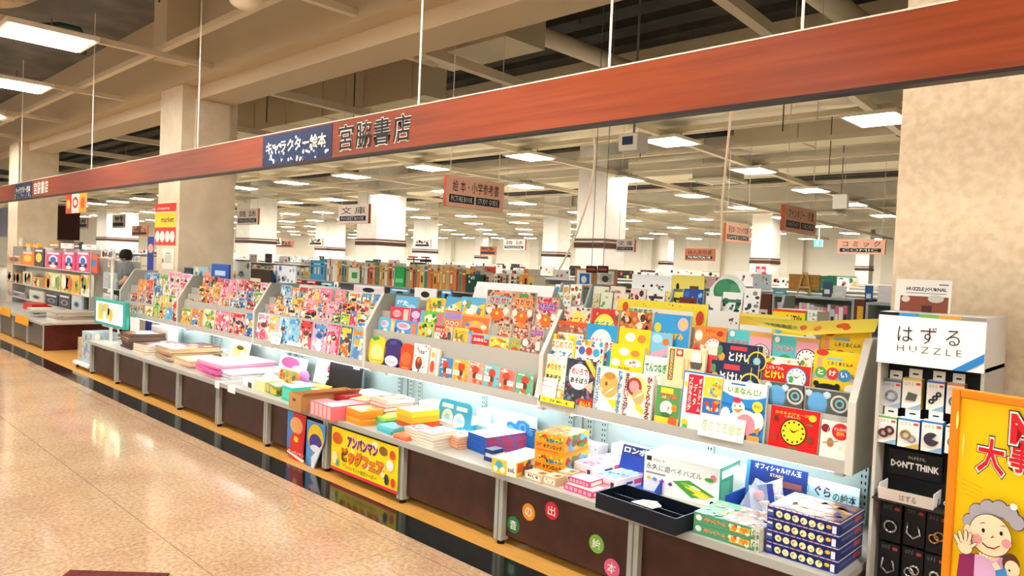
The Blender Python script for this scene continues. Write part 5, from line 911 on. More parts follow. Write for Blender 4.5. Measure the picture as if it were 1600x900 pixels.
gbox('slim_box', 'pink box with pale stripes at the counter edge beside the tan carton', 'box', (484, 647), (518, 659), (528, 640), 625, '#ee7a84', [('r', .05 + .19 * k, .08, .19 + .19 * k, .92, '#f6b4b0') for k in range(5)], (), [('r', .04, .04, .96, .96, '#f0949c')], D=.14)
# tan carton, open at the top
a, ang, W, D, H = foot((451, 637), (470, 645), (522, 622), 612)
t = empty('cardboard_carton', (a[0], a[1], CZ), 'open tan cardboard carton at the counter edge above the posters', 'carton', None, ang)
b = MB(); k = .004; b.box(0, W, 0, D, 0, k, CARD); b.box(0, W, 0, k, k, H, CARD); b.box(0, W, D - k, D, k, H, CARD); b.box(0, k, k, D - k, k, H, CARD); b.box(W - k, W, k, D - k, k, H, CARD); b.box(W * .3, W * .55, -.001, 0, H * .55, H * .72, M('#6a4a2c', .7)); b.build('carton_shell', t)
b = MB(); b.box(0, .004, 0, D, 0, .05, CARD); b.build('flap', t, (W, 0, H), (0, .9, 0))
# black sloping display carton under the rack
t = empty('display_carton', (0, 0, CZ), 'large black sloping display carton under the second rack', 'carton'); 
pA = on(1, 3.50, 543, 571); pB = on(1, 3.50, 598, 585); pC = on(2, CZ + .02, 575, 606); pD = on(2, CZ + .02, 512, 604)
t.location = (pD[0], pD[1], CZ); BKM = M('#131318', .35); Wc = pB[0] - pA[0]
b = MB(); D2 = 3.50 - pD[1]; Hc = pA[2] - CZ; b.prism([(0, 0), (0, .03), (D2, Hc), (D2 + .01, Hc), (D2 + .01, 0)], 0, Wc, BKM)
b.build('sloping_shell', t); b = MB(); b.box(Wc * .72, Wc * .9, -.002, .0, 0, .025, M('#cfcfcf', .5)); b.build('price_label', t, (0, D2 * .93, Hc * .93), (-math.atan2(D2, Hc), 0, 0))
b = MB(); b.prism([(0, 0), (0, .03), (D2, Hc), (D2 + .01, Hc), (D2 + .01, 0)], Wc, Wc + .006, M('#6a7478', .4)); b.build('side_wing', t)  # side of the black carton coloured grey to look lit
# toys and cards left of the tan carton
gbox('toy_box', 'teal gift box beside the tan carton', 'box', (440, 624), (456, 630), (478, 616), 601, '#3ac0a4', [('r', .1, .2, .9, .8, '#58ccb4')], [('r', .1, .2, .9, .8, '#4cc8ac')], [('r', .1, .1, .9, .9, '#7ad8c8'), ('r', .3, .3, .7, .6, '#eef4ee')], D=.16)
gbox('toy_box', 'green patterned box left of the teal gift box', 'box', (416, 613), (432, 620), (450, 607), 598, '#7a9a3c', [('b', 12, 21, ['#5a7a2c', '#58b8b0', '#e8c03c'], .05, .1, .95, .9, .15)], [('b', 12, 22, ['#5a7a2c', '#c8a83c'], .05, .1, .95, .9, .12)], [('r', .1, .1, .9, .9, '#a0a84c')], D=.15)
gbox('storage_box', 'pale yellow carton left of the green patterned box', 'box', (396, 606), (413, 613), (432, 600), 590, '#efe0a0', [('r', 0, .9, 1, 1, '#f4ecc0')], (), [('r', .05, .05, .95, .95, '#f4f0e0'), ('b', 10, 23, ['#2a2a2c', '#d8a04c'], .1, .1, .9, .9, .06)], D=.17)
gbox('small_box', 'small white and black box left of the pale yellow carton', 'box', (379, 601), (393, 607), (402, 599), 591, '#f0efec', [('r', .6, 0, 1, .8, '#1c1c20')], D=.07)
stk('orange and white mini book', 'on top of the teal gift box pile', 'orange mini books', (456, 600), (480, 607), (490, 598), 596, 2, ['#f07a3c', '#f4ece0'], zb=CZ + .09, D=.07, solid=True)
stk('yellow pad', 'behind the teal gift box', 'yellow pads', (478, 608), (500, 613), (520, 604), 601, 3, ['#f0d83c', '#f4f0e0', '#e8c83c'], D=.12, solid=True, name='note_pad', cat='pad')
rounded_card(438, 470, 574, (438, 600), 3.22, '#c89a4c', [('b', 30, 24, ['#c8503c', '#7aa84c', '#e8c05c', '#8a5a34', '#e88a4c'], .05, .05, .95, .9, .08)], 'domed_card', 'domed card crowded with colourful figures above the teal box', 'card', .2, .5)
card('blister_card', (440, 553), (482, 565), (440, 585), 3.50, '#f2eef2', [('e', .4, .6, .34, .34, '#c8508c'), ('e', .7, .3, .2, .2, '#f0c8dc')], 'white blister card with a magenta picture under the third rack', 'card', zb=CZ + .05)
card('blister_card', (498, 556), (542, 568), (498, 596), 3.50, '#f4f6f6', [('e', .62, .62, .22, .24, '#c83a5c'), ('e', .55, .3, .16, .14, '#e08ca0'), ('p', [(.8, .3), (.92, .5), (.95, .2)], '#3ac8b4'), ('e', .25, .7, .1, .1, '#f0d0d8')], 'white blister card with a pink doll picture under the third rack', 'card', zb=CZ + .03)
def plush(px, py, r, label, body, dark):
    p = on(2, CZ, px, py); t = empty('plush_toy', p, label, 'plush toy')
    b = MB(); b.lathe([(0, 0), (r * .8, .01), (r, r * .8), (r * .7, r * 1.5), (0, r * 1.7)], (0, 0, 0), M(body, .8), 14); b.build('body', t, smooth=True)
    b = MB(); b.lathe([(0, 0), (r * .7, r * .2), (r * .95, r * .8), (r * .7, r * 1.4), (0, r * 1.6)], (0, -.004, r * 1.5), M('#f2f0ec', .8), 14); h = b.build('head', t, smooth=True)
    for s in (-1, 1):
        b = MB(); b.lathe([(0, 0), (r * .3, r * .1), (r * .3, r * .4), (0, r * .5)], (s * r * .6, 0, r * 2.8), M(dark, .8), 10); b.build('ear', t, smooth=True)
        b = MB(); b.lathe([(0, 0), (r * .2, r * .1), (r * .2, r * .3), (0, r * .4)], (s * r * .35, -r * .85, r * 2.15), M(dark, .6), 8); b.build('eye_patch', h, smooth=True)
plush(516, 606, .045, 'black and white plush panda under the third rack', '#26342c', '#1c1c1e')
b = MB(); b.lathe([(0, 0), (.03, .004), (.045, .05), (.05, .09), (.035, .13), (0, .145)], (0, 0, 0), M('#b878c0', .5), 16); p = on(2, CZ, 474, 603); tag(b.build('balloon_toy', None, p, smooth=True), 'violet rounded toy behind the domed card', 'toy')
# blue figure-shaped carton
p = on(2, CZ, 790, 693); t = empty('display_carton', (p[0], p[1], CZ), 'bright blue figure-shaped carton behind the blue-spined stack', 'carton'); c = '#2f7fd4'
W = x_at(838, p[1], .6) - p[0]; b = MB()
pr = [(0, 0), (.24, 0), (.24, .12), (.27, .17), (.25, .21), (.2, .2), (.19, .25), (.15, .28), (.1, .27), (.08, .22), (.03, .24), (0, .22), (.01, .17)]
pr = [(u * W / .26, v * .62) for u, v in pr]; b.slab(pr, lambda u, v, d: (u, d, v), 0, .012, M(c, .4)); paint(b, [('c', .56, .72, .12, '#58a8e8'), ('c', .56, .72, .07, '#2a68b8'), ('e', .16, .62, .12, .12, '#58a8e8'), ('r', .3, .14, .7, .4, '#8ac4ec'), ('e', .82, .6, .1, .1, '#58a8e8')], front(0, 0, 0), W, .174); b.build('figure_board', t)
b = MB(); b.box(-.1, .0, .02, .12, 0, .07, M('#2458a8', .4)); b.box(-.09, -.05, .018, .02, .03, .05, M('#d8e4f0', .4)); b.build('tray_shell', t)
card('black_card', (826, 668), (838, 672), (826, 694), on(2, CZ, 832, 700)[1], '#1c1a18', [('b', 6, 26, ['#c8a84c', '#e8e0d0'], .2, .2, .8, .8, .12)], 'narrow black card pack beside the blue figure carton', 'card', T=.02, zb=CZ)
stk('green-edged thin book', 'lying behind the bead toy box', 'green thin books', (802, 716), (840, 724), (850, 705), 708, 2, ['#6cbc3c', '#e8f0e0'], D=.14, jit=.004)
stk('teal-edged thin book', 'of the low pile behind the blue-spined stack', 'teal thin books', (735, 674), (768, 681), (790, 664), 664, 3, ['#4aa88c', '#e0d4b8', '#3a8a9c'], D=.14, jit=.008)
# white carton bundles glowing under the racks
for i, (FL, FR, BR, ty, lab, sp) in enumerate([((655, 630), (700, 640), (760, 622), 608, 'white wrapped carton under the left half of the second rack', []), ((745, 655), (815, 672), (850, 650), 622, 'white wrapped carton with a small blue mark under the second rack', [('r', .3, .5, .38, .9, '#9ab8e0')]), ((560, 620), (610, 630), (650, 612), 606, 'white wrapped carton beside the black sloping carton', []), ((1020, 742), (1120, 766), (1150, 745), 705, 'white wrapped carton behind the puzzle box', []), ((1112, 735), (1172, 750), (1180, 728), 690, 'tall white carton left of the navy blister carton', [])]):
    a, ang, W, D, H = foot(FL, FR, BR, ty, D=.13)
    if i >= 3: a = np.array([a[0], max(a[1], 3.42 if i == 3 else 3.3), a[2]])
    a[1] = min(max(a[1], 3.36), 3.44); a[0] = x_at(FL[0], a[1], CZ + .1); H = min(H, .25)
    mb = MB(); mb.box(0, W, 0, D, 0, H, M('#eef2f2', .5)); paint(mb, sp, front(0, 0, 0), W, H)
    tag(mb.build('white_carton', None, (a[0], a[1], CZ + .0004)), lab, 'carton', 'white cartons under the racks')
for i, (FL, FR, BR, ty, c, lab) in enumerate([((885, 712), (905, 717), (925, 705), 690, '#a8d0cc', 'teal patterned carton under the nearest rack'), ((905, 690), (935, 696), (950, 684), 668, '#dcd4e4', 'lilac white carton under the nearest rack'), ((955, 700), (1000, 710), (1015, 697), 668, '#d8e4e4', 'pale carton with dark bird prints under the nearest rack'), ((1010, 708), (1050, 718), (1060, 700), 678, '#b4d8e4', 'pale blue carton with dark prints under the nearest rack')]):
    a, ang, W, D, H = foot(FL, FR, BR, ty, D=.1); a[1] = min(max(a[1], 3.42), 3.48); a[0] = x_at(FL[0], a[1], CZ + .1); mb = MB(); H = min(H, .2)
    mb.box(0, W, 0, D, 0, H, M(c, .5)); paint(mb, [('b', 8, 30 + i, [['#d85a4c', '#3a8a5c', '#f0d84c'], ['#f0ecf4', '#8ac06c'], ['#3a4a5c'], ['#2a4a6c']][i], .08, .1, .92, .9, .07)], front(0, 0, 0), W, H)
    tag(mb.build('print_carton', None, (a[0], a[1], CZ + .0004)), lab, 'carton', 'printed cartons under the nearest rack')
# left half of the worktop: bundles of magazines and paper
DK = ['#5a2c4c', '#8a5a2c', '#2c2a34', '#7a3a3c', '#c89a4c']
stk('dark glossy magazine', 'of the leftmost stack on the worktop', 'dark magazines', (189, 541), (205, 547), (238, 533), 517, 7, DK, page='#6a5a54', jit=.02, spec=[('b', 14, 40, ['#d8a83c', '#c84a5c', '#7a8ab0'], .1, .1, .9, .9, .1)], name='magazine', cat='magazine')
stk('mixed glossy magazine', 'of the low stack beside the dark magazines', 'mixed magazines', (208, 549), (228, 555), (252, 542), 535, 4, ['#c8a078', '#8a4a4c', '#d8c8a8', '#6a4a54'], jit=.018, spec=[('b', 14, 41, ['#e8c8a0', '#b85a5c'], .1, .1, .9, .9, .1)], name='magazine', cat='magazine')
stk('cream magazine with maroon spine', 'of the tied bundle', 'cream magazines', (243, 558), (267, 567), (312, 552), 538, 7, ['#d8c4a0', '#c8a87c', '#7a2c34', '#e0d0b0'], page='#d0b890', jit=.01, spec=[('b', 12, 42, ['#e8b85c', '#d8a08c'], .1, .1, .9, .9, .12)], name='magazine', cat='magazine')
stk('peach paper bag', 'of the flat pair beside the cream magazines', 'peach paper bags', (272, 569), (298, 577), (322, 564), 557, 3, ['#e8c0a0', '#f0d0b8', '#d8a888'], solid=True, jit=.02, name='paper_bag', cat='paper bag')
stk('pink wrapped pack', 'of the pink bundle on the left worktop', 'pink wrapped packs', (306, 579), (338, 592), (392, 574), 560, 7, ['#f2a0b8', '#ee84a8', '#f4b8c8', '#d85aa8'], solid=True, jit=.016, name='wrapped_pack', cat='pack')
stk('white paper pad', 'of the white stack behind the hanging cards', 'white paper pads', (342, 590), (360, 597), (420, 580), 576, 5, ['#e8e8ea', '#f4f4f4', '#c8c8cc'], page='#e0e0e4', jit=.014, name='paper_pad', cat='pad')
stk('white magazine', 'of the bright stack under the fourth rack', 'white magazines', (318, 556), (346, 562), (400, 548), 543, 4, ['#f0f0ee', '#e4e4e4'], jit=.02, D=.2, spec=[('b', 8, 43, ['#c8d0dc', '#e8d8d0'], .1, .1, .9, .9, .1)], name='magazine', cat='magazine')
stk('black and white magazine', 'of the pile by the pale yellow carton', 'black and white magazines', (410, 594), (430, 600), (452, 588), 583, 4, ['#e8e6e2', '#2c2c30', '#f0eee8'], jit=.02, D=.16, spec=[('b', 14, 44, ['#2a2a2c', '#d8a860', '#c8442c'], .1, .1, .9, .9, .1)], name='magazine', cat='magazine')
gbox('white_carton', 'white sloping carton glowing at the left under the far left rack', 'carton', (236, 540), (262, 546), (300, 534), 508, '#eef4f6', D=.12)
card('comic_card', (364, 530), (393, 538), (364, 556), 3.45, '#f2f2ee', [('e', .5, .5, .38, .36, '#f0c43c'), ('e', .3, .4, .14, .18, '#e8a080'), ('e', .68, .44, .13, .17, '#f0d8b8'), ('e', .5, .7, .2, .1, '#3a2a20')], 'white card with two yellow-haired figures under the fourth rack', 'card', zb=CZ + .02)
gbox('toy_box', 'small teal box beside the figure card', 'box', (345, 552), (356, 556), (368, 549), 540, '#3ab4b4', (), (), [('r', .1, .1, .9, .9, '#8ad0d0')], D=.07)
for i, (px, py, rz, lab) in enumerate([(336, 590, .1, 'left white notice card drooping over the worktop edge'), (356, 597, .05, 'right white notice card drooping over the worktop edge')]):
    p = on(1, CY - .03, px, py); mb = MB(); W = .14 if i else .09
    mb.box(0, W, 0, .002, -.055, 0, M('#f6f4f0', .5)); mb.box(0, W, 0, .06, 0, .002, M('#f6f4f0', .5))
    o = mb.build('notice_card', None, (p[0], CY - .03, CZ + .003), (0, 0, 0)); o.rotation_euler = (0, 0, 0); tag(o, lab, 'card', 'drooping notice cards')
# hanging posters on the base fronts
def poster(name, label, x0, x1, yt0, yb0, spec, bg, Y=CY - .012, out=None):
    a = on(1, Y, x0, yt0); X1 = x_at(x1, Y, a[2] - .1); c = on(1, Y, x0, yb0); W = X1 - a[0]; H = a[2] - c[2]
    mb = MB(); mb.slab([(u * W, v * H) for u, v in (out or [(0, 0), (1, 0), (1, 1), (0, 1)])], lambda u, v, d: (u, d, v), 0, .002, M(bg, .4)); paint(mb, spec, front(0, 0, 0), W, H)
    return tag(mb.build(name, None, (a[0], Y, c[2])), label, 'poster')
poster('banner_poster', 'yellow fair banner with purple and orange lettering on the base front', 519, 622, 665, 732, [('r', 0, 0, 1, .07, '#d8344c'), ('b', 16, 50, ['#f0c83c', '#f8f0c0'], .02, .1, .98, .98, .03), T_('アンパンマン', .26, .62, .72, .9, '#5a2a6c', .06, '#f4a8c0'), T_('ビッグフェア', .17, .26, .82, .6, '#f07a24', .07, '#7a3a1c'), T_('アンパンマンの本がいっぱい!', .2, .12, .72, .22, '#3a2418', .015), ('e', .1, .76, .08, .14, '#d8642c'), ('e', .8, .82, .06, .1, '#8a5a2c'), ('e', .93, .8, .04, .1, '#d8452c'), ('e', .9, .56, .05, .12, '#f4efe4'), ('e', .07, .3, .05, .14, '#f4e2a4'), ('e', .86, .24, .03, .12, '#3a3044'), ('e', .95, .22, .03, .1, '#d8452c'), ('e', .12, .2, .02, .08, '#4aa08c')], '#f4dc1c')
mbp = poster('hanging_poster', 'red hanging poster with a pointed lower edge, left of the pair', 450, 478, 641, 722, [('p', [(.0, .3), (.0, 1), (.3, 1), (.3, .3)], '#3a80c4'), ('e', .5, .76, .34, .16, '#e8a868'), ('e', .5, .42, .34, .2, '#d83a2c'), ('e', .5, .5, .12, .06, '#f0c83c'), ('p', [(.02, .23), (.98, .16), (.9, .1), (.05, .2)], '#f4efe4'), T_('アンパンマン', .1, .2, .94, .27, '#f4efe4', .02)], '#d02c34', out=[(0, .2), (.7, 0), (.86, .02), (1, 1), (0, 1)])
mbp = poster('hanging_poster', 'blue hanging poster with a curled corner, right of the pair', 480, 508, 655, 740, [('e', .5, .7, .42, .26, '#f0cc2c'), ('e', .5, .62, .34, .16, '#4a3a8c'), ('e', .5, .52, .26, .06, '#e8e4f0'), ('p', [(.36, .02), (.94, .7), (.6, .3)], '#c8d0d8'), ('p', [(.34, .03), (.3, .34), (.9, .64)], '#dfe4ea'), ('p', [(.02, .2), (.02, .3), (.2, .2), (.16, .12)], '#3a78c0')], '#5a9cd4', out=[(0, .18), (.35, 0), (.62, .3), (1, .72), (1, 1), (0, 1)])
mb = MB(); mb.box(0, .03, 0, .002, 0, .025, M('#f0e02c', .5)); p = on(1, CY - .002, 336, 650); tag(mb.build('sticky_note', None, (p[0], CY + .0325, p[2])), 'tiny yellow note stuck on a brown base under the white cards', 'note')
# ------------------------------------------------------------------ puzzle stand by the big pillar
HY = 3.10; hx0, hx1 = -.952, -.588; HZ = 1.435
t = empty('puzzle_stand', ((hx0 + hx1) / 2, HY, 0), 'tall grey puzzle stand with a white header in front of the big pillar', 'display stand')
hw = (hx1 - hx0) / 2
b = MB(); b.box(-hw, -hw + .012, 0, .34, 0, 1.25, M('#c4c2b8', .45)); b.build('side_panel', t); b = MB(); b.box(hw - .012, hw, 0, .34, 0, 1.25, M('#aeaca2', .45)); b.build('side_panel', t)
b = MB(); b.box(-hw + .012, hw - .012, .1, .115, 0, 1.25, M('#141416', .6)); bp = b.build('peg_board', t)
b = MB(); b.box(-hw + .012, hw - .012, 0, .34, .02, .05, M('#2a2a2a', .5)); b.build('base_shelf', t); b = MB(); b.box(-hw + .012, hw - .012, -.02, .1, .692, .70, M('#2c2b2a', .5)); b.build('shelf', t)
mb = MB(); mb.box(-hw, hw, -.02, .34, 1.235, HZ, M('#d2d1cc', .4), front=M('#f6f5f2', .4))
W2, H2 = hw * 2, HZ - 1.235
sp = [('r', 0, .94, .2, 1, '#1a1a1c'), ('r', .2, .94, .39, 1, '#3a8cd0'), ('r', .39, .94, .58, 1, '#6aa84c'), ('r', .58, .94, .78, 1, '#e8962c'), ('r', .78, .94, 1, 1, '#8a8a86'),
      T_('は ず る', .2, .44, .78, .76, '#26262a', -.006), T_('H U Z Z L E', .2, .26, .8, .38, '#3a3a3e', -.012), ('p', [(.72, 0), (.84, 0), (1, .2), (1, .36)], '#2f7fc4')]
paint(mb, sp, front(-hw, -.02, 1.235), W2, H2); mb.build('header_box', t)
# a booklet behind the header
a = on(1, 3.34, 1403, 443); c = on(1, 3.34, 1490, 443); z0 = HZ
o = cover_obj('booklet', x_at(1490, 3.34, a[2]) - a[0], a[2] - z0 + .02, .006, '#f3f1ea', [T_('HUZZLE JOURNAL', .2, .62, .92, .76, '#2a2826', .03), ('r', .2, .57, .92, .585, '#3a3836'), ('r', .1, 0, .96, .48, '#8a4a34'), ('e', .2, .38, .08, .1, '#d8d0c4'), ('e', .74, .42, .14, .12, '#c8c4bc'), ('r', .5, 0, .68, .2, '#4a2c20'), ('r', .78, .84, .95, .87, '#5a5652')], ((a[0] + x_at(1490, 3.34, a[2])) / 2, 3.34 - .03, z0 + .0005), (-.06, 0, 0))
tag(o, 'white booklet with a brown photo standing on top of the puzzle stand', 'booklet')
def hangbox(x0, y0, x1, y1, strip, kind, label, yo, bg='#f1efe8'):
    Y = HY + yo; a = on(1, Y, x0, y0); X1 = x_at(x1, Y, a[2] - .05); c = on(1, Y, x0, y1); W = X1 - a[0] - .004; H = a[2] - c[2]
    t = empty('puzzle_pack', (a[0], Y, c[2]), label, 'puzzle pack', 'hanging puzzle packs')
    D = min(.1 - yo - .002, .045)
    mb = MB(); mb.box(0, W, 0, D, 0, H, M(bg, .4), side=M(strip, .4)); sp = [('r', 0, .93, 1, 1, strip), ('t', 'はずる', .12, .76, .6, .88, '#6a6862', -.01), ('r', .72, .8, .94, .88, '#d8484c'), ('p', [(.3, 0), (1, 0), (1, .2)], '#8ab0d0' if kind != 'h' else '#c8a84c')]
    paint(mb, sp, front(0, 0, 0), W, H)
    mb.build('carton', t)
    b = MB(); b.box(W * .15, W * .85, D - .003, D, H, H + .035, M('#f4f2ea', .4)); b.box(W * .35, W * .65, D - .0035, D - .003, H + .012, H + .018, BLACK); b.build('hang_tab', t)
    P = front(0, 0, 0); DK_ = M('#4a4a50', .3, 0, .6); b = MB()
    if kind == 'ring': b.ring((W * .5, H * .42), W * .3, W * .06, P, M('#8a8c92', .3, 0, .6))
    elif kind == 'block': b.slab([(W * .2, H * .28), (W * .72, H * .28), (W * .82, H * .5), (W * .34, H * .55)], P, 0, .006, M('#5a5850', .4)); b.ring((W * .5, H * .42), W * .1, W * .03, P, M('#26262a', .4))
    elif kind == 'chain':
        for k in range(3): b.ring((W * (.3 + .2 * k), H * (.3 + .13 * k)), W * .12, W * .05, P, M('#26262c', .35))
    elif kind == 'cuff': b.ring((W * .35, H * .38), W * .2, W * .07, P, M('#5a2028', .35)); b.ring((W * .65, H * .5), W * .2, W * .07, P, M('#5a2028', .35))
    elif kind == 'h': b.ring((W * .38, H * .45), W * .2, W * .06, P, M('#a88a4c', .3, 0, .7)); b.ring((W * .66, H * .34), W * .16, W * .05, P, M('#9a9a9e', .3, 0, .7))
    elif kind == 'cake':
        b.slab([(W * .5, H * .42)] + [(W * .5 + W * .36 * math.cos(q), H * .42 + W * .36 * math.sin(q)) for q in [math.radians(-50 + 300 * i / 18) * -1 - 1.1 for i in range(19)]], P, 0, .008, M('#3a3644', .4))
    b.build('puzzle_piece', t, smooth=kind not in ('block', 'cake'))
    b = MB(); b.tube([(W / 2, D, H + .02), (W / 2, .113 - yo + .0, H + .02)], .002, SILVER, 6); b.build('hook', t)
    return t
hangbox(1381, 592, 1409, 634, '#5a6a8c', 'ring', 'white puzzle pack with a grey ring, upper row of the puzzle stand', .05, '#c9cdd2')
hangbox(1411, 590, 1441, 637, '#e8c83c', 'block', 'white puzzle pack with a dark block, upper row of the puzzle stand', .05)
hangbox(1449, 594, 1477, 640, '#4a6ac0', 'chain', 'white puzzle pack with a dark chain, upper row of the puzzle stand', .05)
hangbox(1480, 598, 1508, 646, '#d88a4c', 'ring', 'white puzzle pack with a grey ring behind the yellow sign edge', .05)
hangbox(1372, 648, 1402, 690, '#6aa84c', 'cuff', 'green-topped puzzle pack with dark red cuffs, lower row', .01)
hangbox(1404, 652, 1438, 697, '#3a7cc8', 'h', 'blue-topped puzzle pack with brass hearts, lower row', .01)
hangbox(1441, 656, 1474, 704, '#3a7cc8', 'cake', 'blue-topped puzzle pack with a dark cut disc, lower row', .01)
hangbox(1478, 664, 1504, 708, '#5a5a5c', 'ring', 'grey-topped puzzle pack half hidden by the yellow sign, lower row', .01)
# tray with a black header
a = on(1, HY - .02, 1372, 782); X1 = x_at(1458, HY - .02, a[2])
t = empty('leaflet_tray', (a[0], HY - .02, .7005), 'white leaflet tray with black header on the puzzle stand', 'tray'); W = X1 - a[0]
b = MB(); b.box(0, W, 0, .1, 0, .004, WHITE); b.prism([(-.02, .05), (-.018, .05), (.002, .0), (0, 0)], 0, W, WHITE); b.box(0, .003, 0, .1, 0, .06, WHITE); b.box(W - .003, W, 0, .1, 0, .06, WHITE); paint(b, [T_('はずる', .4, .2, .7, .8, '#4a4a4c', .0)], lambda u, v, h: (u, -.0 - v * .4 - h, v), W, .045); b.build('tray_shell', t)
b = MB(); b.box(0, W, 0, .003, .085, .185, M('#121214', .5)); paint(b, [T_("DON'T THINK", .06, .3, .95, .58, '#f4f2ee', .04), T_('かんがえるな、', .38, .7, .7, .84, '#c8c6c0', .0)], front(0, 0, .085), W, .1); b.build('header_card', t, (0, .095, 0))
for i in range(6):
    mb = MB(); mb.box(0, .03, 0, .004, 0, .03, M('#121214', .5)); P = front(0, 0, 0)
    mb.ring((.012 + .004 * (i % 2), .016), .007, .002, P, M('#d8d4cc', .4))
    o = mb.build('leaflet', None, (a[0] + .012 + .0385 * i, HY + .02 + .008 * (i % 3), .7065), (-.5, 0, 0)); tag(o, 'black leaflet card in the white tray, %s from the left' % ORD[i], 'leaflet', 'black leaflets in the tray')
# black blisters with metal puzzles below
n = 0
for r, zc in enumerate((.52, .36, .20, .055)):
    for k in range(4):
        x = hx0 + .03 + .082 * k
        t = empty('puzzle_blister', (x, HY + .03 + .012 * (k % 2), zc), 'black blister with metal %s, %s row under the leaflet tray, %s from left' % (['ring', 'hook', 'loop', 'knot'][(r + k) % 4], ORD[r], ORD[k]), 'puzzle blister', 'black puzzle blisters')
        b = MB(); b.box(0, .074, .02, .023, 0, .15, M('#17171a', .4)); paint(b, [('t', 'はずる', .12, .84, .5, .94, '#8a8884', -.01), ('r', .66, .84, .9, .92, '#a83a3c')], front(0, .02, 0), .074, .15); b.build('backing_card', t)
        P = front(0, .018, 0); b = MB(); mt = M(['#a8a8ac', '#c0c0c4', '#b08a4c', '#8a8a90'][(r * 3 + k) % 4], .25, 0, .9)
        if (r + k) % 4 == 0: b.ring((.037, .06), .022, .005, P, mt)
        elif (r + k) % 4 == 1: b.tube([P(.015, .09, 0), P(.012, .05, .004), P(.035, .03, 0), P(.06, .05, .004), (P(.05, .085, 0))], .005, mt)
        elif (r + k) % 4 == 2: b.ring((.028, .055), .016, .0045, P, mt); b.ring((.046, .068), .016, .0045, P, mt)
        else: b.ring((.037, .045), .014, .005, P, mt); b.ring((.037, .074), .014, .005, P, mt)
        b.build('metal_puzzle', t, smooth=True)
        b = MB(); b.tube([(.037, .02, .142), (.037, .1 - .03 - .012 * (k % 2) + .002, .142)], .002, SILVER, 6); b.build('hook', t)

# ------------------------------------------------------------------ yellow poster stand in the near right corner
sx, sy = -.485, 2.2; yaw = -.22; ca, sa = math.cos(yaw), math.sin(yaw); SW, SH, SZ = .62, 1.22, .06
def sg(px, py):                                     # photo pixel -> (u, v) metres on the stand's face
    n = np.array([-sa, ca, 0]); r = ray(px, py); o = np.array([sx, sy, 0]); t_ = ((o - EYE) @ n) / (r @ n); p = EYE + r * t_ - o
    return p[0] * ca + p[1] * sa, p[2] - SZ
t = empty('poster_stand', (sx, sy, 0), 'yellow poster stand with an orange frame at the lower right corner', 'poster stand', None, yaw)
OF = M('#e0861c', .35)
b = MB()
for x0, x1, z0, z1 in ((0, .022, 0, SH), (SW - .022, SW, 0, SH), (.022, SW - .022, 0, .022), (.022, SW - .022, SH - .022, SH)): b.box(x0, x1, -.012, .014, SZ + z0, SZ + z1, OF)
b.build('frame', t, bevel=.003)
for s in (.1, SW - .1):
    b = MB(); b.tube([(s, .02, SZ + SH * .7), (s, .34, .012)], .012, OF); b.tube([(s, 0, SZ), (s, 0, 0)], .012, OF); b.build('leg', t)
mb = MB(); mb.box(.022, SW - .022, -.004, .01, SZ + .022, SZ + SH - .022, M('#f4c810', .35))
P = front(0, -.004, SZ); lay = [1]
def pe(cx, cy, rx, ry, c, n=28):
    (u, v), (u1, _), (_, v1) = sg(cx, cy), sg(cx + rx, cy), sg(cx, cy - ry); a, bb = u1 - u, v1 - v; h = lay[0] * .0004; lay[0] += 1
    mb.add([P(u + a * math.cos(2 * math.pi * i / n), v + bb * math.sin(2 * math.pi * i / n), h) for i in range(n)], [tuple(range(n))], M(c, .4))
def pp(pts, c):
    h = lay[0] * .0004; lay[0] += 1; q = [sg(*p) for p in pts]
    if sum(q[i][0] * q[(i + 1) % len(q)][1] - q[(i + 1) % len(q)][0] * q[i][1] for i in range(len(q))) < 0: q = q[::-1]
    bm = bmesh.new(); vs = [bm.verts.new(P(u, v, h)) for u, v in q]; f = bm.faces.new(vs); r = bmesh.ops.triangulate(bm, faces=[f]); bm.verts.index_update()
    mb.add([tuple(v.co) for v in bm.verts], [tuple(v.index for v in f.verts) for f in bm.faces], M(c, .4)); bm.free()
def pt(s, x0, y0, x1, y1, layers):
    (u0, v0), (u1, v1) = sg(x0, y1), sg(x1, y0)
    for bo, c, e in layers:
        v, f = text_geo(s, bo); h = lay[0] * .0004; lay[0] += 1; ex, ey = e * (u1 - u0), e * (v1 - v0)
        mb.add([P(u0 - ex + a * (u1 - u0 + 2 * ex), v0 - ey + q * (v1 - v0 + 2 * ey), h) for a, q in v], f, M(c, .4))
LT = lambda c='#d8202c': [(.14, '#3a1a14', .1), (.09, '#fdf6ea', .06), (.045, c, .0)]
pt('大', 1527, 690, 1573, 735, LT()); pt('事', 1577, 692, 1620, 735, LT()); pt('な', 1624, 698, 1664, 740, LT()); pt('M', 1580, 652, 1624, 692, LT()); 
for i in range(9):
    for j in range(4): pe(1508 + i * 4, 748 + j * 7 + i * 1.5, 1.2, 1.2, '#e8a818', 10)
pe(1503, 655, 2, 14, '#f8e27a'); pe(1512, 694, 1.5, 18, '#f8e27a')
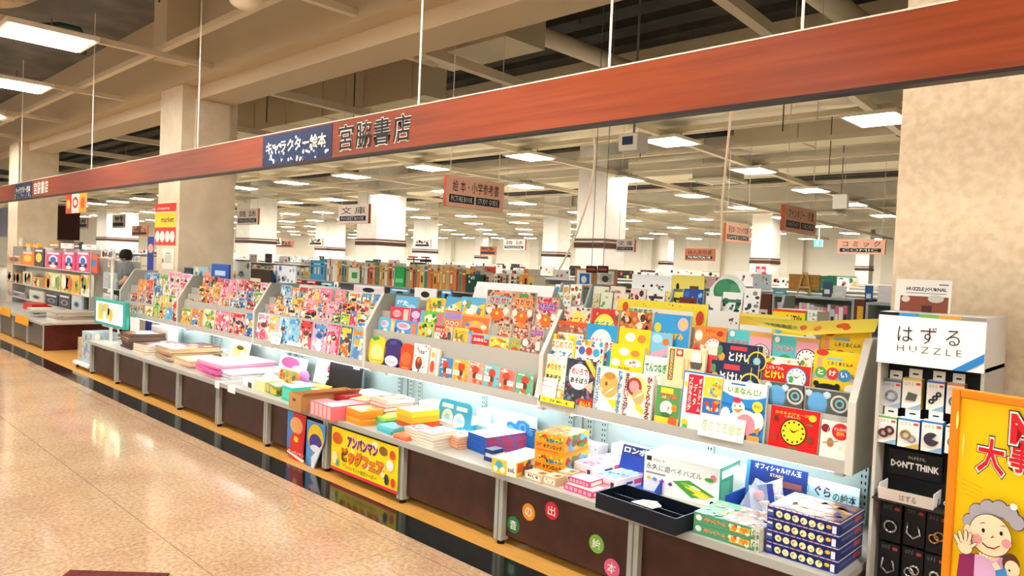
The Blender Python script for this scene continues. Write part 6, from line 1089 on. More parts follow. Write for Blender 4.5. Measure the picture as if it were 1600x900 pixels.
# cartoon grandmother: grey curls, face, raised hand, violet coat
for cx, cy, r in ((1523, 812, 11), (1535, 798, 13), (1552, 792, 13), (1570, 793, 13), (1586, 801, 13), (1597, 814, 12), (1520, 826, 7)): pe(cx, cy, r + 1.4, r + 1.4, '#5a4a44')
for cx, cy, r in ((1523, 812, 11), (1535, 798, 13), (1552, 792, 13), (1570, 793, 13), (1586, 801, 13), (1597, 814, 12), (1520, 826, 7)): pe(cx, cy, r, r, '#a8a6ae')
pp([(1508, 862), (1502, 905), (1580, 915), (1584, 868), (1560, 860)], '#8a2a5c'); pp([(1532, 862), (1530, 905), (1572, 912), (1578, 868)], '#dcb0d8')
pe(1557, 864, 14, 8, '#f4d8b8'); 
for i in range(7): pe(1541 + i * 5.2, 862 + 4 * math.sin(i / 6 * math.pi), 2.2, 2.2, '#fbf4e4', 10)
pe(1557, 833, 35, 33, '#5a4a44'); pe(1557, 833, 33.8, 31.8, '#f6dcb8')
pe(1522, 824, 6, 8, '#f3d4b0')
for cx, cy in ((1537, 838), (1583, 846)): pe(cx, cy, 8, 7, '#f09a9c')
for cx, cy in ((1547, 825), (1575, 830)): pe(cx, cy, 2.6, 3.4, '#1c1412')
pp([(1561, 830), (1564, 836), (1559, 837), (1559, 835), (1562, 834)], '#a8684c')
pp([(1546, 843), (1554, 850), (1564, 852), (1573, 848), (1573, 850), (1564, 854.5), (1553, 852), (1545, 845)], '#a83a34')
for p_ in ([(1540, 815), (1547, 812), (1552, 814), (1547, 814)], [(1572, 818), (1579, 817), (1585, 820), (1578, 819)]): pp(p_, '#8a8078')
# hand raised at her side: palm, four fingers, thumb
pe(1519, 849, 13, 13, '#5a4a44'); pe(1519, 849, 12, 12, '#f6dcb8')
for x0, y0, x1, y1 in ((1511, 845, 1504, 832), (1515, 841, 1511, 826), (1521, 840, 1521, 826), (1526, 842, 1529, 830), (1529, 850, 1537, 845)):
    dx, dy = x1 - x0, y1 - y0; l = math.hypot(dx, dy); nx, ny = -dy / l * 2.6, dx / l * 2.6
    pp([(x0 + nx * 1.4, y0 + ny * 1.4), (x1 + nx * 1.2, y1 + ny * 1.2), (x1 + dx / l * 3, y1 + dy / l * 3), (x1 - nx * 1.2, y1 - ny * 1.2), (x0 - nx * 1.4, y0 - ny * 1.4)], '#5a4a44')
    pp([(x0 + nx, y0 + ny), (x1 + nx * .8, y1 + ny * .8), (x1 + dx / l * 2, y1 + dy / l * 2), (x1 - nx * .8, y1 - ny * .8), (x0 - nx, y0 - ny)], '#f6dcb8')
pe(1592, 876, 14, 16, '#5a3420'); pe(1594, 884, 12, 13, '#f6d8b4'); pe(1590, 886, 1.6, 2, '#1c1412', 10)
pp([(1563, 876), (1570, 872), (1578, 886), (1570, 890)], '#f6dcb8'); pp([(1568, 886), (1584, 882), (1588, 900), (1570, 902)], '#3a8ac8')
pe(1597, 788, 6, 5, '#fdf8ee')
mb.build('poster_sheet', t)
# floor mat, its corner in the lower edge of the photo
a = on(2, 0, 110, 893); c = on(2, 0, 265, 898)
ang = math.atan2(c[1] - a[1], c[0] - a[0]); mb = MB(); mb.box(0, np.hypot(*(c - a)[:2]), -.9, 0, 0, .008, speckle('maroon_pile', '#4a1814', '#6a261e', 60, .95, 4, .4)); 
tag(mb.build('floor_mat', None, (a[0], a[1], .0006), (0, 0, ang)), 'dark red floor mat at the bottom edge on the speckled tiles', 'mat')

# ------------------------------------------------------------------ far left: second counter, its goods and the aisle
LX = -12.45
t = empty('display_counter', (LX, 2.97, 0), 'red-brown ended display base at the far left beyond the aisle gap', 'display base')
b = MB(); b.box(-.03, 0, 0, 1.0, 0, CZ - .03, speckle('red_brown_panel', '#4e1c12', '#5a2418', 8, .4)); b.build('end_panel', t)
b = MB(); b.box(-5.1, 0, -.02, .98, CZ - .03, CZ, M('#b3b1a6', .4)); b.build('top_board', t)
for i in range(6):
    x = -.0 - .94 * i
    b = MB(); b.box(x - .06, x - .001 if i == 0 else x, -.005, .05, .02, CZ - .03, GREY); b.build('post', t)
    if i < 5: b = MB(); b.box(x - .94, x - .06, .02, .04, .04, CZ - .03, M('#6a6258', .5)); b.build('front_panel', t)
# spinner of clear pockets and lit display on the worktop's left end
p = on(2, CZ, 173, 528)
t = empty('brochure_rack', (p[0], p[1], CZ), 'white pole rack of clear brochure pockets at the left worktop end', 'brochure rack')
b = MB(); b.tube([(0, 0, 0), (0, 0, 1.02)], .018, M('#f2ede2', .4), 10); b.lathe([(0, 0), (.12, 0), (.1, .015), (0, .02)], (0, 0, 0), M('#d8d4c8', .4)); b.build('pole', t)
b = MB(); b.box(-.42, .1, -.06, .12, 1.02, 1.026, M('#e8e4d8', .4)); b.build('top_plate', t)
for k, (z, dz) in enumerate([(.62, .22), (.36, .2), (.12, .18)]):
    b = MB(); b.box(-.42, .1, .02, .1, z, z + .006, M('#d8dcd8', .4)); b.box(-.42, .1, .02, .024, z, z + dz, clear('pocket_%d' % k, '#dfeaea', .35)); b.box(-.42, -.416, .02, .1, z, z + dz, clear('pocket_side%d' % k, '#dfeaea', .5)); b.build('clear_pocket', t)
    b = MB(); rr = random.Random(k)
    for q in range(4):
        x = -.4 + .125 * q; b.box(x, x + .11, .04, .05, z + .007, z + dz * (.8 + .3 * rr.random()), M(rr.choice(['#b8bcc4', '#7a8aa4', '#d8d0c8', '#c8a8a0', '#5a6a8a']), .5)); paint(b, [('r', .1, .6, .9, .8, rr.choice(['#c8584c', '#3a5a9c', '#f0ece0']))], front(x, .04, z), .11, dz * .8)
    for q in range(4): pass
    b.build('brochure', t)
a = on(1, 3.0, 147, 504); c = on(1, 3.0, 196, 473); W = c[0] - a[0]; H = c[2] - a[2]
t = empty('display_monitor', (a[0], 3.0, CZ), 'small teal monitor with a glowing yellow picture beside the white pole rack', 'monitor'); z0 = a[2] - CZ
b = MB(); b.box(0, W, 0, .05, z0, z0 + H, M('#3aa89a', .4)); b.build('casing', t, bevel=.01)
mb = MB(); mb.box(W * .08, W * .92, -.003, 0, z0 + H * .12, z0 + H * .88, M('#f4f0c8', .4, 1.6)); paint(mb, [('r', .06, .1, .3, .9, '#f0dc6a'), ('r', .6, .3, .94, .9, '#f8f8f4'), ('b', 10, 3, ['#e8c84c', '#c8d8a0'], .1, .1, .6, .9, .07)], front(W * .08, -.003, z0 + H * .12), W * .84, H * .76); mb.build('screen', t)
b = MB(); b.tube([(W / 2, .025, 0), (W / 2, .025, z0)], .02, M('#c8c4b8', .4)); b.lathe([(0, 0), (.09, 0), (.08, .012), (0, .014)], (W / 2, .025, 0), M('#c8c4b8', .4)); b.build('stand', t)
# low trolley with a tall carton
p = np.array([-10.69, 2.9, 0]); t = empty('carton_trolley', (p[0], 2.88, 0), 'low white trolley on castors at the left worktop end', 'trolley')
b = MB(); b.box(0, .62, 0, .4, .05, .085, WHITE); b.build('deck', t)
for x in (.05, .57):
    for y in (.05, .35): b = MB(); b.lathe([(0, 0), (.022, .004), (.022, .04), (0, .05)], (x, y, 0), BLACK, 10); b.build('castor', t)
for i, (x0, w_, h, c, lab) in enumerate([(.02, .16, .30, '#c8a880', 'kraft carton standing on the white trolley'), (.19, .40, .40, '#b8c8d0', 'pale picture carton standing on the white trolley')]):
    mb = MB(); mb.box(0, w_, 0, .3, 0, h, M(c, .5)); paint(mb, [('b', 16, 60 + i, ['#7a9ac0', '#e0c8d0', '#5a9a6c', '#c89a6c'], .05, .05, .95, .95, .1)], front(0, 0, 0), w_, h); paint(mb, [('b', 10, 64 + i, ['#9ab0c8', '#d8a8b0', '#e8e0d0'], .1, .05, .9, .95, .12)], rightf(w_, 0, 0), .3, h)
    tag(mb.build('picture_carton', None, (p[0] + x0, 2.93, .0853)), lab, 'carton', 'cartons on the trolley')
# goods rack on the far left counter
GZ = [on(1, 3.62, 90, 479)[2], on(1, 3.62, 90, 454)[2], on(1, 3.62, 90, 420)[2]]
t = empty('goods_rack', (-15.05, 3.72, CZ), 'tall goods rack full of bright packs on the far left counter', 'rack')
b = MB(); b.box(-2.45, 2.45, .1, .13, 0, 1.12, M('#d8d4c8', .5)); b.build('back_board', t)
for z in [q - CZ for q in GZ]: b = MB(); b.box(-2.45, 2.45, -.12, .1, z - .015, z, M('#c8c6bc', .45)); b.build('shelf', t)
b = MB(); b.box(-2.47, -2.45, -.12, .13, 0, 1.12, GREY); b.build('side_panel', t)
b = MB(); b.box(2.45, 2.47, -.12, .13, 0, 1.12, GREY); b.build('side_panel', t)
def lpack(x0, y0, x1, y1, Y, bg, sp, label, T=.03, name='goods_pack', zs=None):
    a = on(1, Y, x0, y0); X1 = x_at(x1, Y, a[2]); c = on(1, Y, x0, y1); z0 = c[2] if zs is None else zs
    return tag(cover_obj(name, X1 - a[0] - .005, a[2] - z0, T, bg, sp, ((a[0] + X1) / 2, Y, z0), edge=M(bg, .5)), label, 'pack', 'packs on the far left rack')
PKS = [('e', .5, .55, .3, .26, '#f4e4ea'), ('e', .5, .52, .2, .18, '#3a6ac0'), ('e', .3, .3, .12, .12, '#2a2430'), ('e', .72, .3, .12, .12, '#2a2430'), ('r', .1, .86, .9, .96, '#f6f0f0'), ('e', .5, .14, .24, .1, '#f0f0f4')]
zs = [zq - .0 for zq in GZ]
for i, (x0, x1) in enumerate([(72, 95), (99, 117), (120, 140)]): lpack(x0, 393, x1, 418, 3.62, '#e0507c', PKS, '%s of three pink packs with blue pictures on the far left rack' % ['left', 'middle', 'right'][i], zs=zs[2])
lpack(142, 397, 152, 417, 3.62, '#d8603c', [('r', .1, .4, .9, .7, '#4a7ac0')], 'small orange pack right of the pink packs', zs=zs[2])
lpack(158, 391, 177, 414, 3.12, '#f0ece4', [('r', .1, .2, .9, .4, '#d88a4c'), ('b', 8, 1, ['#8a4a3c', '#5a8ac0'], .1, .4, .9, .8, .1)], 'white pack standing on top of the white pole rack', zs=CZ + 1.0265)
for i, (x0, y0, x1, c, lab) in enumerate([(71, 425, 94, '#d8dc9c', 'lime pack in the middle row of the far left rack'), (96, 427, 124, '#f0c050', 'golden pack in the middle row of the far left rack'), (127, 428, 144, '#e4e8d8', 'pale green pack in the middle row of the far left rack'), (36, 424, 50, '#d8c8b4', 'beige pack in the middle row of the far left rack'), (52, 432, 68, '#e8944c', 'orange pack in the middle row of the far left rack'), (12, 424, 33, '#b88458', 'brown pack in the middle row of the far left rack')]):
    lpack(x0, y0, x1, 452, 3.62, c, [('b', 12, 20 + i, ['#f4f0d8', '#e8a83c', '#8aa84c', '#d86a4c'], .06, .1, .94, .9, .14)], lab, zs=zs[1])
for i, (x0, y0, x1, c, lab) in enumerate([(71, 458, 90, '#3a4a5c', 'dark blue pack in the low row of the far left rack'), (92, 459, 110, '#4a4640', 'charcoal pack in the low row of the far left rack'), (112, 459, 128, '#c8d4d8', 'silver pack in the low row of the far left rack'), (46, 452, 68, '#d8dcc0', 'pale pack in the low row of the far left rack'), (12, 452, 40, '#a88a94', 'mauve pack in the low row of the far left rack')]):
    lpack(x0, y0, x1, 478, 3.62, c, [('e', .5, .4, .3, .2, '#9aa8b0'), ('e', .5, .4, .18, .12, '#2a2c30'), ('r', .1, .8, .9, .94, '#e8e4d8')], lab, zs=zs[0])
for i, (x0, y0, x1, c, lab) in enumerate([(12, 398, 33, '#c89a6c', 'brown picture pack in the top row of the far left rack'), (35, 392, 52, '#ee8a2c', 'bright orange pack in the top row of the far left rack'), (54, 388, 68, '#4a4448', 'dark pack in the top row of the far left rack')]):
    lpack(x0, y0, x1, 420, 3.62, c, [('e', .5, .5, .34, .26, '#8a4a2c' if i == 0 else '#f4d05c'), ('r', .1, .82, .9, .94, '#e8dcc8')], lab, zs=zs[2])
for i, (x0, y0, x1, c, lab) in enumerate([(12, 371, 35, '#c8b8a4', 'tan pack on top of the far left rack'), (40, 380, 48, '#f0b02c', 'left yellow carton on top of the far left rack'), (51, 380, 60, '#f0b02c', 'right yellow carton on top of the far left rack'), (77, 376, 92, '#a88a54', 'olive carton on top of the far left rack'), (95, 380, 112, '#f0ece4', 'white carton on top of the far left rack'), (116, 378, 124, '#4a4a4c', 'narrow dark carton on top of the far left rack'), (128, 382, 150, '#e0e8ec', 'wide pale carton on top of the far left rack')]):
    lpack(x0, y0, x1, 395, 3.74, c, [('r', .1, .3, .9, .5, '#f4ead8'), ('e', .5, .7, .2, .1, '#d8703c')], lab, T=.06, zs=CZ + 1.12)
stk('grey newspaper bundle', 'of the left pile on the far left counter', 'newspaper bundles', (42, 492), (58, 496), (70, 486), 480, 5, ['#cfc9bb', '#bdb7a9'], jit=.02, solid=True, name='newspaper', cat='newspaper', D=.4)
stk('grey newspaper bundle', 'of the right pile on the far left counter', 'newspaper bundles', (72, 502), (92, 507), (118, 490), 484, 6, ['#c8c2b4', '#d8d2c4', '#b4ae a0'.replace(' ', '')], jit=.02, solid=True, name='newspaper', cat='newspaper', D=.6)
gbox('gift_tray', 'red flat tray on the far left counter', 'tray', (36, 482), (50, 486), (66, 476), 472, '#d8261c', D=.3)
for i, (x0, y0, x1, y1) in enumerate([(0, 478, 16, 486), (23, 490, 44, 503)]):
    a = on(1, 2.93, x0, y0); X1 = x_at(x1, 2.93, a[2]); c = on(1, 2.93, x0, y1); mb = MB(); mb.box(0, X1 - a[0], 0, .003, min(c[2], .35) , a[2], M('#f2a81c', .5))
    tag(mb.build('price_tag', None, (a[0], 2.935, 0)), '%s orange price card hanging on the far left counter edge' % ['left', 'right'][i], 'card')
# dark board kiosk and screen at the far left
t = empty('kiosk_header', (-16.3, 4.6, 0), 'dark brown overhead cabinet at the far left by the pillar', 'cabinet')
a = on(1, 4.6, 22, 329); c = on(1, 4.6, 85, 374)
b = MB(); b.box(a[0] + 16.3, c[0] + 16.3, 0, .5, c[2], a[2], M('#3a1610', .45)); b.box(a[0] + 16.3, c[0] + 16.3, -.01, .51, a[2], a[2] + .03, M('#2a1410', .45)); b.build('cabinet_box', t)
b = MB(); b.box(a[0] + 16.32, a[0] + 16.4, .1, .4, 0, c[2], M('#8a8478', .5)); b.box(c[0] + 16.2, c[0] + 16.28, .1, .4, 0, c[2], M('#8a8478', .5)); b.build('upright', t)
a = on(1, 4.2, 0, 325); c = on(1, 4.2, 18, 370); t = empty('wall_screen', (a[0], 4.2, 0), 'grey framed screen at the left edge beside the dark cabinet', 'screen')
b = MB(); b.box(-.6, c[0] - a[0], 0, .08, c[2], a[2], M('#6a6e78', .4), front=M('#8a94a4', .3)); b.build('screen_panel', t); b = MB(); b.box(c[0] - a[0] - .06, c[0] - a[0], .01, .07, 0, c[2], GREYD); b.build('upright', t)
# posters and notices on the second pillar
def wallcard(name, x0, y0, x1, y1, Y, bg, sp, label, cat, T=.006, zs=None):
    a = on(1, Y, x0, y0); X1 = x_at(x1, Y, a[2]); c = on(1, Y, x0, y1)
    z0 = c[2] if zs is None else zs
    return tag(cover_obj(name, X1 - a[0], a[2] - z0, T, bg, sp, ((a[0] + X1) / 2, Y, z0)), label, cat)
wallcard('wall_poster', 243, 319, 276, 382, 3.69, '#d8352c', [('r', 0, .42, 1, .78, '#f2c42c'), T_('market', .3, .54, .9, .68, '#4a3420', .02), ('r', .0, .78, 1, .8, '#f6e8d0'), T_('shopping', .1, .84, .7, .92, '#f6e0cc', .015), ('e', .15, .2, .11, .14, '#f4e4d4'), ('e', .38, .2, .11, .14, '#f4e4d4'), ('e', .62, .2, .11, .14, '#f4e4d4'), ('e', .85, .2, .11, .14, '#f4e4d4')], 'red and yellow poster with four white ovals on the left pillar', 'poster')
wallcard('notice_card', 254, 388, 272, 420, 3.692, '#e8e0cc', [('r', .2, .3, .8, .7, '#c8c0ac'), ('r', .3, .74, .7, .8, '#8a8478'), ('r', -.0, .3, .12, .5, '#6a4a34')], 'cream notice card below the red poster on the left pillar', 'notice')
wallcard('blue_board', 231, 370, 241, 398, 4.2, '#2a3a8c', [('e', .5, .9, .4, .04, '#d8a08a')], 'narrow blue board left of the left pillar', 'board', zs=0)
wallcard('kraft_carton', 221, 402, 240, 424, 4.4, '#cfc6ae', [('r', 0, .9, 1, .91, '#8a8470'), ('r', 0, .75, 1, .76, '#8a8470')], 'pale stacked cartons column beside the person in grey', 'carton', T=.3, zs=0)
# person in a grey shirt beyond the gap, seen from behind
px_, Y_ = 196, 4.4
X_ = x_at(px_, Y_, 1.3); t = empty('person', (X_, Y_, 0), 'person with dark hair in a grey shirt standing in the gap, seen from behind', 'person')
def skinned(name, pts, edges, rad, mat, parent, loc=(0, 0, 0), sub=2):
    me = bpy.data.meshes.new(name); me.from_pydata(pts, edges, []); o = bpy.data.objects.new(name, me); COL.objects.link(o)
    sk = o.modifiers.new('body', 'SKIN'); 
    for v, r in zip(me.skin_vertices[0].data, rad): v.radius = r if isinstance(r, tuple) else (r, r)
    me.skin_vertices[0].data[0].use_root = True; ss = o.modifiers.new('smooth', 'SUBSURF'); ss.levels = sub; ss.render_levels = sub
    me.materials.append(mat); o.parent = parent; o.location = loc; return o
SK = M('#d8a888', .6)
pts = [(0, 0, .86), (0, 0, 1.02), (0, 0, 1.2), (0, 0, 1.30), (0, .0, 1.37), (0, -.02, 1.43), (0, -.02, 1.50),
       (.15, 0, 1.27), (.2, -.06, 1.04), (.16, -.22, .94), (.14, -.29, .93), (-.15, 0, 1.27), (-.2, -.04, 1.03), (-.2, -.14, .82), (-.2, -.17, .75),
       (.085, 0, .82), (.09, -.01, .46), (.09, .02, .09), (.09, -.10, .04), (-.085, 0, .82), (-.09, -.01, .46), (-.09, .02, .09), (-.09, -.10, .04)]
ed = [(0, 1), (1, 2), (2, 3), (3, 4), (4, 5), (5, 6), (3, 7), (7, 8), (8, 9), (9, 10), (3, 11), (11, 12), (12, 13), (13, 14), (0, 15), (15, 16), (16, 17), (17, 18), (0, 19), (19, 20), (20, 21), (21, 22)]
rad = [(.13, .1), (.12, .09), (.14, .1), (.1, .08), (.05, .05), (.075, .085), (.06, .07), .05, .042, .032, .03, .05, .042, .032, .03, .085, .06, .04, .035, .085, .06, .04, .035]
skinned('body', pts, ed, rad, SK, t)
ed2 = [(0, 1), (1, 2), (2, 3), (2, 4), (4, 5), (2, 6), (6, 7)]
skinned('shirt', [(0, 0, .8), (0, 0, 1.02), (0, 0, 1.22), (0, 0, 1.34), (.15, 0, 1.275), (.2, -.04, 1.09), (-.15, 0, 1.275), (-.2, -.03, 1.09)], ed2, [(.17, .13), (.165, .125), (.185, .135), (.09, .085), .095, .075, .095, .075], M('#767a7e', .8), t)
ed3 = [(0, 1), (1, 2), (2, 3), (0, 4), (4, 5), (5, 6)]
skinned('trousers', [(0, 0, .86), (.09, 0, .78), (.09, -.01, .46), (.09, .02, .1), (-.09, 0, .78), (-.09, -.01, .46), (-.09, .02, .1)], ed3, [(.15, .12), .1, .075, .06, .1, .075, .06], M('#3a3c44', .8), t)
b = MB(); b.lathe([(0, .1), (.07, .085), (.1, .03), (.105, -.03), (.09, -.09), (.0, -.1)], (0, .005, 1.47), M('#171310', .7), 18); b.build('hair', t, smooth=True)
for s, wx, wy, wz in ((1, .14, -.29, .93), (-1, -.2, -.17, .75)):
    for k in range(5):
        q = (k - 1.5) * .016; e = .0 if k < 4 else .02
        skinned('finger', [(wx, wy, wz), (wx + (q if k < 4 else -s * .025), wy - .03, wz - .04), (wx + (q if k < 4 else -s * .035), wy - .045, wz - .075 + e), (wx + q * .8, wy - .04, wz - .1 + e * 2)], [(0, 1), (1, 2), (2, 3)], [.014, .009, .008, .007], SK, t, sub=1)
for s in (1, -1):
    skinned('shoe', [(s * .09, .04, .045), (s * .09, -.06, .04), (s * .09, -.15, .03)], [(0, 1), (1, 2)], [(.045, .045), (.045, .04), (.04, .03)], BLACK, t)
# ------------------------------------------------------------------ shelves deeper in the shop
SW_ = M('#e6e4dc', .5)
def bookcase(x0, x1, Y, depth, top, shelves, label, m=SW_, name='bookcase', bm=None):
    t = empty(name, ((x0 + x1) / 2, Y, 0), label, 'bookcase', 'bookcases in the shop'); h = (x1 - x0) / 2
    b = MB(); b.box(-h, -h + .02, 0, depth, 0, top, m); b.build('side_panel', t); b = MB(); b.box(h - .02, h, 0, depth, 0, top, m); b.build('side_panel', t)
    b = MB(); b.box(-h + .02, h - .02, depth - .015, depth, 0, top, bm or m); b.build('back_panel', t)
    b = MB(); 
    for z in shelves: b.box(-h + .02, h - .02, 0, depth - .015, z - .02, z, m)
    b.build('shelf', t); return t
# shelf of spines behind the far racks
SPC = ['#c8602c', '#d89a3c', '#e07a3c', '#c8a878', '#b84a3c', '#e8d8b8', '#4a7a9c', '#d8c05c', '#c8602c', '#a8b8a0', '#e07a3c', '#5a8a6c', '#e8e4dc', '#d89a3c']
S6 = 6.0; Z6 = 1.215
for i, (pa, pb) in enumerate([(470, 585), (585, 702), (702, 832)]):
    bookcase(x_at(pa, S6, Z6), x_at(pb, S6, Z6) - .004, S6, .3, Z6 + .02, [.3, .62, .95, Z6], ['left grey bookcase of tall spines behind the third rack', 'middle grey bookcase of tall spines behind the second rack', 'right grey bookcase with dark green sign behind the white header'][i], GREY)
x = x_at(482, S6, Z6 + .1); xe = x_at(826, S6, Z6 + .1); i = 0; rr = random.Random(77)
sections = {}
while x < xe - .03:
    px = proj((x, S6, Z6))[0]
    if 478 <= px < 500: wd, hh, c, nm = .10, .30, '#3aa0d0', 'blue board book'
    elif 745 < px < 805: wd, hh, c, nm = .035 + .02 * rr.random(), .2 + .05 * rr.random(), rr.choice(['#8a6a4c', '#e8e0d0', '#5a3a34', '#c8b89a', '#a83a34']), 'small book spine'
    else: wd, hh, c, nm = .035 + .05 * rr.random(), .23 + .09 * rr.random(), SPC[(i * 5 + rr.randrange(3)) % len(SPC)], 'tall book spine'
    if i % 13 == 6: hh += .03
    mb = MB(); mb.box(0, wd - .004, 0, .2, 0, hh, M('#e8e0cc', .6), front=M(c, .4)); paint(mb, [('r', .1, .78, .9, .84, rr.choice(['#f4ead0', '#2a2420', '#d8b85c'])), ('r', .3, .3, .7, .66, rr.choice(['#f4ead0', '#3a302c', c]))], front(0, 0, 0), wd - .004, hh)
    o = mb.build('book', None, (x, S6 + .03, Z6 + .0005)); cn = {'#c8602c': 'rust', '#d89a3c': 'ochre', '#8a9a6c': 'sage', '#c8a878': 'tan', '#b84a3c': 'brick', '#e8d8b8': 'cream', '#4a7a9c': 'steel blue', '#d8c05c': 'straw', '#7a3a3c': 'wine', '#a8b8a0': 'grey-green', '#e07a3c': 'orange', '#5a8a6c': 'green', '#e8e4dc': 'white', '#3a4a7c': 'navy', '#3aa0d0': 'bright blue', '#8a6a4c': 'brown', '#e8e0d0': 'ivory', '#5a3a34': 'dark brown', '#c8b89a': 'beige', '#a83a34': 'crimson'}[c]
    k = (cn, nm); sections[k] = sections.get(k, 0) + 1
    tag(o, '%s %s, %s of its colour along the spine shelf behind the racks' % (cn, nm, ORD[sections[k] - 1]), 'book', 'spines on the shelf behind the racks')
    x += wd; i += 1
def stand_card(x0, y0, x1, y1, Y, bg, sp, label, cat='card', T=.012, zs=None, name='shop_card', ln=0):
    a = on(1, Y, x0, y0); X1 = x_at(x1, Y, a[2]); c = on(1, Y, x0, y1); z0 = c[2] if zs is None else zs
    o = cover_obj(name, X1 - a[0], a[2] - z0, T, bg, sp, ((a[0] + X1) / 2, Y, z0), (-ln, 0, 0), edge=M(bg, .5)); return tag(o, label, cat)
zt = Z6 + .0005
for (x0, y0, x1, c, sp, lab) in [(613, 405, 632, '#1c1a1a', [('r', .1, .3, .9, .7, '#a83a2c')], 'left black notice board above the spine shelf'), (633, 408, 650, '#1c1a1a', [('r', .1, .3, .9, .7, '#8a342c')], 'right black notice board above the spine shelf')]:
    a = on(1, S6, x0, y0); X1 = x_at(x1, S6, a[2]); mb = MB(); mb.box(0, X1 - a[0], 0, .01, .38, a[2] - zt, M(c, .5)); mb.box((X1 - a[0]) * .45, (X1 - a[0]) * .55, .01, .016, 0, .4, GREYD); paint(mb, sp, front(0, 0, .38), X1 - a[0], max(a[2] - zt - .38, .05)); tag(mb.build('notice_board', None, (a[0], S6 + .25, zt)), lab, 'board')
stand_card(617, 416, 632, 425, S6 - .01, '#2fb45c', [('r', .1, .2, .9, .4, '#8ae0a0')], 'bright green tag clipped before the spine shelf', zs=zt)
stand_card(545, 418, 562, 428, S6 - .01, '#e8efdc', [('r', .3, .3, .8, .7, '#3aa04c')], 'white tag with a green word before the spine shelf', zs=zt)
stand_card(720, 418, 742, 428, S6 + .24, '#58b8d8', [('e', .6, .5, .3, .3, '#a8dcec')], 'aqua card standing above the spine shelf', zs=zt)
stand_card(728, 428, 756, 446, S6 - .02, '#1f4a3c', [('b', 8, 3, ['#e8e8dc', '#8ac0a0'], .1, .2, .6, .9, .06)], 'dark green sign board at the right end of the spine shelf', cat='sign', zs=zt)
for i, (x0, x1, c) in enumerate([(745, 757, '#e8442c'), (758, 774, '#e85a4c'), (690, 697, '#d82c2c'), (643, 649, '#f2f0ea'), (662, 684, '#f4f2ee')]):
    stand_card(x0, 414 + 2 * (i < 2), x1, 428, S6 + .27, c, [('b', 4, i, ['#f6e4d8', '#2a2a2c'], .2, .3, .8, .8, .1)], '%s small pop card above the spine shelf' % ['left red', 'right red', 'cone-red', 'narrow white', 'wide white'][i], zs=zt)
# lower ledge of face-out books between rack three and the spine shelf
bookcase(x_at(425, 5.0, 1.15), x_at(700, 5.0, 1.15), 5.0, .25, 1.16, [.4, .8, 1.13], 'low white ledge between the racks and the spine shelf')
for i, (x0, x1, y, c, nm) in enumerate([(458, 472, 437, '#d82c2c', 'left red card'), (479, 494, 438, '#d8322c', 'right red card'), (502, 519, 441, '#58bcd8', 'aqua card with a black figure'), (522, 528, 440, '#f2f0ea', 'narrow white card'), (553, 600, 444, '#e8d4dc', 'long lilac card'), (610, 640, 450, '#58a8d0', 'blue card'), (648, 682, 449, '#f4f2ee', 'white card with dark lettering'), (690, 706, 453, '#3a9ad0', 'sky card')]):
    stand_card(x0, y, x1, 462, 5.02, c, [('e', .5, .4, .2, .3, '#2a2a2c'), ('r', .1, .7, .9, .9, '#f4ece0')], '%s on the low ledge before the spine shelf' % nm, zs=1.1605)
# white rack of picture books behind the nearest rack
Y5 = 5.2
t = empty('book_rack', (0, Y5, 0), 'pale rack of picture books standing behind the nearest rack', 'rack'); xa, xb = x_at(866, Y5, 1.3), x_at(1215, Y5, 1.3); t.location.x = xa
b = MB(); b.prism([(0, 0), (0, 1.05), (.06, 1.05), (.06, 1.14), (.12, 1.14), (.12, 1.22), (.3, 1.22), (.3, 0)], 0, xb - xa, SW_); b.build('stepped_shelf', t)
for px in (866, 912, 1040, 1215):
    b = MB(); x = x_at(px, Y5, 1.3) - xa; b.prism([(-.02, 0), (-.02, 1.1), (.12, 1.42), (.3, 1.42), (.3, 0)], x - .02, x, STEEL); b.build('side_panel', t)
def r5(x0, y0, x1, row, bg, sp, lab):
    Y, z0 = [(Y5 - .014, 1.05), (Y5 + .046, 1.14), (Y5 + .106, 1.22)][row]; p = on_lean(Y, z0, .12, x0, y0); X1 = x_at(x1, p[1], p[2])
    if p[2] < z0 + .05: return
    tag(cover_obj('picture_book', X1 - p[0] - .004, (p[2] - z0) / math.cos(math.atan(.12)), .012, bg, sp, ((p[0] + X1) / 2, Y - .0, z0 + .0005), (-math.atan(.12), 0, 0)), lab, 'book', 'books on the pale rack behind')
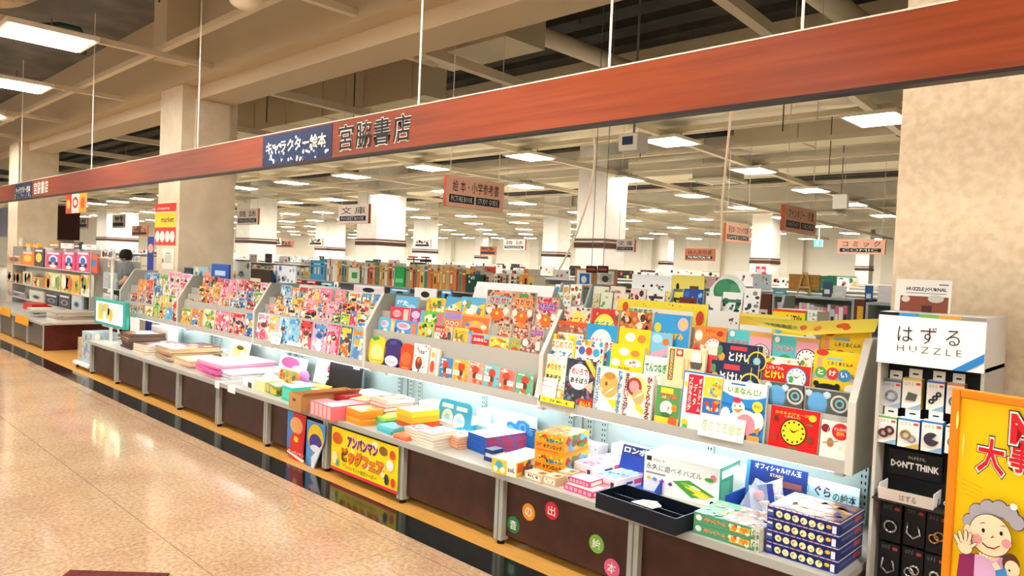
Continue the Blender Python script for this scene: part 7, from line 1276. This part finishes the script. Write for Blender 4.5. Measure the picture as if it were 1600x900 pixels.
B5 = [(868, 444, 890, 2, '#f4efe2', ['#3a9ac0', '#e8a84c'], 'white'), (892, 444, 910, 2, '#f6f2e4', ['#c8342c', '#7aa84c'], 'white mushroom'), (868, 456, 880, 1, '#dce8c8', ['#3a8a4c', '#f4f0e0'], 'pale green'), (881, 458, 894, 1, '#f2ead8', ['#58a0d0', '#e8b04c'], 'cream animal'), (928, 447, 952, 2, '#e4dcc4', ['#8a9a6c', '#c8a87c'], 'sketchy tan'), (954, 447, 978, 2, '#e8dccb', ['#b89a7c', '#8a7a6c'], 'grey-brown'), (928, 458, 938, 1, '#d8c8a4', ['#8a6a3c', '#b89a5c'], 'khaki'), (940, 456, 958, 1, '#dce4c4', ['#6a9a5c', '#d8b46c'], 'leafy'), (960, 458, 982, 1, '#f0dcc8', ['#d8705c', '#f0c0a0'], 'peach'), (986, 450, 1010, 2, '#e8d4c8', ['#a82c34', '#3a302c'], 'red-edged white'), (1012, 453, 1040, 2, '#f0ece0', ['#3a302c', '#8a7a5c'], 'pale lettered'), (1043, 455, 1068, 2, '#e8d84c', ['#3a3020', '#f4f0c0'], 'yellow lettered'), (1069, 451, 1100, 2, '#1f4a9c', ['#2a68c0', '#8ac0e0'], 'deep blue'), (1062, 464, 1090, 1, '#6a2420', ['#4a1a18', '#a84a3c'], 'dark red'), (1104, 462, 1128, 1, '#f2eee2', ['#1c1c20', '#3a5a9c'], 'white with black whale'), (1130, 456, 1162, 2, '#f0f2ee', ['#3a7a5c', '#2a2a2c'], 'white lettered'), (1164, 450, 1190, 2, '#f4f2ec', ['#8a8a88', '#3a3a3c'], 'plain white')]
for i, (x0, y0, x1, row, bg, cs, nm) in enumerate(B5):
    r5(x0, y0, x1, row, bg, [('b', 10, i, cs, .1, .1, .9, .85, .13)] + ([('r', .1, .6, .9, .72, cs[0])] if 'letter' in nm else []), '%s picture book on the pale rack behind the nearest rack' % nm)
zz = 1.2205
for (x0, y0, x1, c, sp, lab, zs) in [(1051, 429, 1101, '#f2e070', [('e', .18, .4, .1, .22, '#d8442c'), ('e', .18, .68, .05, .1, '#2a2018'), ('r', .56, .62, .84, .72, '#5a4a2c'), ('r', .46, .3, .94, .4, '#5a4a2c')], 'yellow card with a red crouching figure above the pale rack', zz), (988, 428, 1050, '#f4f4f0', [('b', 16, 5, ['#3a8a5c', '#d84a4c', '#2a2a2c'], .3, .2, .95, .8, .03)], 'white lettered pop board above the pale rack', zz)]:
    stand_card(x0, y0, x1, 460, Y5 + .26, c, sp, lab, zs=zs, cat='card')
# tree-shaped card
p = on(1, Y5 + .24, 1108, 460); X1 = x_at(1168, Y5 + .24, 1.35); W = X1 - p[0]; H = on(1, Y5 + .24, 1108, 428)[2] - zz
mb = MB(); pr = [(0, 0), (W, 0)] + [(W / 2 + W * (.5 + .03 * math.sin(5 * q)) * math.cos(q), H * .4 + H * .6 * math.sin(q)) for q in [i * math.pi / 16 for i in range(17)]]
mb.slab(pr, lambda u, v, d: (u, d, v), 0, .01, M('#eef2ea', .5)); paint(mb, [('e', .45, .6, .34, .3, '#3f8a5c'), ('e', .6, .55, .22, .24, '#58a474'), ('e', .36, .68, .2, .2, '#4a9668'), ('e', .9, .3, .07, .12, '#c8342c'), ('e', .36, .1, .28, .1, '#a85a2c')], front(0, 0, 0), W, H)
tag(mb.build('tree_card', None, (p[0], Y5 + .24, zz)), 'domed white card with a green tree above the pale rack', 'card')
# grey bookcase at the right with boards and the easel on top
Y7 = 6.2; x0, x1 = x_at(1206, Y7, 1.3), x_at(1334, Y7, 1.3); zt7 = on(1, Y7, 1268, 463)[2]
bookcase(x0, x1, Y7, .3, zt7, [.3, .65, zt7 - .30, zt7], 'grey-green bookcase of pale comics under the cork board', M('#a8b4b0', .45))
bookcase(x_at(1352, Y7, 1.3), x_at(1410, Y7, 1.3), Y7, .3, zt7 - .02, [.3, .65, zt7 - .30, zt7 - .02], 'grey bookcase of white books beside the big pillar', M('#a8b4b0', .45))
for i, (pa, pb, lab) in enumerate([(1170, 1205, 'brown shelf end board left of the grey-green bookcase'), (1334, 1351, 'brown shelf end board with a yellow notice beside the big pillar')]):
    mb = MB(); xa, xb = x_at(pa, Y7, 1.3), x_at(pb, Y7, 1.3); mb.box(0, xb - xa - .003, 0, .3, 0, zt7 - .0, M('#6a3a2c', .5)); paint(mb, [('r', .5, .76, .85, .9, '#e8e0d0'), ('r', .58, .78, .76, .88, '#6a4a3c')] if i == 0 else [('r', .3, .82, .85, .96, '#e8b83c')], front(0, 0, 0), xb - xa, zt7); tag(mb.build('end_board', None, (xa, Y7, 0)), lab, 'board')
xx = x0 + .03; i = 0; rr = random.Random(5)
while xx < x1 - .08:
    wd = .024 + .016 * rr.random(); hh = .2 + .04 * rr.random(); c = rr.choice(['#e8dce0', '#f2e6d4', '#e8a8b8', '#f4f0ea', '#d8c8a0', '#f0d87c', '#c8d8e0', '#e86a8c'])
    mb = MB(); mb.box(0, wd - .003, 0, .15, 0, hh, M('#efe8d8', .6), front=M(c, .4)); paint(mb, [('r', .15, .3, .85, .7, rr.choice(['#f8f4ec', '#d84a5c', '#3a3a44', c]))], front(0, 0, 0), wd - .003, hh)
    tag(mb.build('comic_book', None, (xx, Y7 + .04, zt7 - .2995)), 'pale slim comic, %s from the left in the grey-green bookcase' % (ORD[i] if i < 30 else 'number %d' % (i + 1)), 'book', 'comics in the grey-green bookcase'); xx += wd; i += 1
# cork board on an easel
p = on(1, Y7 + .15, 1257, 463); t = empty('cork_board', (p[0], Y7 + .15, zt7 + .0005), 'brown cork board on a small wooden easel on the grey-green bookcase', 'board')
a = on(1, Y7 + .15, 1233, 428); X1 = x_at(1281, Y7 + .15, a[2]); c = on(1, Y7 + .15, 1233, 452)
b = MB(); b.box(a[0] - p[0], X1 - p[0], 0, .015, c[2] - zt7, a[2] - zt7, speckle('cork', '#a87838', '#c08c48', 30, .8)); b.build('cork_sheet', t)
EW = M('#d8b878', .6)
for pts in ([(-.06, -.02, 0), (-.015, -.01, .2)], [(.06, -.02, 0), (.015, -.01, .2)], [(0, .09, 0), (0, -.005, .2)], [(-.045, -.018, .07), (.045, -.018, .07)]):
    b = MB(); b.tube(pts, .008, EW, 6); b.build('easel_leg' if pts[0][2] == 0 else 'easel_ledge', t)
for i, (xa, ya, xb, c, lab) in enumerate([(1208, 452, 1228, '#58c0e0', 'aqua card on the grey-green bookcase'), (1286, 440, 1300, '#4a5a7c', 'dark blue card right of the cork board'), (1302, 446, 1322, '#e8e4e0', 'white card at the end of the grey-green bookcase'), (1352, 446, 1364, '#2f6cb0', 'blue arch card left of the big pillar'), (1372, 446, 1394, '#f0eee8', 'white card beside the blue arch card')]):
    stand_card(xa, ya, xb, 463, Y7 + .1, c, [('r', .2, .2, .8, .5, '#f0f0ec')], lab, zs=(zt7 if xa < 1340 else zt7 - .02) + .0005)
# white and yellow sign box between the racks
p0 = on(1, 4.6, 1208, 506); a = on(1, 4.6, 1208, 482); X1 = x_at(1262, 4.6, a[2]); mb = MB(); W, H = X1 - a[0], .16
mb.box(0, W + .06, 0, .2, 0, a[2], M('#efece4', .5)); paint(mb, [('r', 0, 0, 1, 1, '#f4d21c'), ('r', 0, .9, 1, 1, '#d8442c'), T_('創刊!', .36, .34, .84, .8, '#1c1814', .04), ('e', .2, .2, .12, .2, '#58b0d0'), ('r', .94, 0, 1, .9, '#3a9a3c')], front(0, 0, a[2] - H), W, H)
paint(mb, [('b', 20, 3, ['#d86a8c', '#7ab08c', '#e8b85c', '#8aa8d0'], .05, .05, .95, .95, .1)], front(W, 0, a[2] - H), .06, H)
tag(mb.build('display_plinth', None, (a[0], 4.6, 0)), 'white plinth with a yellow new-issue sign behind the clock books', 'plinth')
# red poster on the trimmed pillar
pl = bpy.data.objects.get('pillar_6'); 
pil = [v.co for v in pl.data.vertices]; yy = min(v.y for v in pil) - .012
wallcard('wall_poster', 1181, 416, 1197, 437, yy, '#d8283c', [('r', .1, .2, .9, .45, '#f4e4e0'), ('r', .1, .6, .9, .8, '#f0b0b8'), ('e', .5, .9, .1, .05, '#f6e8e4')], 'red poster on the slim trimmed pillar behind the fantasy sign', 'poster')
# frames on the pale rack line
for i, (xa, ya, xb, yb, lab, c) in enumerate([(899, 419, 928, 448, 'orange-brown framed blue picture behind the second rack', '#2f6cc0'), (930, 420, 964, 446, 'orange-brown framed grey picture behind the second rack', '#d8d4c8')]):
    Yp = 6.6; a = on(1, Yp, xa, ya); X1 = x_at(xb, Yp, a[2]); c2 = on(1, Yp, xa, yb); W = X1 - a[0]; H = a[2] - c2[2]
    t = empty('framed_picture', (a[0], Yp, c2[2]), lab, 'picture'); b = MB(); b.box(0, W, 0, .02, 0, H, M('#b8864c', .5)); b.box(W * .4, W * .6, .03, .05, -c2[2], H * .5, GREYD); b.build('frame', t)
    b = MB(); b.box(W * .12, W * .88, -.004, 0, H * .1, H * .9, M('#f2efe6', .5)); paint(b, [('r', .2, .1, .9, .8, c), ('e', .5, .4, .2, .24, '#dce8f4' if i == 0 else '#5a5448')], front(W * .12, -.004, H * .1), W * .76, H * .8); b.build('print', t)
for i, (xa, xb) in enumerate([(916, 932), (934, 950)]):
    stand_card(xa, 415, xb, 426, 6.4, '#2a1614', [('r', .1, .3, .9, .7, '#a8442c')], '%s dark notice plate hanging over the framed pictures' % ['left', 'right'][i], cat='board')
    o = S.objects[next(n for n in reversed(S.objects.keys()) if n.startswith('shop_card'))]; b = MB(); hh = max(v.co.z for v in o.data.vertices); b.tube([(0, .006, hh - .002), (0, .006, 4.9 - o.location.z)], .004, GREYD, 5); b.build('suspension_wire', o)
# distant rows of white bookcases with pop cards on top
ROWLAB = ['first', 'second', 'third', 'fourth', 'fifth', 'sixth']
POPC = ['#f4f4f0', '#eef2f4', '#f2ede0', '#2a2c2e', '#f4e8e0', '#cfe4ec', '#f0c8c8', '#3a8a6c', '#e8e8e4', '#f2f2ee']
for j, (Y, top, step) in enumerate([(9.0, 1.38, 2.4), (12.0, 1.4, 2.6), (16.0, 1.42, 3.2), (21, 1.44, 4.0), (28, 1.46, 5.0), (36, 1.46, 6.5)]):
    xa, xb = x_at(140 if j else 380, Y, top), min(x_at(1400, Y, top), -1.3); n = max(1, int((xb - xa) / step)); st = (xb - xa) / n
    for i in range(n):
        x0 = xa + i * st; x1 = x0 + st - .05
        if any(o.name.startswith('pillar_') and min(v.co.x for v in o.data.vertices) < x1 and max(v.co.x for v in o.data.vertices) > x0 and min(v.co.y for v in o.data.vertices) < Y + .5 and max(v.co.y for v in o.data.vertices) > Y for o in S.objects if o.type == 'MESH'): continue
        bookcase(x0, x1, Y, .4, top, [.35, .7, 1.05, top], 'white bookcase, %s from the left in the %s row across the shop' % (ORD[i], ROWLAB[j]), WHITE)
        rr = random.Random(j * 50 + i)
        xx = x0 + .06; k = 0
        while j < 2 and xx < x1 - .3:                # face-out books of the upper shelf
            w_ = .14 + .06 * rr.random(); h_ = .22 + .06 * rr.random(); c = rr.choice(['#f0e8dc', '#d8e4ec', '#e8c8b8', '#c8d8b0', '#e0a08c', '#8ab0d0', '#f0d88c', '#b8a8c8'])
            o = cover_obj('book', w_, h_, .03, c, [('e', .5, .4, .3, .2, rr.choice(['#d86a5c', '#5a8ac0', '#4a4a4c', '#e8b04c'])), ('r', .1, .75, .9, .9, rr.choice(['#f8f4ec', '#3a3a3c']))], (xx + w_ / 2, Y + .03, 1.0505), (0, 0, 0))
            tag(o, 'face-out book, %s along in the %s bookcase of the %s row across the shop' % (ORD[k], ORD[i], ROWLAB[j]), 'book', 'face-out books across the shop'); xx += w_ + .03; k += 1
        for q in range(3 if j < 4 else 2):
            w_ = (.25 + .35 * rr.random()) * (1 + j * .12); h_ = .1 + .14 * rr.random(); c = rr.choice(POPC); x = x0 + (.04 + q / 3 * .96) * (x1 - x0 - w_)
            o = cover_obj('pop_card', w_, h_, .02, c, [('b', 6, q + i, ['#2a2a2c', '#d8484c', '#3a8a6c', '#f0c84c'], .1, .2, .9, .8, .06)], (x + w_ / 2, Y + .12 + .08 * q, top + .0005))
            tag(o, 'shop card, %s along on the %s bookcase of the %s row across the shop' % (ORD[q], ORD[i], ROWLAB[j]), 'card', 'shop cards across the shop')
# cards and blue sign on the far left racks' top
for (xa, ya, xb, yb, Y, c, sp, lab) in [(331, 412, 358, 424, 3.66, '#2a58b0', [('r', .2, .3, .8, .6, '#c8d8f0')], 'blue oblong sign over the far left racks'), (302, 416, 330, 430, 3.66, '#9ac0d0', [('b', 8, 1, ['#e8d8a0', '#5a8ab0', '#e8a08c'], .1, .1, .9, .9, .1)], 'pale mixed card left of the blue oblong sign'), (288, 418, 300, 424, 3.66, '#22262c', [('r', .2, .4, .8, .6, '#4a5058')], 'small black card at the left over the far racks')]:
    stand_card(xa, ya, xb, yb, Y, c, sp, lab, zs=1.25, T=.02)
p = on(1, 4.5, 400, 440); mb = MB(); W = .6
mb.box(-1.4, 1.2, 0, .5, 0, 1.2, M('#e8e6de', .5)); tag(mb.build('display_table', None, (p[0], 4.5, 0)), 'white display block behind the fourth rack', 'display table')
for i, (xa, ya, xb, yb, c, sp, lab) in enumerate([(392, 420, 424, 438, '#3a3028', [('r', .0, .0, .5, .3, '#e8d8c8')], 'dark open album on the white display block'), (412, 424, 426, 438, '#2a5a9c', [('e', .5, .5, .3, .3, '#4a80c0')], 'blue pouch on the white display block'), (428, 414, 462, 436, '#e8ecec', [('b', 16, 4, ['#8a90a8', '#c8a8b8', '#5a7a9c'], .05, .1, .95, .9, .06)], 'white patterned card on the white display block'), (365, 408, 390, 436, '#dfe6ea', [('b', 10, 4, ['#e8c83c', '#3a6ab0', '#8a8a88'], .05, .1, .95, .9, .09)], 'pale card with yellow marks on the white display block')]):
    stand_card(xa, ya, xb, yb, 4.55 + .06 * i, c, sp, lab, zs=1.2005, T=.02)
